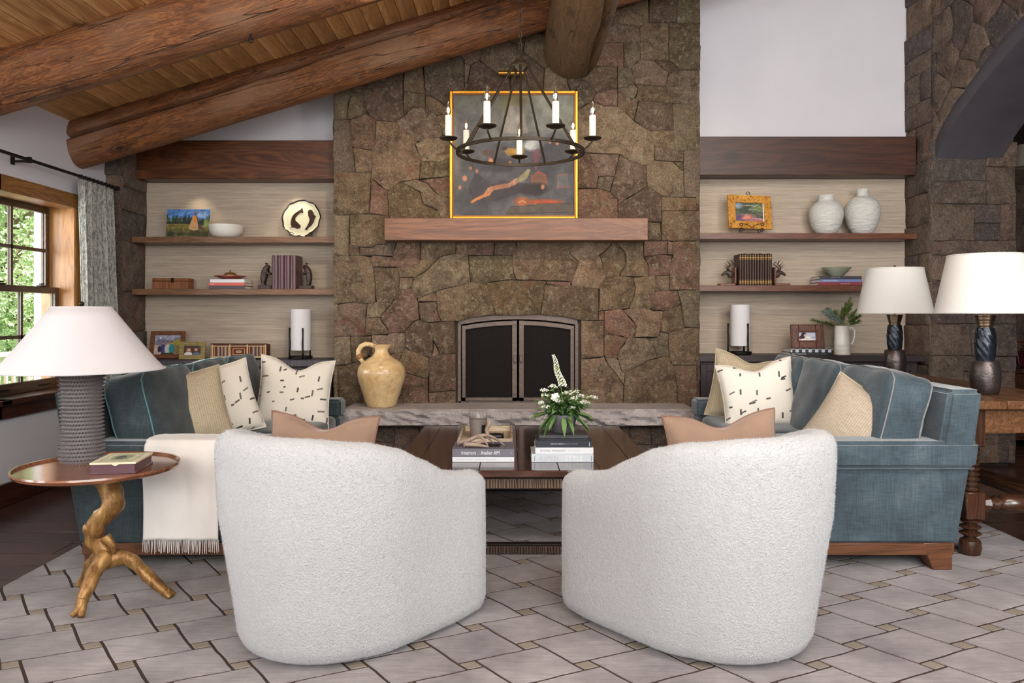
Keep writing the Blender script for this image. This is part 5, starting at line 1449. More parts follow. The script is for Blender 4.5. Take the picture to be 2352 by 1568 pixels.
MB().lathe([(.02, zt-.03), (.058, zt-.028), (.062, zt-.02), (.058, zt-.008), (.035, zt+.004), (.03, zt+.018), (.012, zt+.024)], 24).build('hub', M['bronze'], ch)
M['candle'] = plain('candle_sleeve', C(236,230,214), .5); _c = NT('bulb_glass'); _c.b.inputs['Transmission Weight'].default_value = 1; _c.b.inputs['IOR'].default_value = 1.3; M['bulbglass'] = _c.out((1, 1, 1, 1), .02)
def arm(k):
    a = 2*PI*(k+.5)/7; q = lambda r, z: (r*math.sin(a), -r*math.cos(a), z)
    R2 = .425
    am = MB().tube([q(RR, .0), q(RR+.02, .012), q(R2-.006, .04), q(R2, .058)], .006, 8).build('candle_arm', M['bronze'], ch)
    c = q(R2, 0)
    MB().lathe([(.008, .050), (.030, .052), (.050, .060), (.053, .066), (.050, .066), (.030, .060), (.0, .060)], 28, c, wob=lambda an, z: .02*math.sin(14*an) if z > .058 else 0, cap1=False).build('drip_pan', M['bronze'], am)
    MB().lathe([(.0185, .061), (.0195, .066), (.019, .19), (.017, .194)], 20, c).build('candle_sleeve', M['candle'], am)
    MB().lathe([(.008, .194), (.0135, .208), (.0145, .222), (.011, .242), (.005, .262), (.0012, .278)], 14, c, cap1=True).build('bulb', M['bulbglass'], am)
    MB().lathe([(.002, .205), (.005, .214), (.005, .228), (.002, .238)], 8, c).build('filament', M['bulb'], am)
    lp = light('candle_light', 'POINT', (0, 0, 0), (0, 0, 1), .7, (1, .74, .46), size=.014); lp.parent = am; lp.location = (c[0], c[1], .30)
for k in range(7): arm(k)
z = zt+.022; i = 0
links = MB()
MB().tube([(.014*math.cos(2*PI*j/14), 0, z+.018+.02*math.sin(2*PI*j/14)) for j in range(14)], .004, 6, closed=True).build('loop', M['bronze'], ch)
z += .045
while z < 1.02:
    pts = []
    for j in range(12):
        an = 2*PI*j/12; u = .0085*math.cos(an); v = .021*math.sin(an)
        pts.append((u, 0, z+v) if i % 2 else (0, u, z+v))
    MB().tube(pts, .0028, 5, closed=True).build('chain_link', M['bronze'], ch); z += .034; i += 1
MB().lathe([(.006, 1.0), (.05, 1.03), (.055, 1.05)], 20).build('canopy', M['bronze'], ch)
# the chain hangs from a short crossbar under the roof boards
tag(MB().tube([(-.39, 0, .0), (.42, 0, 0.0)], .02, 10).build('chain_bar', M['iron'], None, (.064, 4.5, 3.255)), 'dark iron bar between the rafters that carries the chandelier chain', 'bar')

# ============================================================ PAINTING over the mantel + picture light
M['gold'] = plain('gold_frame', C(196,136,36), .35, .65, bump=.2, bscale=60)
M['goldin'] = plain('gold_frame_dark', C(120,66,18), .5, .3)
pa = empty('framed_painting', (.035, 6.12, 2.003), label='large square abstract grey and orange oil painting in a thin gold frame above the mantel', cat='painting')
PW, PH = 1.022, 1.022
f = MB(); a = PW/2
f.box(-a, -a+.022, -.02, .045, 0, PH); f.box(a-.022, a, -.02, .045, 0, PH); f.box(-a+.022, a-.022, -.02, .045, PH-.022, PH); f.box(-a+.022, a-.022, -.02, .045, 0, .022)
f.build('frame', M['gold'], pa, bevel=.004)
f = MB(); b = a-.022; f.box(-b, -b+.008, -.012, .02, .022, PH-.022); f.box(b-.008, b, -.012, .02, .022, PH-.022); f.box(-b+.008, b-.008, -.012, .02, PH-.03, PH-.022); f.box(-b+.008, b-.008, -.012, .02, .022, .03); f.build('inner_lip', M['goldin'], pa)
Box('stretcher', M['paper'], -b+.005, b-.005, .004, .03, .025, PH-.025, pa)
def canvas_art(u, v):
    A = Art(u, v); A.fill((104,104,106)); A.grain(4, .25, 2)
    A.put(np.clip((v-.62)/.15, 0, 1)*.9, (122,120,112)); A.put(np.clip((v-.8)/.2, 0, 1)*.6, (128,126,108))
    A.ell(.5, .98, .10, .14, (134,122,72), .6, n=.4); A.ell(.12, .72, .12, .16, (92,88,96), .8, k=.8, n=.5, seed=4); A.ell(.9, .9, .16, .2, (138,142,126), .7, k=.7, n=.5)
    A.poly([(.41,.68),(.43,.82),(.47,.90),(.53,.91),(.59,.84),(.62,.68)], (150,142,134)); A.ell(.5, .8, .09, .12, (168,160,148), .8, k=.7, n=.6, seed=6)
    A.put(np.clip((.64-v)/.05, 0, 1)*.85, (78,78,86)); A.grain(7, .28, 9)
    A.ell(.66, .585, .085, .045, (196,198,196), .5, n=.3); A.ell(.36, .42, .16, .06, (56,50,60), .6, k=.85, n=.5); A.ell(.8, .5, .12, .16, (64,62,74), .8, k=.8, n=.6)
    A.poly([(.42,.535),(.45,.50),(.55,.50),(.585,.52),(.58,.555),(.44,.56)], (176,124,40)); A.ell(.5, .535, .06, .02, (200,150,60), .8, n=.8, seed=5)
    A.poly([(.675,.55),(.70,.55),(.725,.50),(.70,.44),(.69,.37),(.675,.38),(.665,.46),(.655,.50)], (122,70,84)); 
    A.ell(.29, .20, .18, .11, (66,58,64), .7, k=.7, n=.5); A.poly([(.11,.44),(.17,.45),(.18,.36),(.15,.28),(.12,.22),(.16,.14),(.34,.12),(.5,.17),(.66,.22),(.6,.27),(.3,.26)], (62,54,64), .85)
    A.poly([(.15,.10),(.20,.13),(.30,.17),(.33,.21),(.46,.235),(.52,.26),(.55,.29),(.51,.31),(.46,.27),(.36,.255),(.29,.235),(.25,.18),(.18,.145),(.145,.12)], (186,120,84)); A.poly([(.15,.10),(.20,.13),(.30,.17),(.31,.20),(.25,.18),(.18,.145),(.145,.12)], (214,122,60))
    A.poly([(.53,.285),(.55,.33),(.62,.39),(.64,.38),(.61,.31),(.56,.28)], (156,146,100)); A.line([(.46,.235),(.47,.27)], .004, (224,180,140)); A.line([(.51,.26),(.50,.29),(.53,.31)], .004, (224,180,140))
    A.poly([(.65,.26),(.65,.33),(.70,.365),(.76,.34),(.775,.26)], (138,88,66)); A.line([(.65,.26),(.65,.33),(.70,.365),(.76,.34),(.775,.26)], .005, (186,84,60))
    A.ell(.66, .22, .13, .05, (52,44,50), .6, n=.5); A.ell(.57, .12, .065, .035, (176,92,50), .5, n=.6); A.ell(.75, .115, .12, .025, (190,74,36), .6, n=.9, seed=8); A.line([(.54,.11),(.57,.125),(.6,.11)], .004, (232,170,110))
    A.line([(.95,.34),(.87,.34),(.86,.235),(.97,.235)], .004, (184,84,66)); A.poly([(.86,.24),(.95,.24),(.95,.34),(.86,.34)], (116,116,116), .5)
    for x, y, r in ((.145,.395,.012),(.195,.37,.014),(.095,.31,.018),(.055,.235,.013),(.86,.60,.012),(.80,.61,.012),(.47,.44,.012),(.74,.24,.014),(.31,.455,.02)): A.ell(x, y, r, r*1.3, (214,130,84), .6, n=.5)
    A.ell(.29, .52, .055, .03, (88,68,62), .5, n=.7, seed=11); A.ell(.42, .56, .03, .02, (70,56,56), .4, n=.6)
    A.poly([(.42,.0),(.47,.075),(.68,.085),(.70,.10),(.985,.10),(.985,.02),(.70,.02)], (96,82,72), .85); A.line([(.47,.075),(.68,.085),(.7,.10),(.98,.10)], .004, (66,56,50)); A.line([(.44,.02),(.98,.03)], .004, (62,54,50))
    A.ell(.0, .5, .06, .3, (140,130,112), .9, k=.5, n=.5); A.grain(20, .16, 12); A.grain(60, .10, 13); A.grain(3, .2, 14)
    A.c = A.c*.76; g_ = A.c.mean(-1, keepdims=True); return A.c*.82+g_*.18
painted('canvas', PW-.055, PH-.055, 190, 190, canvas_art, pa, (0, .002, .0275), 'canvas')
plt = empty('picture_light', (.02, 6.10, 3.02), label='small brass picture light tube above the painting', cat='lamp')
MB().tube([(-.105, -.03, .135), (.112, -.03, .135)], .019, 16).build('tube_shade', M['brass'], plt)
MB().tube([(0, -.03, .145), (0, .02, .165), (0, .085, .13), (0, .085, .0)], .005, 8).build('bracket', M['brass'], plt)
MB().ball((0, -.03, .162), .009, 10).build('knob', M['brass'], plt)

# ============================================================ JUG on the hearth
M['jug'] = None
t = NT('honey_glaze'); v_ = t.coord(rand=False); a = t.noise(v_, 5, 5, .6); b = t.noise(v_, 26, 6, .7)
M['jug'] = t.out(t.mix(.35, t.ramp(a, [(.3, C(186,148,94)), (.6, C(214,184,136))]), t.ramp(b, [(.35, C(160,116,62)), (.6, C(228,204,164))])), .28, t.bump(b, .12, .004), coat=.25)
jg = empty('pottery_jug', (-1.0, 5.99, .525), label='honey-coloured pottery jug with a looped handle standing on the left of the hearth slab', cat='jug')
MB().lathe([(.105, 0), (.112, .006), (.125, .04), (.150, .12), (.178, .20), (.187, .26), (.180, .305), (.150, .345), (.105, .372), (.070, .395), (.052, .425), (.050, .445), (.056, .468), (.064, .482), (.058, .482), (.046, .462), (.040, .44), (.0, .40)], 56, cap1=False,
           wob=lambda a_, z: (.35*max(0, math.cos(a_))**6 if z > .455 else 0)).build('body', M['jug'], jg, smooth=60)
hp = [(-.050, 0, .470), (-.085, 0, .484), (-.125, 0, .488), (-.160, 0, .470), (-.180, 0, .435), (-.180, 0, .40), (-.162, 0, .368), (-.145, 0, .345)]
MB().tube(hp, [.017, .018, .019, .020, .020, .019, .018, .016], 12, flat=.8).build('handle', M['jug'], jg, smooth=180)
mb = MB()
for k in range(4):
    z = .375+.010*k; x = -.168-.003*k
    mb.tube([(x+.024*math.cos(2*PI*j/12), .022*math.sin(2*PI*j/12), z+.012*math.cos(2*PI*j/12)) for j in range(12)], .004, 6, closed=True)
mb.tube([(-.15, -.02, .40), (-.12, -.03, .402), (-.115, -.02, .398)], .0025, 5)
M['twine'] = plain('brown_twine', C(150,104,62), .8); mb.build('twine_wrap', M['twine'], jg)

# ============================================================ CURTAIN and rod
t = NT('curtain_weave'); v_ = t.coord(rand=False); a = t.noise(t.coord((90, 90, 26), rand=False), 1, 5, .8); b = t.noise(t.coord((8, 8, 220), rand=False), 1, 3); 
M['curtain'] = t.out(t.mix(t.ramp(a, [(.47, BK), (.56, (.85,)*3)]), t.ramp(b, [(.35, C(160,158,150)), (.65, C(190,187,178))]), C(104,104,102)), .9, t.bump(t.math('ADD', a, b), .25, .002), sheen=.2)
cu = empty('curtain', (-3.165, 5.64, 0), label='pleated grey green patterned curtain hanging at the right end of the windows', cat='curtain')
vs = []; fs = []; n = 130; m = 24; wd = .47
for k in range(m+1):
    z = .03+(2.235-.03)*k/m; f = 1+.22*(1-k/m)
    for i in range(n+1):
        s = i/n; ph = s*2*PI*7
        y_ = s*wd*f+.010*math.sin(ph*2+.6); x_ = .044*math.sin(ph)*(.85+.25*noise.noise(Vector((s*6, z*.6, 1))))+.012*noise.noise(Vector((s*4, z*1.1, 3)))
        vs.append((x_+.05*(1-k/m), y_, z))
for k in range(m):
    for i in range(n): a0 = k*(n+1)+i; fs.append((a0, a0+1, a0+n+2, a0+n+1))
c_ = MB().add(vs, fs).build('panel', M['curtain'], cu, smooth=180); so = c_.modifiers.new('thickness', 'SOLIDIFY'); so.thickness = .003
for i in range(9):
    yy = .012+.455*i/8
    MB().tube([(.0, yy, 2.262)]+[(.017*math.sin(2*PI*j/12), yy, 2.262+.017*math.cos(2*PI*j/12)) for j in range(1, 12)], .0028, 6, closed=True).build('ring', M['iron'], cu)
rd = empty('curtain_rod', (-3.165, 3.9, 2.262), label='black iron curtain rod above the windows on the left wall', cat='curtain rod')
MB().tube([(0, -3.2, 0), (0, 2.28, 0)], .011, 10).build('rod', M['iron'], rd)
MB().ball((0, 2.29, 0), .018, 10).build('finial', M['iron'], rd)
for yb in (1.15, -1.2):
    k = MB(); k.box(-.113, -.105, yb-.018, yb+.018, -.03, .04); k.box(-.11, .0, yb-.008, yb+.008, -.016, -.002); k.box(-.014, .014, yb-.010, yb+.010, -.02, .02); k.build('bracket', M['iron'], rd, bevel=.001)
# ============================================================ BOOKS and small things
def text(s, size, mat, parent, loc, rot=(PI/2, 0, 0), name='lettering', align='CENTER', sx=1.0, depth=.0004):
    cu_ = bpy.data.curves.new(name, 'FONT'); cu_.body = s; cu_.size = size; cu_.align_x = align; cu_.align_y = 'CENTER'; cu_.extrude = depth; cu_.resolution_u = 2
    tmp = bpy.data.objects.new('tmp', cu_); COL.objects.link(tmp); dg = bpy.context.evaluated_depsgraph_get()
    me = bpy.data.meshes.new_from_object(tmp.evaluated_get(dg)); bpy.data.objects.remove(tmp); me.name = name; me.materials.clear()
    o = link_mesh(name, me, mat, parent, loc, rot); o.scale = (sx, 1, 1); return o
INK = {k: plain('ink_'+k, c, .5, var=0) for k, c in dict(white=C(232,232,232), grey=C(150,150,152), lgrey=C(188,190,194), dark=C(58,58,60), gold=C(206,166,96), pink=C(240,150,140), black=C(24,24,26)).items()}
def book_flat(loc, w_, d_, t_, cover, label, rz=0, group=None, spine=-1, texts=(), cat='book', round_=False):
    """book lying down, spine towards the viewer (-y)"""
    b = empty('book', loc, (0, 0, math.radians(rz)), label=label, cat=cat, group=group)
    Box('pages', M['paper'], -w_/2+.004, w_/2-.004, -d_/2+.004, d_/2-.005, .003, t_-.003, b)
    m = MB(); m.box(-w_/2, w_/2, -d_/2, d_/2, 0, .0035); m.box(-w_/2, w_/2, -d_/2, d_/2, t_-.0035, t_); m.box(-w_/2, w_/2, -d_/2-.002, -d_/2+.003, 0, t_)
    m.build('cover', cover, b, bevel=.0012)
    for (s, size, ink, x, z, al, sx) in texts: text(s, size, INK[ink], b, (x, -d_/2-.0025, z), align=al, sx=sx)
    return b
def pc(name, c, r=.4, coat=.1): return plain(name, c, r, coat=coat, var=.04)
K = dict(grey=pc('cover_grey', C(112,112,122)), white=pc('cover_white', C(222,224,230)), navy=pc('cover_navy', C(44,48,58)), palegrey=pc('cover_pale', C(200,208,216)), dark=pc('cover_dark', C(62,62,66)),
         red=pc('cover_coral', C(204,92,76)), crimson=pc('cover_crimson', C(124,34,40)), blue=pc('cover_blue', C(104,112,160)), black=pc('cover_black', C(34,34,40)), slate=pc('cover_slate', C(62,62,72)))
TZT = .4525
# left stack on the coffee table
xa = (-.307+.026)/2
book_flat((xa, 4.235, TZT), .333, .23, .028, K['white'], 'white book lying at the bottom of the left stack on the coffee table', texts=[('VICTORIA HAGAN   INTERIOR PORTRAITS', .0115, 'lgrey', -.150, .014, 'LEFT', 1.0), ('v', .014, 'grey', .150, .014, 'CENTER', 1)])
bk = book_flat((xa, 4.235, TZT+.0285), .333, .235, .042, K['grey'], 'thick grey book on top of the left stack on the coffee table', texts=[('Interiors', .029, 'white', -.118, .021, 'LEFT', .78), ('|', .022, 'pink', -.022, .021, 'CENTER', .8), ('Atelier AM', .029, 'white', -.014, .021, 'LEFT', .78), ('v', .016, 'lgrey', .150, .021, 'CENTER', 1)])
Box('cover_picture', K['black'], -.10, .09, -.06, .05, .042, .0424, bk)
# right stack
xb = fx(1292, 4.12)
book_flat((xb, 4.235, TZT), .333, .235, .043, K['palegrey'], 'pale grey blue book at the bottom of the right stack on the coffee table', texts=[('ASPEN', .040, 'lgrey', -.128, .020, 'LEFT', .92), ('STYLE', .040, 'white', .013, .020, 'LEFT', .92), ('|', .03, 'dark', .155, .021, 'CENTER', 1), ('|', .03, 'dark', -.15, .021, 'CENTER', 1)])
book_flat((xb+.010, 4.24, TZT+.0435), .313, .235, .033, K['white'], 'white book second from the bottom in the right stack on the coffee table', texts=[('THOMAS PHEASANT', .0175, 'grey', -.132, .0165, 'LEFT', .86), ('SIMPLY SERENE', .009, 'lgrey', .022, .0165, 'LEFT', 1.0), ('v', .015, 'lgrey', .142, .0165, 'CENTER', 1)])
book_flat((xb+.010, 4.245, TZT+.077), .303, .225, .036, K['navy'], 'dark navy book near the top of the right stack on the coffee table', texts=[('AERIN BY RIZZOLI', .008, 'white', -.075, .018, 'LEFT', 1.1), ('BEAUTY OF HOME', .008, 'grey', .0, .018, 'LEFT', 1.1), ('|', .024, 'white', .135, .018, 'CENTER', 1)])
book_flat((xb+.012, 4.29, TZT+.1135), .27, .17, .018, K['dark'], 'thin dark grey book under the flower pot on the coffee table')
POTZ = TZT+.132

# planter with flowers
M['pot'] = plain('grey_clay', C(96,94,100), .7, bump=.2, bscale=30, var=.15, vscale=4)
pt = empty('flower_pot', (fx(1293, 4.27), 4.29, POTZ), label='round dark grey clay pot on the right book stack', cat='pot')
MB().lathe([(.042, 0), (.050, .004), (.068, .045), (.078, .085), (.078, .105), (.074, .105), (.072, .09), (.0, .085)], 40, cap1=False).build('pot_body', M['pot'], pt, smooth=50)
M['leaf'] = plain('green_leaf', C(54,86,42), .45, var=.35, vscale=20); M['leaf2'] = plain('light_leaf', C(98,130,72), .5, var=.3, vscale=20)
M['petal'] = plain('white_petal', C(240,240,228), .6, var=.04); M['greenbud'] = plain('green_bud', C(176,186,110), .6); M['stem'] = plain('green_stem', C(92,116,56), .6)
def leaf(mb, base, d, L, w_, mi=0, droop=.3, fold=.25):
    base = Vector(base); d = Vector(d).normalized(); side = d.cross(Vector((0, 0, 1)))
    if side.length < 1e-3: side = Vector((1, 0, 0))
    side.normalize(); side = (side+Vector((0, 0, random.uniform(-.6, .6)))).normalized(); up = side.cross(d).normalized()
    rows = [(0, .05), (.25, .8), (.5, 1), (.75, .75), (1, .03)]; vs = []
    for t, k in rows:
        c = base+d*L*t-Vector((0, 0, 1))*droop*L*t*t
        vs += [c-side*w_*k/2+up*fold*w_*k*.5, c, c+side*w_*k/2+up*fold*w_*k*.5]
    fs = []
    for r in range(4): b = r*3; fs += [(b, b+1, b+4, b+3), (b+1, b+2, b+5, b+4)]
    mb.add(vs, fs, mi)
fl = empty('flower_bouquet', (pt.location.x, pt.location.y, POTZ+.09), label='bouquet of small white flowers, one tall white spire and green leaves in the grey pot', cat='flowers')
mb = MB(); rr = random.Random(4); random.seed(4)
for k in range(210):
    a = rr.uniform(0, 2*PI); e = rr.uniform(-.3, 1.6); R_ = rr.uniform(.02, .075)
    leaf(mb, (R_*math.cos(a)*.9, R_*math.sin(a)*.8, rr.uniform(0, .09)), (math.cos(a), math.sin(a), e), rr.uniform(.035, .085), rr.uniform(.016, .030), 0 if rr.random() < .7 else 1, rr.uniform(.1, .9))
for k in range(260):
    a = rr.uniform(0, 2*PI); R_ = rr.uniform(.02, .15); z = rr.uniform(.03, .16)*(1.15-R_*3)
    leaf(mb, (R_*math.cos(a), R_*math.sin(a)*.8, z), (math.cos(a), math.sin(a), rr.uniform(0, 1)), rr.uniform(.02, .045), rr.uniform(.006, .014), 1, .3)
for x, y, dz in ((-.155, -.02, -.02), (-.15, .02, .0), (.14, -.03, -.02), (.16, .02, -.05), (-.09, -.07, -.10), (-.11, -.05, -.08), (.04, -.09, -.09), (.0, -.09, -.08), (.11, -.06, -.07), (-.06, -.08, -.07)):
    for q in range(2): leaf(mb, (x*.45, y*.6, .02), (x, y, dz+rr.uniform(-.02, .03)), .10+rr.uniform(0, .03), .030, q, .3)
o = mb.build('leaves', [M['leaf'], M['leaf2']], fl, smooth=180); o['kind'] = 'stuff'
st_ = MB()
heads = [(-.105, -.02, .145, .026), (-.055, -.01, .165, .026), (-.10, -.03, .115, .028), (-.09, -.04, .055, .034), (-.02, -.05, .085, .030), (.052, -.05, .050, .022), (.025, .0, .125, .030), (.06, .01, .135, .034), (.10, .01, .11, .028), (.165, .0, .105, .034), (.115, -.02, .08, .024), (-.12, -.02, .075, .02), (.06, -.03, .10, .022), (.14, .02, .07, .02)]
for x, y, z, r in heads:
    st_.tube([(x*.2, y*.3, 0), (x*.7, y*.8, z*.6), (x, y, z-.005)], .0014, 5)
    for q in range(6):
        a = q; st_.tube([(x, y, z-.02), (x+r*.6*math.cos(a), y+r*.6*math.sin(a), z)], .0007, 4)
tops = [(-.052, .0, .335), (-.040, 0, .28), (-.028, 0, .24), (-.018, 0, .20), (-.008, 0, .15), (0, 0, 0)]
st_.tube(tops, .0022, 5); st_.build('stems', M['stem'], fl)
for x, y, z, r in heads:
    h = MB()
    for q in range(46):
        a = rr.uniform(0, 2*PI); rd_ = r*math.sqrt(rr.random()); h.ball((x+rd_*math.cos(a), y+rd_*math.sin(a)*.8, z+.010*(1-(rd_/r)**2)+rr.uniform(-.006, .006)), rr.uniform(.0022, .0040), 5, 0 if rr.random() < .88 else 1)
    h.build('flower_head', [M['petal'], M['greenbud']], fl, smooth=180)
h = MB()
for q in range(130):
    t = q/129; z = .345-.175*t; x = -.054+.052*t+.004*math.sin(t*9); r = .006+.014*t**.7; a = q*2.4
    h.ball((x+r*math.cos(a), r*math.sin(a), z), .0035+.0035*t, 5, 1 if rr.random() < .2 else 0, sc=(1, 1, .8))
h.build('flower_spire', [M['petal'], M['greenbud']], fl, smooth=180)
h = MB()
for q in range(26):
    a = q*2.4; t = q/25; r = .004+.016*t; c = Vector((-.045, -.06, .115))
    h.ball((c.x+r*math.cos(a), c.y-.010*(1-t)-.004, c.z+r*math.sin(a)), .008, 6, 0, sc=(1, .6, 1))
h.build('round_flower', M['petal'], fl, smooth=180)

# tray, candle glass, black case
M['traywood'] = wood('tray_wood', C(158,138,112), C(190,172,146), C(212,198,174), axis=0, rough=.5, gs=1.5)
ty = empty('serving_tray', (-.145, 4.89, TZT), label='small pale slatted wood tray on the coffee table behind the left book stack', cat='tray')
TW, TDp = .165, .27
for i in range(6):
    a = -TW+.01+(2*TW-.02)*i/6; Box('slat', M['traywood'], a+.001, a+(2*TW-.02)/6-.001, -TDp+.01, TDp-.01, 0, .010, ty, bevel=.001)
Box('side', M['traywood'], -TW, -TW+.012, -TDp, TDp, 0, .05, ty, bevel=.002); Box('side', M['traywood'], TW-.012, TW, -TDp, TDp, 0, .05, ty, bevel=.002)
Box('side', M['traywood'], -TW+.012, TW-.012, -TDp, -TDp+.012, 0, .045, ty, bevel=.002); Box('side', M['traywood'], -TW+.012, TW-.012, TDp-.012, TDp, 0, .045, ty, bevel=.002)
cg = empty('candle_glass', (fx(1098, 4.88), 4.88, TZT+.0105), label='large glass with a taupe three-wick candle standing in the wooden tray', cat='candle')
_g = NT('clear_glass'); _g.b.inputs['Transmission Weight'].default_value = 1; _g.b.inputs['IOR'].default_value = 1.4; M['cglass'] = _g.out((1, 1, 1, 1), 0)
MB().lathe([(.046, 0), (.049, .003), (.060, .16), (.058, .16), (.047, .008), (0, .008)], 40, cap1=False).build('glass', M['cglass'], cg, smooth=50)
M['wax'] = plain('taupe_wax', C(168,156,148), .45, var=.03); MB().lathe([(.045, .010), (.0545, .118), (.0, .118)], 40, cap1=False).build('wax', M['wax'], cg, smooth=50)
for x in (-.02, 0, .02): MB().tube([(x, 0, .118), (x, .002, .130)], .0009, 5).build('wick', INK['black'], cg)
MB().add([(.059*math.sin(a_)*1.0, -.059*math.cos(a_), z_) for a_ in (.45, .62, .8, .95) for z_ in (.035, .085)], [(0,2,3,1),(2,4,5,3),(4,6,7,5)]).build('label_sticker', INK['black'], cg)
c = empty('leather_case', (fx(1130, 4.70), 4.74, TZT+.0105), label='black rounded case lying in the wooden tray beside the candle', cat='case')
v, f = softbox(.145, .085, .045, 6, 10); MB().add(v, f).build('case_body', M['black'], c, smooth=180)
# antlers on the grey book
M['antler'] = plain('antler', C(150,130,116), .55, bump=.5, bscale=26, var=.3, vscale=14)
def antler(loc, rz, label, sx=1):
    a = empty('antler', loc, (0, 0, math.radians(rz)), label=label, cat='antler')
    def seg(nm, pts, rads): 
        P = [Vector((p[0]*sx, p[1], p[2])) for p in pts]; out = []; R_ = []
        for k in range(len(P)-1):
            p0 = P[max(0, k-1)]; p1 = P[k]; p2 = P[k+1]; p3 = P[min(len(P)-1, k+2)]
            for i in range(5):
                t = i/5; out.append(.5*((2*p1)+(-p0+p2)*t+(2*p0-5*p1+4*p2-p3)*t*t+(-p0+3*p1-3*p2+p3)*t**3)); R_.append(rads[k]+(rads[k+1]-rads[k])*t)
        out.append(P[-1]); R_.append(rads[-1]); MB().tube(out, R_, 10).build(nm, M['antler'], a, smooth=180)
    return a, seg
zb = TZT+.071
a, seg = antler((fx(1052, 4.2), 4.20, zb), 0, 'grey brown antler with an upright tip lying on the grey book')
MB().lathe([(.014, -.006), (.021, 0), (.018, .006)], 14).xf(Matrix.Translation((0, 0, .02)) @ Matrix.Rotation(PI/2, 4, 'Y')).build('burr', M['antler'], a)
seg('beam', [(0, 0, .02), (.05, .01, .028), (.10, .02, .048), (.155, .03, .055), (.205, .04, .035), (.255, .03, .0)], [.014, .012, .011, .010, .008, .003])
seg('tine', [(.14, .03, .055), (.175, .04, .03), (.195, .05, .004)], [.009, .006, .002])
seg('tine', [(.165, .03, .055), (.155, .03, .085), (.170, .03, .115), (.168, .03, .145)], [.010, .010, .013, .004])
seg('tine', [(.10, .02, .048), (.135, -.01, .046), (.158, -.03, .02), (.165, -.035, .003)], [.010, .008, .006, .002])
a, seg = antler((fx(1066, 4.15), 4.155, zb), -2, 'shorter grey brown antler lying in front of the other one on the grey book')
MB().lathe([(.012, -.005), (.019, 0), (.016, .005)], 14).xf(Matrix.Translation((0, 0, .0175)) @ Matrix.Rotation(PI/2, 4, 'Y')).build('burr', M['antler'], a)
seg('beam', [(0, 0, .0175), (.05, 0, .017), (.10, -.005, .012), (.135, -.01, .007)], [.013, .012, .009, .003])
seg('tine', [(.06, 0, .018), (.095, .02, .03), (.125, .035, .02)], [.010, .008, .003])

# ============================================================ LEFT NICHE
S1, S2, C1 = 1.895, 1.458, .867
def onshelf(px, d): return fx(px, d)
# teepee painting on canvas
cv = empty('landscape_painting', (fx(430, 6.56), 6.555, S1), (math.radians(-9), 0, 0), label='small unframed landscape painting of a teepee and pine trees leaning on the upper left shelf', cat='painting')
def teepee(u, v):
    A = Art(u, v); A.fill((72,116,178)); A.grain(5, .2); A.ell(.82, .8, .14, .1, (150,170,200), .9, k=.7, n=.6)
    rng = random.Random(2)
    for k in range(26):
        x = k/25+rng.uniform(-.02, .02); h = rng.uniform(.68, .93) if x < .55 else rng.uniform(.66, .86); w2 = rng.uniform(.03, .06); c = rng.choice([(44,62,38), (58,74,44), (70,84,52), (34,48,36)])
        A.poly([(x-w2, .5), (x-w2*.5, .62), (x-w2*.8, .62), (x, h), (x+w2*.8, .62), (x+w2*.5, .62), (x+w2, .5)], c, .95)
    A.poly([(0,.42),(1,.42),(1,.6),(0,.56)], (36,46,32), .9); A.grain(24, .3, 5)
    A.poly([(0,0),(1,0),(1,.43),(.5,.49),(0,.5)], (122,112,56)); A.ell(.3, .15, .5, .2, (84,84,44), .8, k=.8, n=.8); A.ell(.8, .12, .3, .14, (60,62,36), .8, n=.9, k=.9); A.ell(.12, .14, .09, .1, (44,56,36), .6, n=.8); A.ell(.36, .14, .1, .06, (54,60,36), .6, n=.8, seed=7); A.ell(.93, .5, .07, .14, (128,142,84), .6, n=.7)
    A.poly([(0,0),(1,0),(1,.05),(.4,.1),(0,.03)], (112,104,80), .6); A.grain(16, .3, 8)
    A.line([(.04,.44),(.42,.42)], .010, (86,52,34)); A.line([(.1,.44),(.1,.26)], .010, (80,48,32)); A.line([(.35,.42),(.36,.18)], .010, (80,48,32))
    A.poly([(.69,.80),(.72,.55),(.90,.30),(.78,.29),(.76,.28)], (86,62,70)); A.poly([(.52,.32),(.61,.78),(.66,.80),(.70,.72),(.755,.29),(.64,.27)], (190,146,104)); A.poly([(.60,.62),(.61,.78),(.66,.80),(.70,.72),(.72,.58)], (200,124,44)); A.poly([(.52,.32),(.64,.27),(.755,.29),(.75,.31),(.64,.29),(.54,.34)], (206,168,132))
    for x in (.60, .62, .66, .70): A.line([(.665,.8),(x+.01,.97)], .006, (92,52,40))
    A.line([(.66,.82),(.73,.62)], .010, (60,36,34)); A.grain(40, .22, 9); return A.c
painted('canvas', .37, .255, 120, 84, teepee, cv, (0, -.001, .0), 'canvas'); Box('stretcher', M['paper'], -.185, .185, .0, .02, 0, .255, cv)
bw = MB().lathe([(.075, 0), (.085, .003), (.115, .02), (.135, .05), (.143, .095), (.145, .108), (.140, .108), (.130, .055), (.10, .02), (0, .012)], 48, cap1=False).build('serving_bowl', M['ceramic'], None, (fx(516, 6.52), 6.55, S1), smooth=50)
tag(bw, 'plain white bowl beside the teepee painting on the upper left shelf', 'bowl')
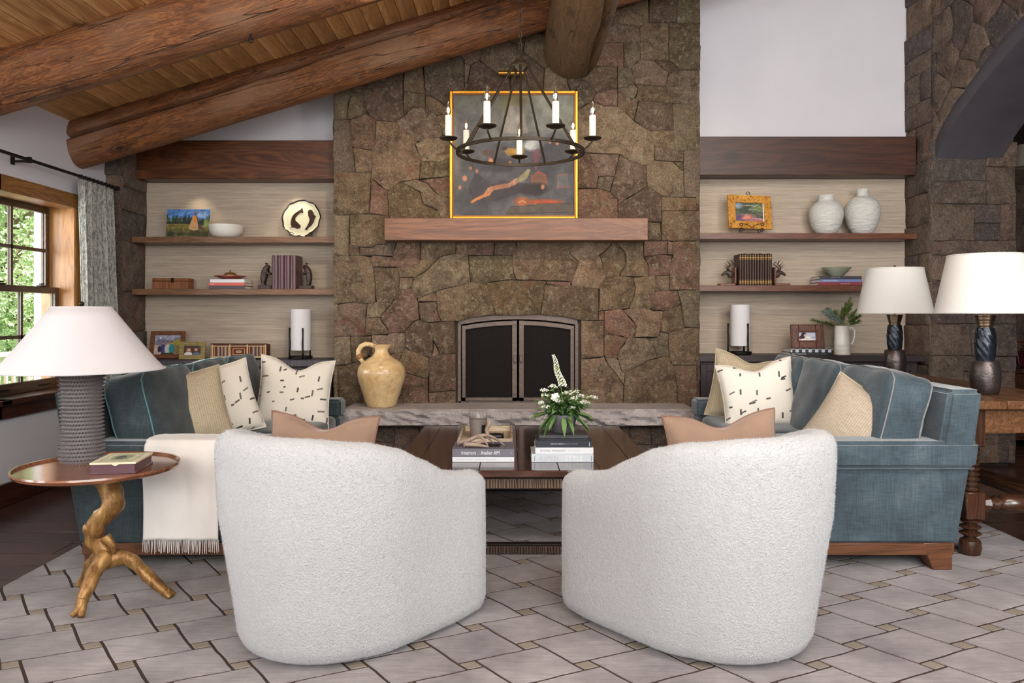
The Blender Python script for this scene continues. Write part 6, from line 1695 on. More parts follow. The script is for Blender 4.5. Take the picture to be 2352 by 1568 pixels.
# fish plate on iron stand
def easel(loc, label, w_=.12, h_=.10, top=False):
    e = empty('plate_stand', loc, label=label, cat='stand')
    for s in (-1, 1):
        sp = [(s*w_/2+.022*(1-j/16)*math.cos(j*.55), -.045, .026+.022*(1-j/16)*math.sin(j*.55)) for j in range(15)]
        MB().tube(sp, .0028, 6).build('scroll', M['iron'], e)
        MB().tube([(s*w_/2, -.045, .004), (s*w_/2, -.01, .006), (s*w_*.3, .045, .004)], .003, 6).build('foot', M['iron'], e)
        MB().tube([(s*w_/2, .03, .006), (s*w_*.25, .06, h_)], .003, 6).build('strut', M['iron'], e)
    MB().tube([(-w_*.5, -.012, .01), (w_*.5, -.012, .01)], .003, 6).build('crossbar', M['iron'], e)
    return e
easel((fx(691, 6.50), 6.54, S1), 'small black scrolled wire stand holding the fish plate', .165)
pl_ = empty('fish_plate', (fx(687, 6.51), 6.535, S1+.012), (math.radians(-14), 0, 0), label='round ivory plate with a wavy black rim and two dark fish, on a wire stand', cat='plate')
M['rimblack'] = plain('black_glaze', C(30,26,24), .25)
mb = MB(); n = 72; Rp = .167; wav = lambda a_: 1+.018*math.sin(a_*9)+.012*math.sin(a_*14+1)
rings = [(0, .014, 1), (.8, .012, 1), (.93, .004, 1), (.955, .001, 0), (1.0, -.003, 0), (1.0, .004, 0), (.9, .016, 0), (0, .022, 0)]
for k in range(len(rings)-1):
    (r0, y0, m0), (r1, y1, m1) = rings[k], rings[k+1]
    for i in range(n):
        a0, a1 = 2*PI*i/n, 2*PI*(i+1)/n
        q = lambda r, y_, a_: (Rp*r*wav(a_)*math.cos(a_), y_, Rp+Rp*r*wav(a_)*math.sin(a_))
        mb.add([q(r0, y0, a0), q(r0, y0, a1), q(r1, y1, a1), q(r1, y1, a0)] if r0 and r1 else ([q(0, y0, 0), q(r1, y1, a1), q(r1, y1, a0)] if not r0 else [q(r0, y0, a0), q(r0, y0, a1), q(0, y1, 0)]), [(0,1,2,3)] if r0 and r1 else [(0,1,2)], 0 if m0 and m1 else 1)
mb.build('plate_body', [plain('ivory_glaze', C(206,202,176), .35, var=.04), M['rimblack']], pl_, smooth=30)
M['fishbrown'] = plain('brown_glaze', C(52,34,26), .35)
def fish(pts, nm='fish'):
    n = len(pts); P = [((x-.5)*2*Rp, Rp+(z-.5)*2*Rp) for x, z in pts]
    o = MB().prism(P, .0085, .0125).build(nm, M['fishbrown'], pl_, smooth=0)
fish([(.20,.22),(.26,.26),(.33,.25),(.42,.22),(.49,.25),(.49,.31),(.42,.38),(.35,.44),(.34,.52),(.38,.58),(.42,.62),(.46,.66),(.54,.66),(.50,.80),(.46,.74),(.38,.69),(.30,.62),(.25,.54),(.23,.42),(.23,.34),(.26,.28)])
fish([(.60,.20),(.66,.30),(.70,.40),(.71,.48),(.67,.58),(.65,.68),(.68,.74),(.74,.74),(.79,.68),(.82,.60),(.87,.56),(.84,.50),(.82,.40),(.76,.30),(.71,.26),(.66,.18)])
# lower shelf: wooden box, books, bell lid on plate, bear bookends
M['oldwood'] = wood('old_box_wood', C(84,48,28), C(132,80,48), C(160,106,66), axis=2, rough=.5, gs=2.0)
b = empty('wooden_box', (fx(395, 6.53), 6.56, S2), label='low reddish brown wooden box with a hinged lid on the lower left shelf', cat='box')
Box('box_body', M['oldwood'], -.155, .15, -.06, .06, 0, .066, b, bevel=.003); Box('lid', M['oldwood'], -.158, .153, -.063, .063, .067, .092, b, bevel=.006); Box('clasp', M['iron'], .005, .03, -.068, -.06, .055, .095, b, bevel=.002)
xk = fx(526, 6.5)
book_flat((xk, 6.55, S2), .30, .20, .026, K['slate'], 'dark slate book at the bottom of the small stack on the lower left shelf', texts=[('e', .012, 'pink', .13, .013, 'CENTER', 1)])
book_flat((xk-.002, 6.55, S2+.0265), .305, .20, .026, K['red'], 'coral red book in the middle of the small stack on the lower left shelf', texts=[('TASTE', .013, 'white', -.14, .013, 'LEFT', 1)])
book_flat((xk, 6.555, S2+.053), .29, .19, .029, K['white'], 'white book on top of the small stack on the lower left shelf')
zz = S2+.0825
dish = MB(); dish.lathe([(.045, 0), (.06, .003), (.10, .018), (.132, .028), (.132, .031), (.10, .024), (.0, .010)], 48, cap1=False)
M['redlac'] = plain('red_lacquer', C(156,52,28), .3, coat=.3); tag(dish.build('shallow_dish', M['redlac'], None, (fx(524, 6.5), 6.55, zz), smooth=40), 'shallow red lacquer dish on the small book stack, lower left shelf', 'dish')
M['goldold'] = plain('old_gilt', C(150,110,60), .45, .5, bump=.4, bscale=50)
g = MB(); g.lathe([(.056, 0), (.060, .008), (.055, .03), (.040, .046), (.018, .052), (.006, .054), (.007, .060), (.009, .066), (.004, .071)], 32, wob=lambda a_, z: .03*math.sin(10*a_)*(z < .05)); tag(g.build('domed_box', M['goldold'], None, (fx(524, 6.5), 6.55, zz+.0105), smooth=50), 'small gilt domed jar standing in the red dish', 'jar')
# burgundy volumes
M['burgundy'] = plain('burgundy_leather', C(70,26,36), .38, coat=.06, var=.15); M['leather'] = plain('brown_leather', C(52,32,24), .5, var=.15); M['gilt_line'] = plain('dull_gilt', C(158,124,66), .4, .3)
def volume(name, x, y, z, w_, h_, d_, mat, label, group, bands=()):
    o = empty(name, (x, y, z), label=label, cat='book', group=group)
    Box('pages', M['paper'], -w_/2+.002, w_/2-.002, -d_/2+.006, d_/2-.004, .003, h_-.004, o)
    m = MB(); n = 8; hw = w_/2; m.box(-hw, -hw+.002, -d_/2+.006, d_/2, 0, h_); m.box(hw-.002, hw, -d_/2+.006, d_/2, 0, h_)
    vs = []; 
    for i in range(n+1):
        a_ = PI*i/n; vs += [(-hw*math.cos(a_), -d_/2+.008-.010*math.sin(a_), 0), (-hw*math.cos(a_), -d_/2+.008-.010*math.sin(a_), h_)]
    m.add(vs, [(2*i, 2*i+2, 2*i+3, 2*i+1) for i in range(n)]); m.build('binding', mat, o)
    for z0, z1, mt_ in bands:
        b_ = MB(); vs = []
        for i in range(n+1):
            a_ = PI*i/n; vs += [(-(hw+.0004)*math.cos(a_), -d_/2+.0078-.0106*math.sin(a_), z0), (-(hw+.0004)*math.cos(a_), -d_/2+.0078-.0106*math.sin(a_), z1)]
        b_.add(vs, [(2*i, 2*i+2, 2*i+3, 2*i+1) for i in range(n)]).build('gilt_band', mt_, o)
    return o
ords = ['leftmost', 'second from the left', 'third from the left', 'rightmost']
for i in range(4): volume('bound_volume', fx(630+14.1*i, 6.42+.0), 6.53, S2, .050, .282, .20, M['burgundy'], ords[i]+' of the four burgundy leather volumes between the bear bookends', 'burgundy volumes between the bear bookends')
# bears
M['bear'] = plain('carved_dark_wood', C(62,46,42), .5, bump=.6, bscale=40, var=.25, vscale=16)
def skin_body(name, verts, edges, radii, mat, parent, sub=2):
    me = bpy.data.meshes.new(name); me.from_pydata(verts, edges, [])
    o = bpy.data.objects.new(name, me); COL.objects.link(o)
    sk = o.modifiers.new('s', 'SKIN'); 
    for v_i, r in enumerate(radii): me.skin_vertices[0].data[v_i].radius = (r, r) if not isinstance(r, tuple) else r
    me.skin_vertices[0].data[0].use_root = True
    ss = o.modifiers.new('ss', 'SUBSURF'); ss.levels = sub; ss.render_levels = sub
    dg = bpy.context.evaluated_depsgraph_get(); m2 = bpy.data.meshes.new_from_object(o.evaluated_get(dg)); bpy.data.objects.remove(o); m2.name = name
    m2.polygons.foreach_set('use_smooth', [True]*len(m2.polygons)); return link_mesh(name, m2, mat, parent)
def bear(loc, s, label):
    r = empty('bear_bookend', loc, label=label, cat='bookend', group=None)
    Box('base', M['bear'], -.06, .055, -.05, .05, 0, .032, r, bevel=.003)
    V = [(-.030*s, 0, .085), (-.024*s, 0, .125), (-.010*s, 0, .160), (.004*s, 0, .195), (.034*s, 0, .188),   # pelvis, trunk, chest, head, snout
         (-.025*s, -.022, .06), (-.022*s, -.025, .035), (-.005*s, -.027, .034), (-.025*s, .022, .06), (-.022*s, .025, .035), (-.005*s, .027, .034),
         (-.002*s, -.022, .150), (.022*s, -.024, .128), (.046*s, -.022, .138), (-.002*s, .022, .150), (.022*s, .024, .128), (.046*s, .022, .138)]
    E_d = [(0,1),(1,2),(2,3),(3,4),(0,5),(5,6),(6,7),(0,8),(8,9),(9,10),(2,11),(11,12),(12,13),(2,14),(14,15),(15,16)]
    R_ = [.030, .034, .028, .030, .014, .018, .012, .009, .018, .012, .009, .014, .010, .008, .014, .010, .008]
    body = skin_body('body', V, E_d, R_, M['bear'], r)
    for y_ in (-.014, .014): MB().ball((-.002*s, y_*1.2, .218), .0085, 8).build('ear', M['bear'], body)
    MB().ball((.044*s, 0, .190), .0045, 8).build('nose', M['rimblack'], body)
bear((fx(610, 6.5), 6.53, S2), 1, 'carved dark bear bookend standing left of the burgundy volumes'); bear((fx(699, 6.5)+.01, 6.53, S2), -1, 'carved dark bear bookend standing right of the burgundy volumes')
# cabinet top
def face(A, x, y, s, skin, hair, long_=True):
    A.ell(x, y+.03*s, .085*s, .12*s, hair, .3); 
    if long_: A.ell(x-.06*s, y-.08*s, .04*s, .12*s, hair, .4); A.ell(x+.06*s, y-.08*s, .04*s, .12*s, hair, .4)
    A.ell(x, y, .058*s, .088*s, skin, .2); A.ell(x-.022*s, y+.015*s, .008*s, .006*s, (50,36,30), .5); A.ell(x+.022*s, y+.015*s, .008*s, .006*s, (50,36,30), .5); A.ell(x, y-.035*s, .02*s, .008*s, (160,70,66), .5)
def photo1(u, v):
    A = Art(u, v); A.fill((150,150,172)); A.poly([(0,.62),(.12,.8),(.25,.92),(.38,.8),(.6,.72),(.8,.85),(1,.95),(1,.5),(0,.5)], (112,110,128)); A.ell(.22, .84, .05, .05, (210,212,224), .5, n=.8)
    A.poly([(.55,.62),(.75,.72),(1,.86),(1,.4),(.5,.5)], (150,140,62)); A.poly([(0,.5),(1,.5),(1,.0),(0,.0)], (140,116,70)); A.poly([(0,0),(.3,0),(.25,.45),(0,.5)], (186,166,160)); A.grain(12, .25)
    for x, c in ((.33,(62,56,120)),(.50,(190,184,176)),(.66,(26,130,140))): A.ell(x, .30, .105, .24, c, .15, n=.15); A.ell(x, .62, .034, .052, (196,140,116), .2); A.ell(x, .655, .036, .03, (60,44,40), .3)
    A.ell(.2, .28, .07, .16, (30,30,42), .3); A.poly([(.25,.0),(.75,.0),(.74,.1),(.27,.1)], (54,42,38)); return A.c
def photo2(u, v):
    A = Art(u, v); A.fill((70,50,44)); A.grain(5, .4); face(A, .28, .55, 1.5, (222,172,150), (150,106,70)); face(A, .70, .56, 1.5, (220,166,142), (136,70,40), False)
    A.ell(.26, .08, .24, .26, (216,214,214), .2); A.ell(.74, .08, .22, .22, (86,104,140), .2, n=.3); return A.c
def photo3(u, v):
    A = Art(u, v); A.put(np.ones_like(u), (196,204,222)); A.put(np.clip((.45-v)/.03, 0, 1), (150,168,200)); A.put(np.clip((.3-v)/.03, 0, 1), (214,214,220))
    A.ell(.32, .62, .17, .36, (46,24,26), .2, n=.2); A.ell(.18, .3, .14, .3, (46,24,26), .3, n=.2); A.ell(.41, .62, .09, .17, (224,196,184), .2); A.ell(.55, .3, .2, .2, (238,238,242), .3, rot=-.5); A.ell(.4, .1, .34, .12, (240,238,240), .3); A.ell(.52, .2, .16, .05, (212,172,154), .3, rot=.2)
    A.ell(.37, .66, .014, .012, (60,40,40), .5); A.ell(.46, .65, .014, .012, (60,40,40), .5); A.ell(.43, .53, .03, .012, (170,80,84), .5); return A.c
def photoframe(loc, w_, h_, b_, mat, func, label, ry=0, lean=-10, slats=False, px_=60, cat='picture frame'):
    r = empty('photo_frame', loc, (math.radians(lean), 0, math.radians(ry)), label=label, cat=cat); hw = w_/2
    if slats:
        n = 12; mb_ = 0
        for i in range(n):
            za, zb_ = h_*i/n, h_*(i+1)/n
            rods = [(-hw, hw)] if (zb_ < b_+.002 or za > h_-b_-.002) else [(-hw, -hw+b_), (hw-b_, hw)]
            for a_, c_ in rods: MB().tube([(a_, -.006, (za+zb_)/2), ((a_+c_)/2, -.0065, (za+zb_)/2), (c_, -.006, (za+zb_)/2)], h_/n/2, 6).build('twig', mat, r)
        Box('backing', mat, -hw+.004, hw-.004, .0, .010, .003, h_-.003, r)
    else:
        m = MB(); m.box(-hw, -hw+b_, -.018, .004, 0, h_); m.box(hw-b_, hw, -.018, .004, 0, h_); m.box(-hw+b_, hw-b_, -.018, .004, 0, b_); m.box(-hw+b_, hw-b_, -.018, .004, h_-b_, h_); m.build('frame_moulding', mat, r, bevel=.004)
        Box('backing', mat, -hw+.004, hw-.004, .0, .008, .004, h_-.004, r)
    painted('photograph', w_-2*b_, h_-2*b_, px_, int(px_*.75), func, r, (0, -.002, b_)); 
    MB().hexa([(-.02, .006, 0), (.02, .006, 0), (.02, .07, 0), (-.02, .07, 0), (-.02, .006, h_*.6), (.02, .006, h_*.6), (.02, .010, h_*.6), (-.02, .010, h_*.6)]).build('strut', mat, r)
    return r
M['framebrown'] = wood('frame_brown', C(70,38,24), C(108,66,42), C(130,84,56), axis=0, rough=.4, gs=2)
M['twigs'] = plain('yellow_twig', C(158,142,92), .7, bump=.3, var=.3, vscale=30)
photoframe((fx(378, 6.48), 6.52, C1), .292, .235, .034, M['framebrown'], photo1, 'brown wood photo frame with three people outdoors, on the left cabinet', 0, -10, px_=90)
photoframe((fx(439, 6.40), 6.42, C1), .215, .150, .036, M['twigs'], photo2, 'small twig photo frame with two faces, beside the brown frame, left cabinet', 0, -8, slats=True, px_=80)
# twig mosaic box
tb = empty('twig_box', (fx(552, 6.42), 6.45, C1), label='long rustic box covered in coloured twigs on the left cabinet', cat='box')
M['twigdark'] = plain('dark_twig', C(86,46,34), .6, bump=.3); M['twiglt'] = plain('pale_twig', C(196,168,126), .6, bump=.3); M['twigred'] = plain('maroon_twig', C(96,40,48), .6); M['twiggr'] = plain('grey_twig', C(120,116,124), .6); M['twigor'] = plain('orange_twig', C(196,130,70), .6)
Box('box_body', M['twigdark'], -.225, .225, -.055, .055, .012, .125, tb)
tk = [M['twigdark'], M['twiglt'], M['twigred'], M['twiggr'], M['twigor']]
for zt_ in (.128, .020): MB().tube([(-.236, -.06, zt_), (.236, -.06, zt_)], .007, 8).build('rail_twig', M['twigdark'] if zt_ > .1 else M['twiglt'], tb)
MB().tube([(-.225, -.063, .112), (.225, -.063, .112)], .005, 8).build('rail_twig', M['twiglt'], tb)
for x in (-.222, -.075, .070, .222): MB().tube([(x, -.064, .012), (x, -.064, .125)], .0065, 8).build('post_twig', M['twiglt'], tb)
for x0, x1 in ((-.212, -.083), (.080, .212)):
    n = 12
    for i in range(n): x = x0+(x1-x0)*(i+.5)/n; MB().tube([(x, -.060, .028), (x, -.060, .106)], .0048, 6).build('twig', tk[[4,0,2,1,3,2,1,0,3,1,2,4][i]], tb)
for k, (hw_, hh_, m_) in enumerate(((.062, .036, M['twigdark']), (.048, .026, M['twigor']), (.034, .016, M['twigred']), (.02, .006, M['twiglt']))):
    zc = .066
    for s in (-1, 1):
        MB().tube([(-.0025-hw_, -.060, zc+s*hh_), (-.0025+hw_, -.060, zc+s*hh_)], .0045, 6).build('twig', m_, tb)
        MB().tube([(-.0025+s*hw_, -.060, zc-hh_), (-.0025+s*hw_, -.060, zc+hh_)], .0045, 6).build('twig', m_, tb)
for s in (-.2, .2):
    for y_ in (-.04, .04): MB().ball((s, y_, .006), .009, 8).build('foot', M['twigdark'], tb)
# cylinder candle lamps
def cyl_lamp(loc, label):
    r = empty('cylinder_lamp', loc, label=label, cat='lamp')
    MB().lathe([(.085, 0), (.095, .006), (.098, .024), (.090, .024), (.085, .012), (0, .010)], 32, cap1=False).build('base', M['iron'], r)
    for k in range(3):
        a_ = 2*PI*k/3+.95; x, y_ = .098*math.cos(a_), .098*math.sin(a_)
        MB().tube([(x, y_, .0), (x*1.02, y_, .06), (x*.98, y_*1.02, .13), (x*1.03, y_, .2), (x, y_, .262)], [.010, .007, .0085, .0065, .008], 8).build('post', M['iron'], r, smooth=180)
        MB().tube([(x, y_, .072), (x*.6, y_*.6, .072)], .004, 6).build('bracket', M['iron'], r)
    o = MB(); o.lathe([(.082, .075), (.082, .42), (.079, .42), (.079, .075)], 48, cap0=False, cap1=False); o.build('shade', M['white_shade'], r, smooth=60)
    MB().lathe([(.0, .073), (.082, .073), (.082, .076), (0, .076)], 32, cap0=False, cap1=False).build('shade_floor', M['white_shade'], r)
cyl_lamp((fx(688, 6.46), 6.50, C1), 'white cylinder lamp on black twisted iron posts on the left cabinet'); 
# ============================================================ RIGHT NICHE
S3, S4, C2 = 1.925, 1.488, .905
cyl_lamp((fx(1703, 6.46), 6.50, C2), 'white cylinder lamp on black twisted iron posts on the right cabinet')
M['burl'] = None
t = NT('burl_wood'); v_ = t.coord(rand=False); a = t.noise(v_, 22, 6, .7, 1.2); b = t.noise(v_, 60, 4, .6)
M['burl'] = t.out(t.mix(t.ramp(b, [(.56, BK), (.66, WH)]), t.ramp(a, [(.3, C(146,94,30)), (.55, C(196,140,58)), (.75, C(208,158,78))]), C(84,46,22)), .35, coat=.2)
ef = empty('burl_frame', (fx(1725, 6.5), 6.52, S3+.045), (math.radians(-10), math.radians(1.5), math.radians(6)), label='burl wood picture frame with a colourful abstract picture on the upper right shelf', cat='picture frame')
w_, h_, b_ = .385, .295, .066; hw = w_/2
m = MB()
for p in ([(-hw, 0), (hw, 0), (hw-b_, b_), (-hw+b_, b_)], [(hw, 0), (hw, h_), (hw-b_, h_-b_), (hw-b_, b_)], [(hw, h_), (-hw, h_), (-hw+b_, h_-b_), (hw-b_, h_-b_)], [(-hw, h_), (-hw, 0), (-hw+b_, b_), (-hw+b_, h_-b_)]):
    m = MB(); m.prism(p, -.012, .006); m.build('frame_side', M['burl'], ef, bevel=.002)
def abs_art(u, v):
    A = Art(u, v); A.fill((64,74,60)); A.grain(4, .5, 3); A.ell(.1, .85, .14, .16, (120,150,170), .8, n=.6); A.ell(.75, .75, .22, .2, (112,124,62), .8, n=.8, k=.8); A.ell(.35, .2, .3, .2, (150,84,74), .6, n=.6); A.ell(.1, .1, .2, .3, (96,72,104), .8, n=.4); A.ell(.38, .2, .16, .08, (206,120,104), .5, rot=.4); A.ell(.8, .1, .2, .1, (168,96,104), .8, n=.8)
    rng = random.Random(5)
    for k in range(34):
        x, y_ = rng.random(), rng.random(); L_ = rng.uniform(.15, .5); an = rng.uniform(-.3, .9); c = rng.choice([(196,206,196), (150,170,160), (30,40,38), (206,130,110), (90,110,60), (170,160,190)])
        A.line([(x-L_*math.cos(an)/2, y_-L_*math.sin(an)/2), (x, y_+.03), (x+L_*math.cos(an)/2, y_+L_*math.sin(an)/2)], rng.uniform(.006, .014), c, .85)
    A.put((u > .965).astype(float), (222,214,204)); return A.c
painted('picture', w_-2*b_, h_-2*b_, 110, 72, abs_art, ef, (0, -.004, b_)); Box('backing', M['burl'], -hw+.01, hw-.01, .006, .012, .01, h_-.01, ef)
e = easel((fx(1727, 6.46), 6.51, S3), 'black scrolled wire easel holding the burl wood frame', .17, .2)
sc = MB(); sc.tube([(-.085+.02*math.cos(2.6+j*.42)*(1-j/14), -.05, .078+.02*math.sin(2.6+j*.42)*(1-j/14)) for j in range(12)][::-1]+[(-.04, -.05, .075), (0, -.05, .052), (.04, -.05, .075)]+[(.085-.02*math.cos(2.6+j*.42)*(1-j/14), -.05, .078+.02*math.sin(2.6+j*.42)*(1-j/14)) for j in range(12)], .003, 6); sc.build('front_scroll', M['iron'], e)
sc = MB(); sc.tube([(.0+.022*math.cos(-1+j*.5)*(1-j/16), .07, .355+.022*math.sin(-1+j*.5)*(1-j/16)) for j in range(13)], .003, 6); sc.tube([(.01, .07, .343), (.0, .06, .05)], .003, 6); sc.build('back_scroll', M['iron'], e)
M['rough_white'] = None
t = NT('rough_white_ceramic'); v_ = t.coord((1, 1, 2.4), rand=False); a = t.noise(v_, 22, 6, .65, .5); M['rough_white'] = t.out(C(216,214,208), .75, t.bump(a, .9, .02))
va = MB().lathe([(.070, 0), (.080, .004), (.115, .06), (.137, .13), (.141, .175), (.132, .225), (.108, .262), (.072, .283), (.066, .292), (.067, .325), (.069, .333), (.060, .333), (.055, .29), (0, .26)], 56, cap1=False)
tag(va.build('ceramic_vase', M['rough_white'], None, (fx(1902, 6.5), 6.545, S3), smooth=60), 'shorter rough white vase with a wide neck, left of the pair, upper right shelf', 'vase', 'white vases on the upper right shelf')
va = MB().lathe([(.072, 0), (.082, .004), (.118, .07), (.142, .15), (.147, .195), (.138, .245), (.112, .288), (.070, .315), (.050, .325), (.047, .335), (.047, .375), (.049, .385), (.041, .385), (.038, .33), (0, .3)], 56, cap1=False)
tag(va.build('ceramic_vase', M['rough_white'], None, (fx(1986, 6.5), 6.545, S3), smooth=60), 'taller rough white vase with a narrow neck, right of the pair, upper right shelf', 'vase', 'white vases on the upper right shelf')
# row of brown volumes and elk bookends
for i in range(13):
    w1 = .0205; x0 = fx(1702.5, 6.42)+i*(.0214+.0002*(i % 3)); hh = .262+.003*((i*7) % 3)
    nm = ['leftmost', 'second', 'third', 'fourth', 'fifth', 'sixth', 'seventh', 'eighth', 'ninth', 'tenth', 'eleventh', 'twelfth', 'rightmost'][i]
    lab = nm+' of the thirteen slim brown gilt volumes between the elk bookends' if i in (0, 12) else nm+' from the left of the thirteen slim brown gilt volumes between the elk bookends'
    volume('gilt_volume', x0, 6.52, S4, w1, hh, .16, M['leather'], lab, 'slim gilt volumes between the elk bookends', [(.012, .016, M['gilt_line']), (.022, .034, M['gilt_line']), (.040, .044, M['gilt_line']), (.214, .218, M['gilt_line']), (.226, .238, M['gilt_line']), (.245, .249, M['gilt_line'])])
def elk(loc, s, label):
    r = empty('elk_bookend', loc, label=label, cat='bookend', group=None)
    M['elkwood'] = M['burl']
    Box('base', M['framebrown'], -.13 if s < 0 else .0, .0 if s < 0 else .13, -.05, .05, 0, .018, r, bevel=.003); Box('upright', M['framebrown'], -.006, .006, -.05, .05, .018, .155, r, bevel=.002)
    V = [(.006*s, 0, .085), (.04*s, 0, .10), (.06*s, 0, .118), (.088*s, 0, .10), (.108*s, 0, .088), (.04*s, 0, .07)]
    b = skin_body('head', V, [(0,1),(1,2),(2,3),(3,4),(1,5)], [.030, .024, .019, .013, .010, .010], M['bear'], r)
    for y_ in (-1, 1):
        m_ = MB(); m_.tube([(.055*s, .012*y_, .13), (.05*s, .03*y_, .155), (.025*s, .045*y_, .18), (.03*s, .05*y_, .215)], [.005, .0045, .004, .0015], 6)
        for q in ((.05, .03, .155, .085, .035, .18), (.04, .037, .167, .07, .05, .20), (.027, .045, .18, .0, .05, .20), (.03, .045, .195, .05, .055, .215), (.052, .025, .148, .08, .03, .155)): m_.tube([(q[0]*s, q[1]*y_, q[2]), (q[3]*s, q[4]*y_, q[5])], [.0035, .0012], 5)
        m_.build('antler', M['bear'], b); MB().ball((.045*s, .022*y_, .132), .009, 8, sc=(1.3, .5, .7)).build('ear', M['bear'], b)
elk((fx(1695, 6.45)-.01, 6.53, S4), -1, 'elk head bookend at the left end of the gilt volumes'); elk((fx(1782, 6.45)+.005, 6.53, S4), 1, 'elk head bookend at the right end of the gilt volumes')
# three books and a celadon bowl
xk = fx(1927, 6.47)
book_flat((xk, 6.54, S4), .36, .22, .024, K['crimson'], 'crimson book at the bottom of the stack on the lower right shelf', texts=[('MARIO BUATTA', .010, 'lgrey', .0, .012, 'LEFT', 1.1)], rz=-3)
book_flat((xk+.004, 6.54, S4+.0245), .35, .22, .026, K['blue'], 'lavender blue book in the middle of the stack on the lower right shelf', texts=[('THE NATURE OF DESIGN', .010, 'white', -.15, .013, 'LEFT', 1.1)], rz=-3)
book_flat((xk+.003, 6.54, S4+.051), .345, .22, .026, K['black'], 'black book on top of the stack on the lower right shelf', texts=[('THE ARTFUL HOME', .008, 'grey', -.08, .013, 'LEFT', 1.1)], rz=-3)
M['celadon'] = plain('celadon_glaze', C(146,150,132), .25, coat=.3, var=.08)
bw = MB().lathe([(.045, 0), (.052, .004), (.058, .010), (.09, .036), (.118, .068), (.124, .078), (.120, .078), (.085, .042), (0, .014)], 48, cap1=False)
tag(bw.build('celadon_bowl', M['celadon'], None, (fx(1929, 6.47), 6.54, S4+.0775), smooth=50), 'celadon green bowl on the book stack, lower right shelf', 'bowl')
# books, photo and pitcher on the right cabinet
xk = fx(1857, 6.40)
t = NT('cube_pattern'); v_ = t.coord((1, 1, 1), rand=False); ck = t.n('ShaderNodeTexChecker', i_Vector=v_, i_Scale=38.0); ck.inputs[1].default_value = C(44,52,60); ck.inputs[2].default_value = C(206,206,214)
K['cubes'] = t.out(ck.outputs[0], .4)
book_flat((xk, 6.44, C2), .345, .24, .024, K['black'], 'black book at the bottom under the photo on the right cabinet', texts=[('KELLY WEARSTLER', .0155, 'lgrey', -.160, .012, 'LEFT', .9), ('RHAPSODY', .009, 'grey', .08, .012, 'LEFT', 1)], rz=-3)
book_flat((xk+.002, 6.44, C2+.0245), .34, .24, .030, K['cubes'], 'book with a black and white geometric spine under the photo on the right cabinet', rz=-3)
M['ornate'] = plain('ornate_brown', C(96,58,42), .4, bump=.6, bscale=45, var=.2)
pf = photoframe((fx(1857, 6.40), 6.42, C2+.055), .27, .20, .066, M['ornate'], photo3, 'ornate brown frame holding a photo of a long-haired person, on the right cabinet', -4, -10, px_=70)
for k, (a_, y_) in enumerate(((.0, -.024), (.05, -.022))):
    m_ = MB(); x = .135-a_; z0, z1 = a_, .20-a_; m_.box(-x, -x+.009, y_, -.01, z0, z1); m_.box(x-.009, x, y_, -.01, z0, z1); m_.box(-x, x, y_, -.01, z0, z0+.009); m_.box(-x, x, y_, -.01, z1-.009, z1); m_.build('moulding', M['ornate'], pf, bevel=.002)
pj = empty('white_pitcher', (fx(1939, 6.42), 6.46, C2), label='white ribbed ceramic pitcher holding greenery on the right cabinet', cat='pitcher')
pr = [(.062, 0), (.066, .003)]
for k in range(6): pr += [(.066, .008+.0115*k), (.0635, .012+.0115*k), (.066, .016+.0115*k)]
pr += [(.065, .10), (.060, .17), (.0565, .232), (.0585, .242), (.053, .242), (.052, .2), (0, .19)]
MB().lathe(pr, 48, cap1=False, wob=lambda a_, z: (.30*max(0, math.cos(a_-PI))**14 if z > .238 else (.12*max(0, math.cos(a_-PI))**14 if z > .22 else 0))).build('pitcher_body', M['ceramic'], pj, smooth=35)
MB().tube([(.052, 0, .222), (.085, 0, .226), (.105, 0, .20), (.105, 0, .15), (.09, 0, .10), (.062, 0, .078)], [.008, .008, .009, .009, .008, .007], 10, flat=.8).build('handle', M['ceramic'], pj, smooth=180)
gb = empty('greenery', (pj.location.x, pj.location.y, C2+.22), label='eucalyptus and cypress sprigs in the white pitcher', cat='plant')
M['euc'] = plain('eucalyptus', C(88,104,96), .6, var=.3, vscale=30); M['cyp'] = plain('cypress', C(96,116,58), .7, var=.35, vscale=30)
rr = random.Random(9); random.seed(9)
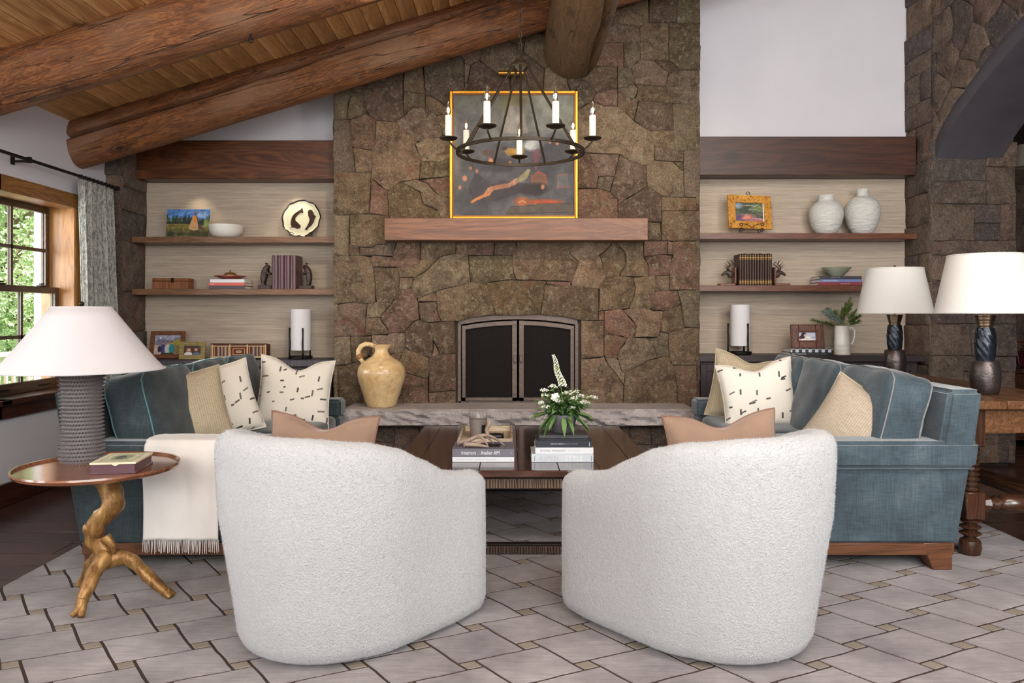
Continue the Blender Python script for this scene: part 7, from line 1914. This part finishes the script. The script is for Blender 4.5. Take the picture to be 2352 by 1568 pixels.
for (tx, ty_, tz, kind) in ((-.16, -.01, .15, 0), (-.11, .02, .17, 0), (-.06, -.02, .10, 0), (-.25, 0, .07, 1), (.07, 0, .25, 1), (.04, .02, .20, 1), (.12, -.01, .15, 1), (.15, .01, .06, 1), (-.06, 0, .14, 1), (.0, -.02, .16, 1), (.10, -.03, .09, 1), (-.14, -.02, .04, 1), (.09, .02, .20, 1), (.14, -.02, .10, 1), (.02, .02, .11, 1)):
    s = MB(); P0 = Vector((0, 0, -.12)); P2 = Vector((tx, ty_, tz)); P1 = Vector((tx*.3, ty_*.3, tz*.4)); pts = [P0.lerp(P1, i/4) for i in range(4)]+[P1.lerp(P2, i/8)+Vector((0, 0, -.01*math.sin(PI*i/8))) for i in range(9)]
    s.tube(pts, .0018, 5, 0)
    n = 40 if kind == 0 else 95
    for q in range(n):
        t_ = .15+.85*q/n; p = P1.lerp(P2, t_); a_ = q*2.4
        if kind == 0:
            c_ = p+Vector((.016*math.cos(a_), .016*math.sin(a_), .006*math.sin(a_*3))); nrm = Vector((math.cos(a_), math.sin(a_)-.6, .5)).normalized(); sx_ = nrm.orthogonal().normalized(); sy_ = nrm.cross(sx_); r_ = rr.uniform(.011, .018)
            s.add([c_+(sx_*math.cos(j*PI/3)+sy_*math.sin(j*PI/3))*r_ for j in range(6)], [tuple(range(6))], 1)
        else:
            d_ = (P2-P1).normalized()+Vector((rr.uniform(-1, 1), rr.uniform(-.7, .7), rr.uniform(-.5, .8)))*.8
            leaf(s, p, d_, rr.uniform(.03, .065)*(1.15-t_*.5), .007, 1, .1)
    s.build('sprig', [M['stem'], M['euc'] if kind == 0 else M['cyp']], gb, smooth=0)

# ============================================================ the room beyond the arch
pe = empty('pendant_lamp', (fx(2353, 7.0), 7.0, fz(384, 7.0)), label='unlit grey fabric pendant shade in the dark room beyond the arch', cat='lamp')
M['dimshade'] = shade_mat('grey_shade', C(150,140,128)); o = MB(); o.lathe([(.095, 0), (.075, .20), (.072, .20), (.092, 0)], 40, cap0=False, cap1=False); o.build('shade', M['dimshade'], pe); MB().tube([(0, 0, .2), (0, 0, 3.29-pe.location.z)], .006, 6).build('cord', M['iron'], pe)
# wooden sideboard, basket and dried leaves
sb = empty('side_cabinet', (4.95, 7.3, 0), label='low dark wooden sideboard in the room beyond the arch', cat='cabinet')
Box('body', M['turned'], -.6, .7, -.22, .22, .08, .70, sb, bevel=.004); Box('top', M['turned'], -.63, .73, -.25, .25, .70, .74, sb, bevel=.004)
for x in (-.55, .6):
    for y_ in (-.18, .14): Box('leg', M['turned'], x, x+.05, y_, y_+.05, 0, .08, sb)
for k in range(3): d_ = Box('door', M['turned'], -.58+.42*k, -.18+.42*k, -.235, -.22, .11, .67, sb, bevel=.003); MB().ball((-.21+.42*k, -.25, .4), .012).build('knob', M['iron'], d_)
bs = empty('wicker_basket', (4.98, 7.25, .74), label='dark red wicker basket on the sideboard beyond the arch', cat='basket')
M['wicker'] = plain('dark_wicker', C(72,28,26), .5, coat=.2); MB().lathe([(.10, 0), (.15, .02), (.165, .14), (.17, .15), (.155, .15), (.14, .02), (0, .02)], 28, cap1=False, wob=lambda a_, z: .03*math.sin(14*a_)).build('basket_body', M['wicker'], bs)
for k in range(14):
    a_ = 2*PI*k/14; MB().tube([(.105*math.cos(a_), .105*math.sin(a_), .004), (.158*math.cos(a_), .158*math.sin(a_), .03), (.176*math.cos(a_), .176*math.sin(a_), .15)], .008, 6).build('rib', M['wicker'], bs)
dl = empty('dried_leaves', (4.98, 7.25, .87), label='dried autumn leaves in the red wicker basket', cat='plant'); mb = MB()
for k in range(90): a_ = rr.uniform(0, 2*PI); leaf(mb, (.08*math.cos(a_), .08*math.sin(a_), rr.uniform(0, .1)), (math.cos(a_), math.sin(a_), rr.uniform(-.2, 1.2)), rr.uniform(.05, .11), .03, rr.choice((0, 1)), .4)
o = mb.build('leaves', [plain('dry_leaf', C(120,96,52), .7, var=.3), plain('red_leaf', C(110,52,36), .7, var=.3)], dl, smooth=0); o['kind'] = 'stuff'

# ============================================================ OUTSIDE the left windows
gd = struct('ground_outside'); M['lawn'] = plain('lawn', C(96,124,60), .9, var=.3, vscale=2)
Box('lawn', M['lawn'], -40, -5.6, -12, 30, -1.3, -1.2, gd)
dk = empty('deck', (-4.5, 3.5, -.1), label='wooden deck outside the left windows', cat='deck'); M['deckw'] = plain('deck_wood', C(190,176,158), .7, var=.1)
for k in range(14): Box('deck_board', M['deckw'], -1.02+.145*k, -.885+.145*k, -5, 8.6, -.03, 0, dk)
rl = empty('deck_railing', (-5.35, 3.5, -.1), label='pale wooden deck railing outside the left windows', cat='railing')
Box('top_rail', M['deckw'], -.05, .05, -5, 8.6, .90, .94, rl); Box('bottom_rail', M['deckw'], -.02, .02, -5, 8.6, .10, .14, rl)
for k in range(108): Box('baluster', M['deckw'], -.014, .014, -5+.125*k, -4.97+.125*k, .14, .90, rl)
for k in range(8): Box('post', M['deckw'], -.045, .045, -5+1.8*k, -4.91+1.8*k, 0, .98, rl)
ev = struct('roof_eave'); M['soffit'] = plain('soffit', C(214,196,168), .7); Box('soffit', M['soffit'], -4.35, -3.58, -3, 8, 2.30, 2.34, ev); Box('fascia', M['soffit'], -4.40, -4.35, -3, 8, 2.20, 2.40, ev)
def tree(x, y, h, r, seed, label):
    t_ = empty('tree', (x, y, -1.25), label=label, cat='tree', group='trees outside the windows'); q = random.Random(seed); random.seed(seed)
    MB().tube([(0, 0, 0), (.1, .05, h*.3), (.0, .1, h*.6), (.1, 0, h*.9)], [.16, .13, .09, .03], 10).build('trunk', M['bark'], t_, smooth=180)
    b = MB()
    for k in range(9):
        a_ = q.uniform(0, 2*PI); z0 = h*q.uniform(.25, .75); b.tube([(0, 0, z0), (r*.8*math.cos(a_), r*.8*math.sin(a_), z0+r*.4)], [.05, .012], 6)
    b.build('branches', M['bark'], t_, smooth=180)
    n = 24000; rg = np.random.default_rng(seed); d = rg.normal(size=(n, 3)); d /= np.linalg.norm(d, axis=1)[:, None]; R_ = (rg.random(n)**.45)[:, None]
    cl = rg.normal(size=(26, 3)); cl /= np.linalg.norm(cl, axis=1)[:, None]; cl *= (rg.random(26)**.4)[:, None]*.8
    p = cl[rg.integers(0, 26, n)]+d*R_*.38; p = p*np.array([r, r, h*.46])+np.array([0, 0, h*.52])
    a = rg.normal(size=(n, 3)); a /= np.linalg.norm(a, axis=1)[:, None]; b2 = np.cross(a, rg.normal(size=(n, 3))); b2 /= np.linalg.norm(b2, axis=1)[:, None]; s_ = (.022+.035*rg.random(n))[:, None]
    V3 = np.empty((n*4, 3)); V3[0::4] = p-a*s_; V3[1::4] = p-b2*s_*.5; V3[2::4] = p+a*s_; V3[3::4] = p+b2*s_*.5
    me = bpy.data.meshes.new('foliage'); me.vertices.add(n*4); me.vertices.foreach_set('co', V3.ravel()); me.loops.add(n*4); me.loops.foreach_set('vertex_index', np.arange(n*4)); me.polygons.add(n); me.polygons.foreach_set('loop_start', np.arange(0, n*4, 4)); me.polygons.foreach_set('loop_total', np.full(n, 4)); me.update()
    o = link_mesh('foliage', me, M['treeleaf'], t_); o['kind'] = 'stuff'
M['bark'] = plain('bark', C(120,104,84), .9); t = NT('tree_leaf'); oi = t.noise(t.coord(), .9, 3)
M['treeleaf'] = t.out(t.ramp(oi, [(.3, C(150,176,120)), (.7, C(206,220,176))]), .8)
tl = ['slender leafy tree outside the windows, nearest the deck corner', 'leafy tree outside the windows, farther along the deck', 'tall leafy tree seen through the panes of the far window', 'bushy tree at the back of the lawn', 'leafy tree behind the deck railing', 'broad tree at the far edge of the lawn']
for i, (x, y, h, r) in enumerate(((-7.6, 11.6, 6.5, 1.5), (-10.2, 15.6, 8.5, 2.0), (-13.6, 20.8, 9.5, 2.6), (-7.4, 15.2, 6.5, 1.8), (-12.4, 17.0, 8, 1.9), (-19, 27, 14, 4.6))): tree(x, y, h, r, 40+i, tl[i])

# ============================================================ shared group phrases for repeats
GR = {'swivel_chair': 'white swivel chairs seen from behind', 'sofa': 'facing velvet sofas', 'console_lamp': 'tall lamps on the console table', 'lumbar_pillow': 'tan cushions in the swivel chairs',
      'cylinder_lamp': 'white cylinder lamps on the cabinets', 'log_rafter': 'log rafters under the ceiling', 'header_beam': 'header beams over the niches', 'built_in_cabinet': 'built-in cabinets in the niches',
      'bear_bookend': 'bear bookends on the lower left shelf', 'elk_bookend': 'elk bookends on the lower right shelf', 'antler': 'antlers on the coffee table books', 'photo_frame': 'photo frames on the cabinets', 'plate_stand': 'black scrolled stands on the upper shelves'}
for o in SC.objects:
    if o.parent or 'label' not in o or 'group' in o: continue
    n = o.name.split('.')[0]; L = o['label']
    if n in GR: o['group'] = GR[n]
    elif n == 'throw_pillow': o['group'] = 'loose cushions on the left sofa' if 'left sofa' in L else 'loose cushions on the right sofa'
    elif n == 'book':
        for key, g in (('left stack', 'books in the left stack on the coffee table'), ('right stack', 'books in the right stack on the coffee table'), ('flower pot', 'books in the right stack on the coffee table'),
                       ('left shelf', 'stacked books on the lower left shelf'), ('right shelf', 'stacked books on the lower right shelf'), ('right cabinet', 'stacked books on the right cabinet')):
            if key in L: o['group'] = g; break
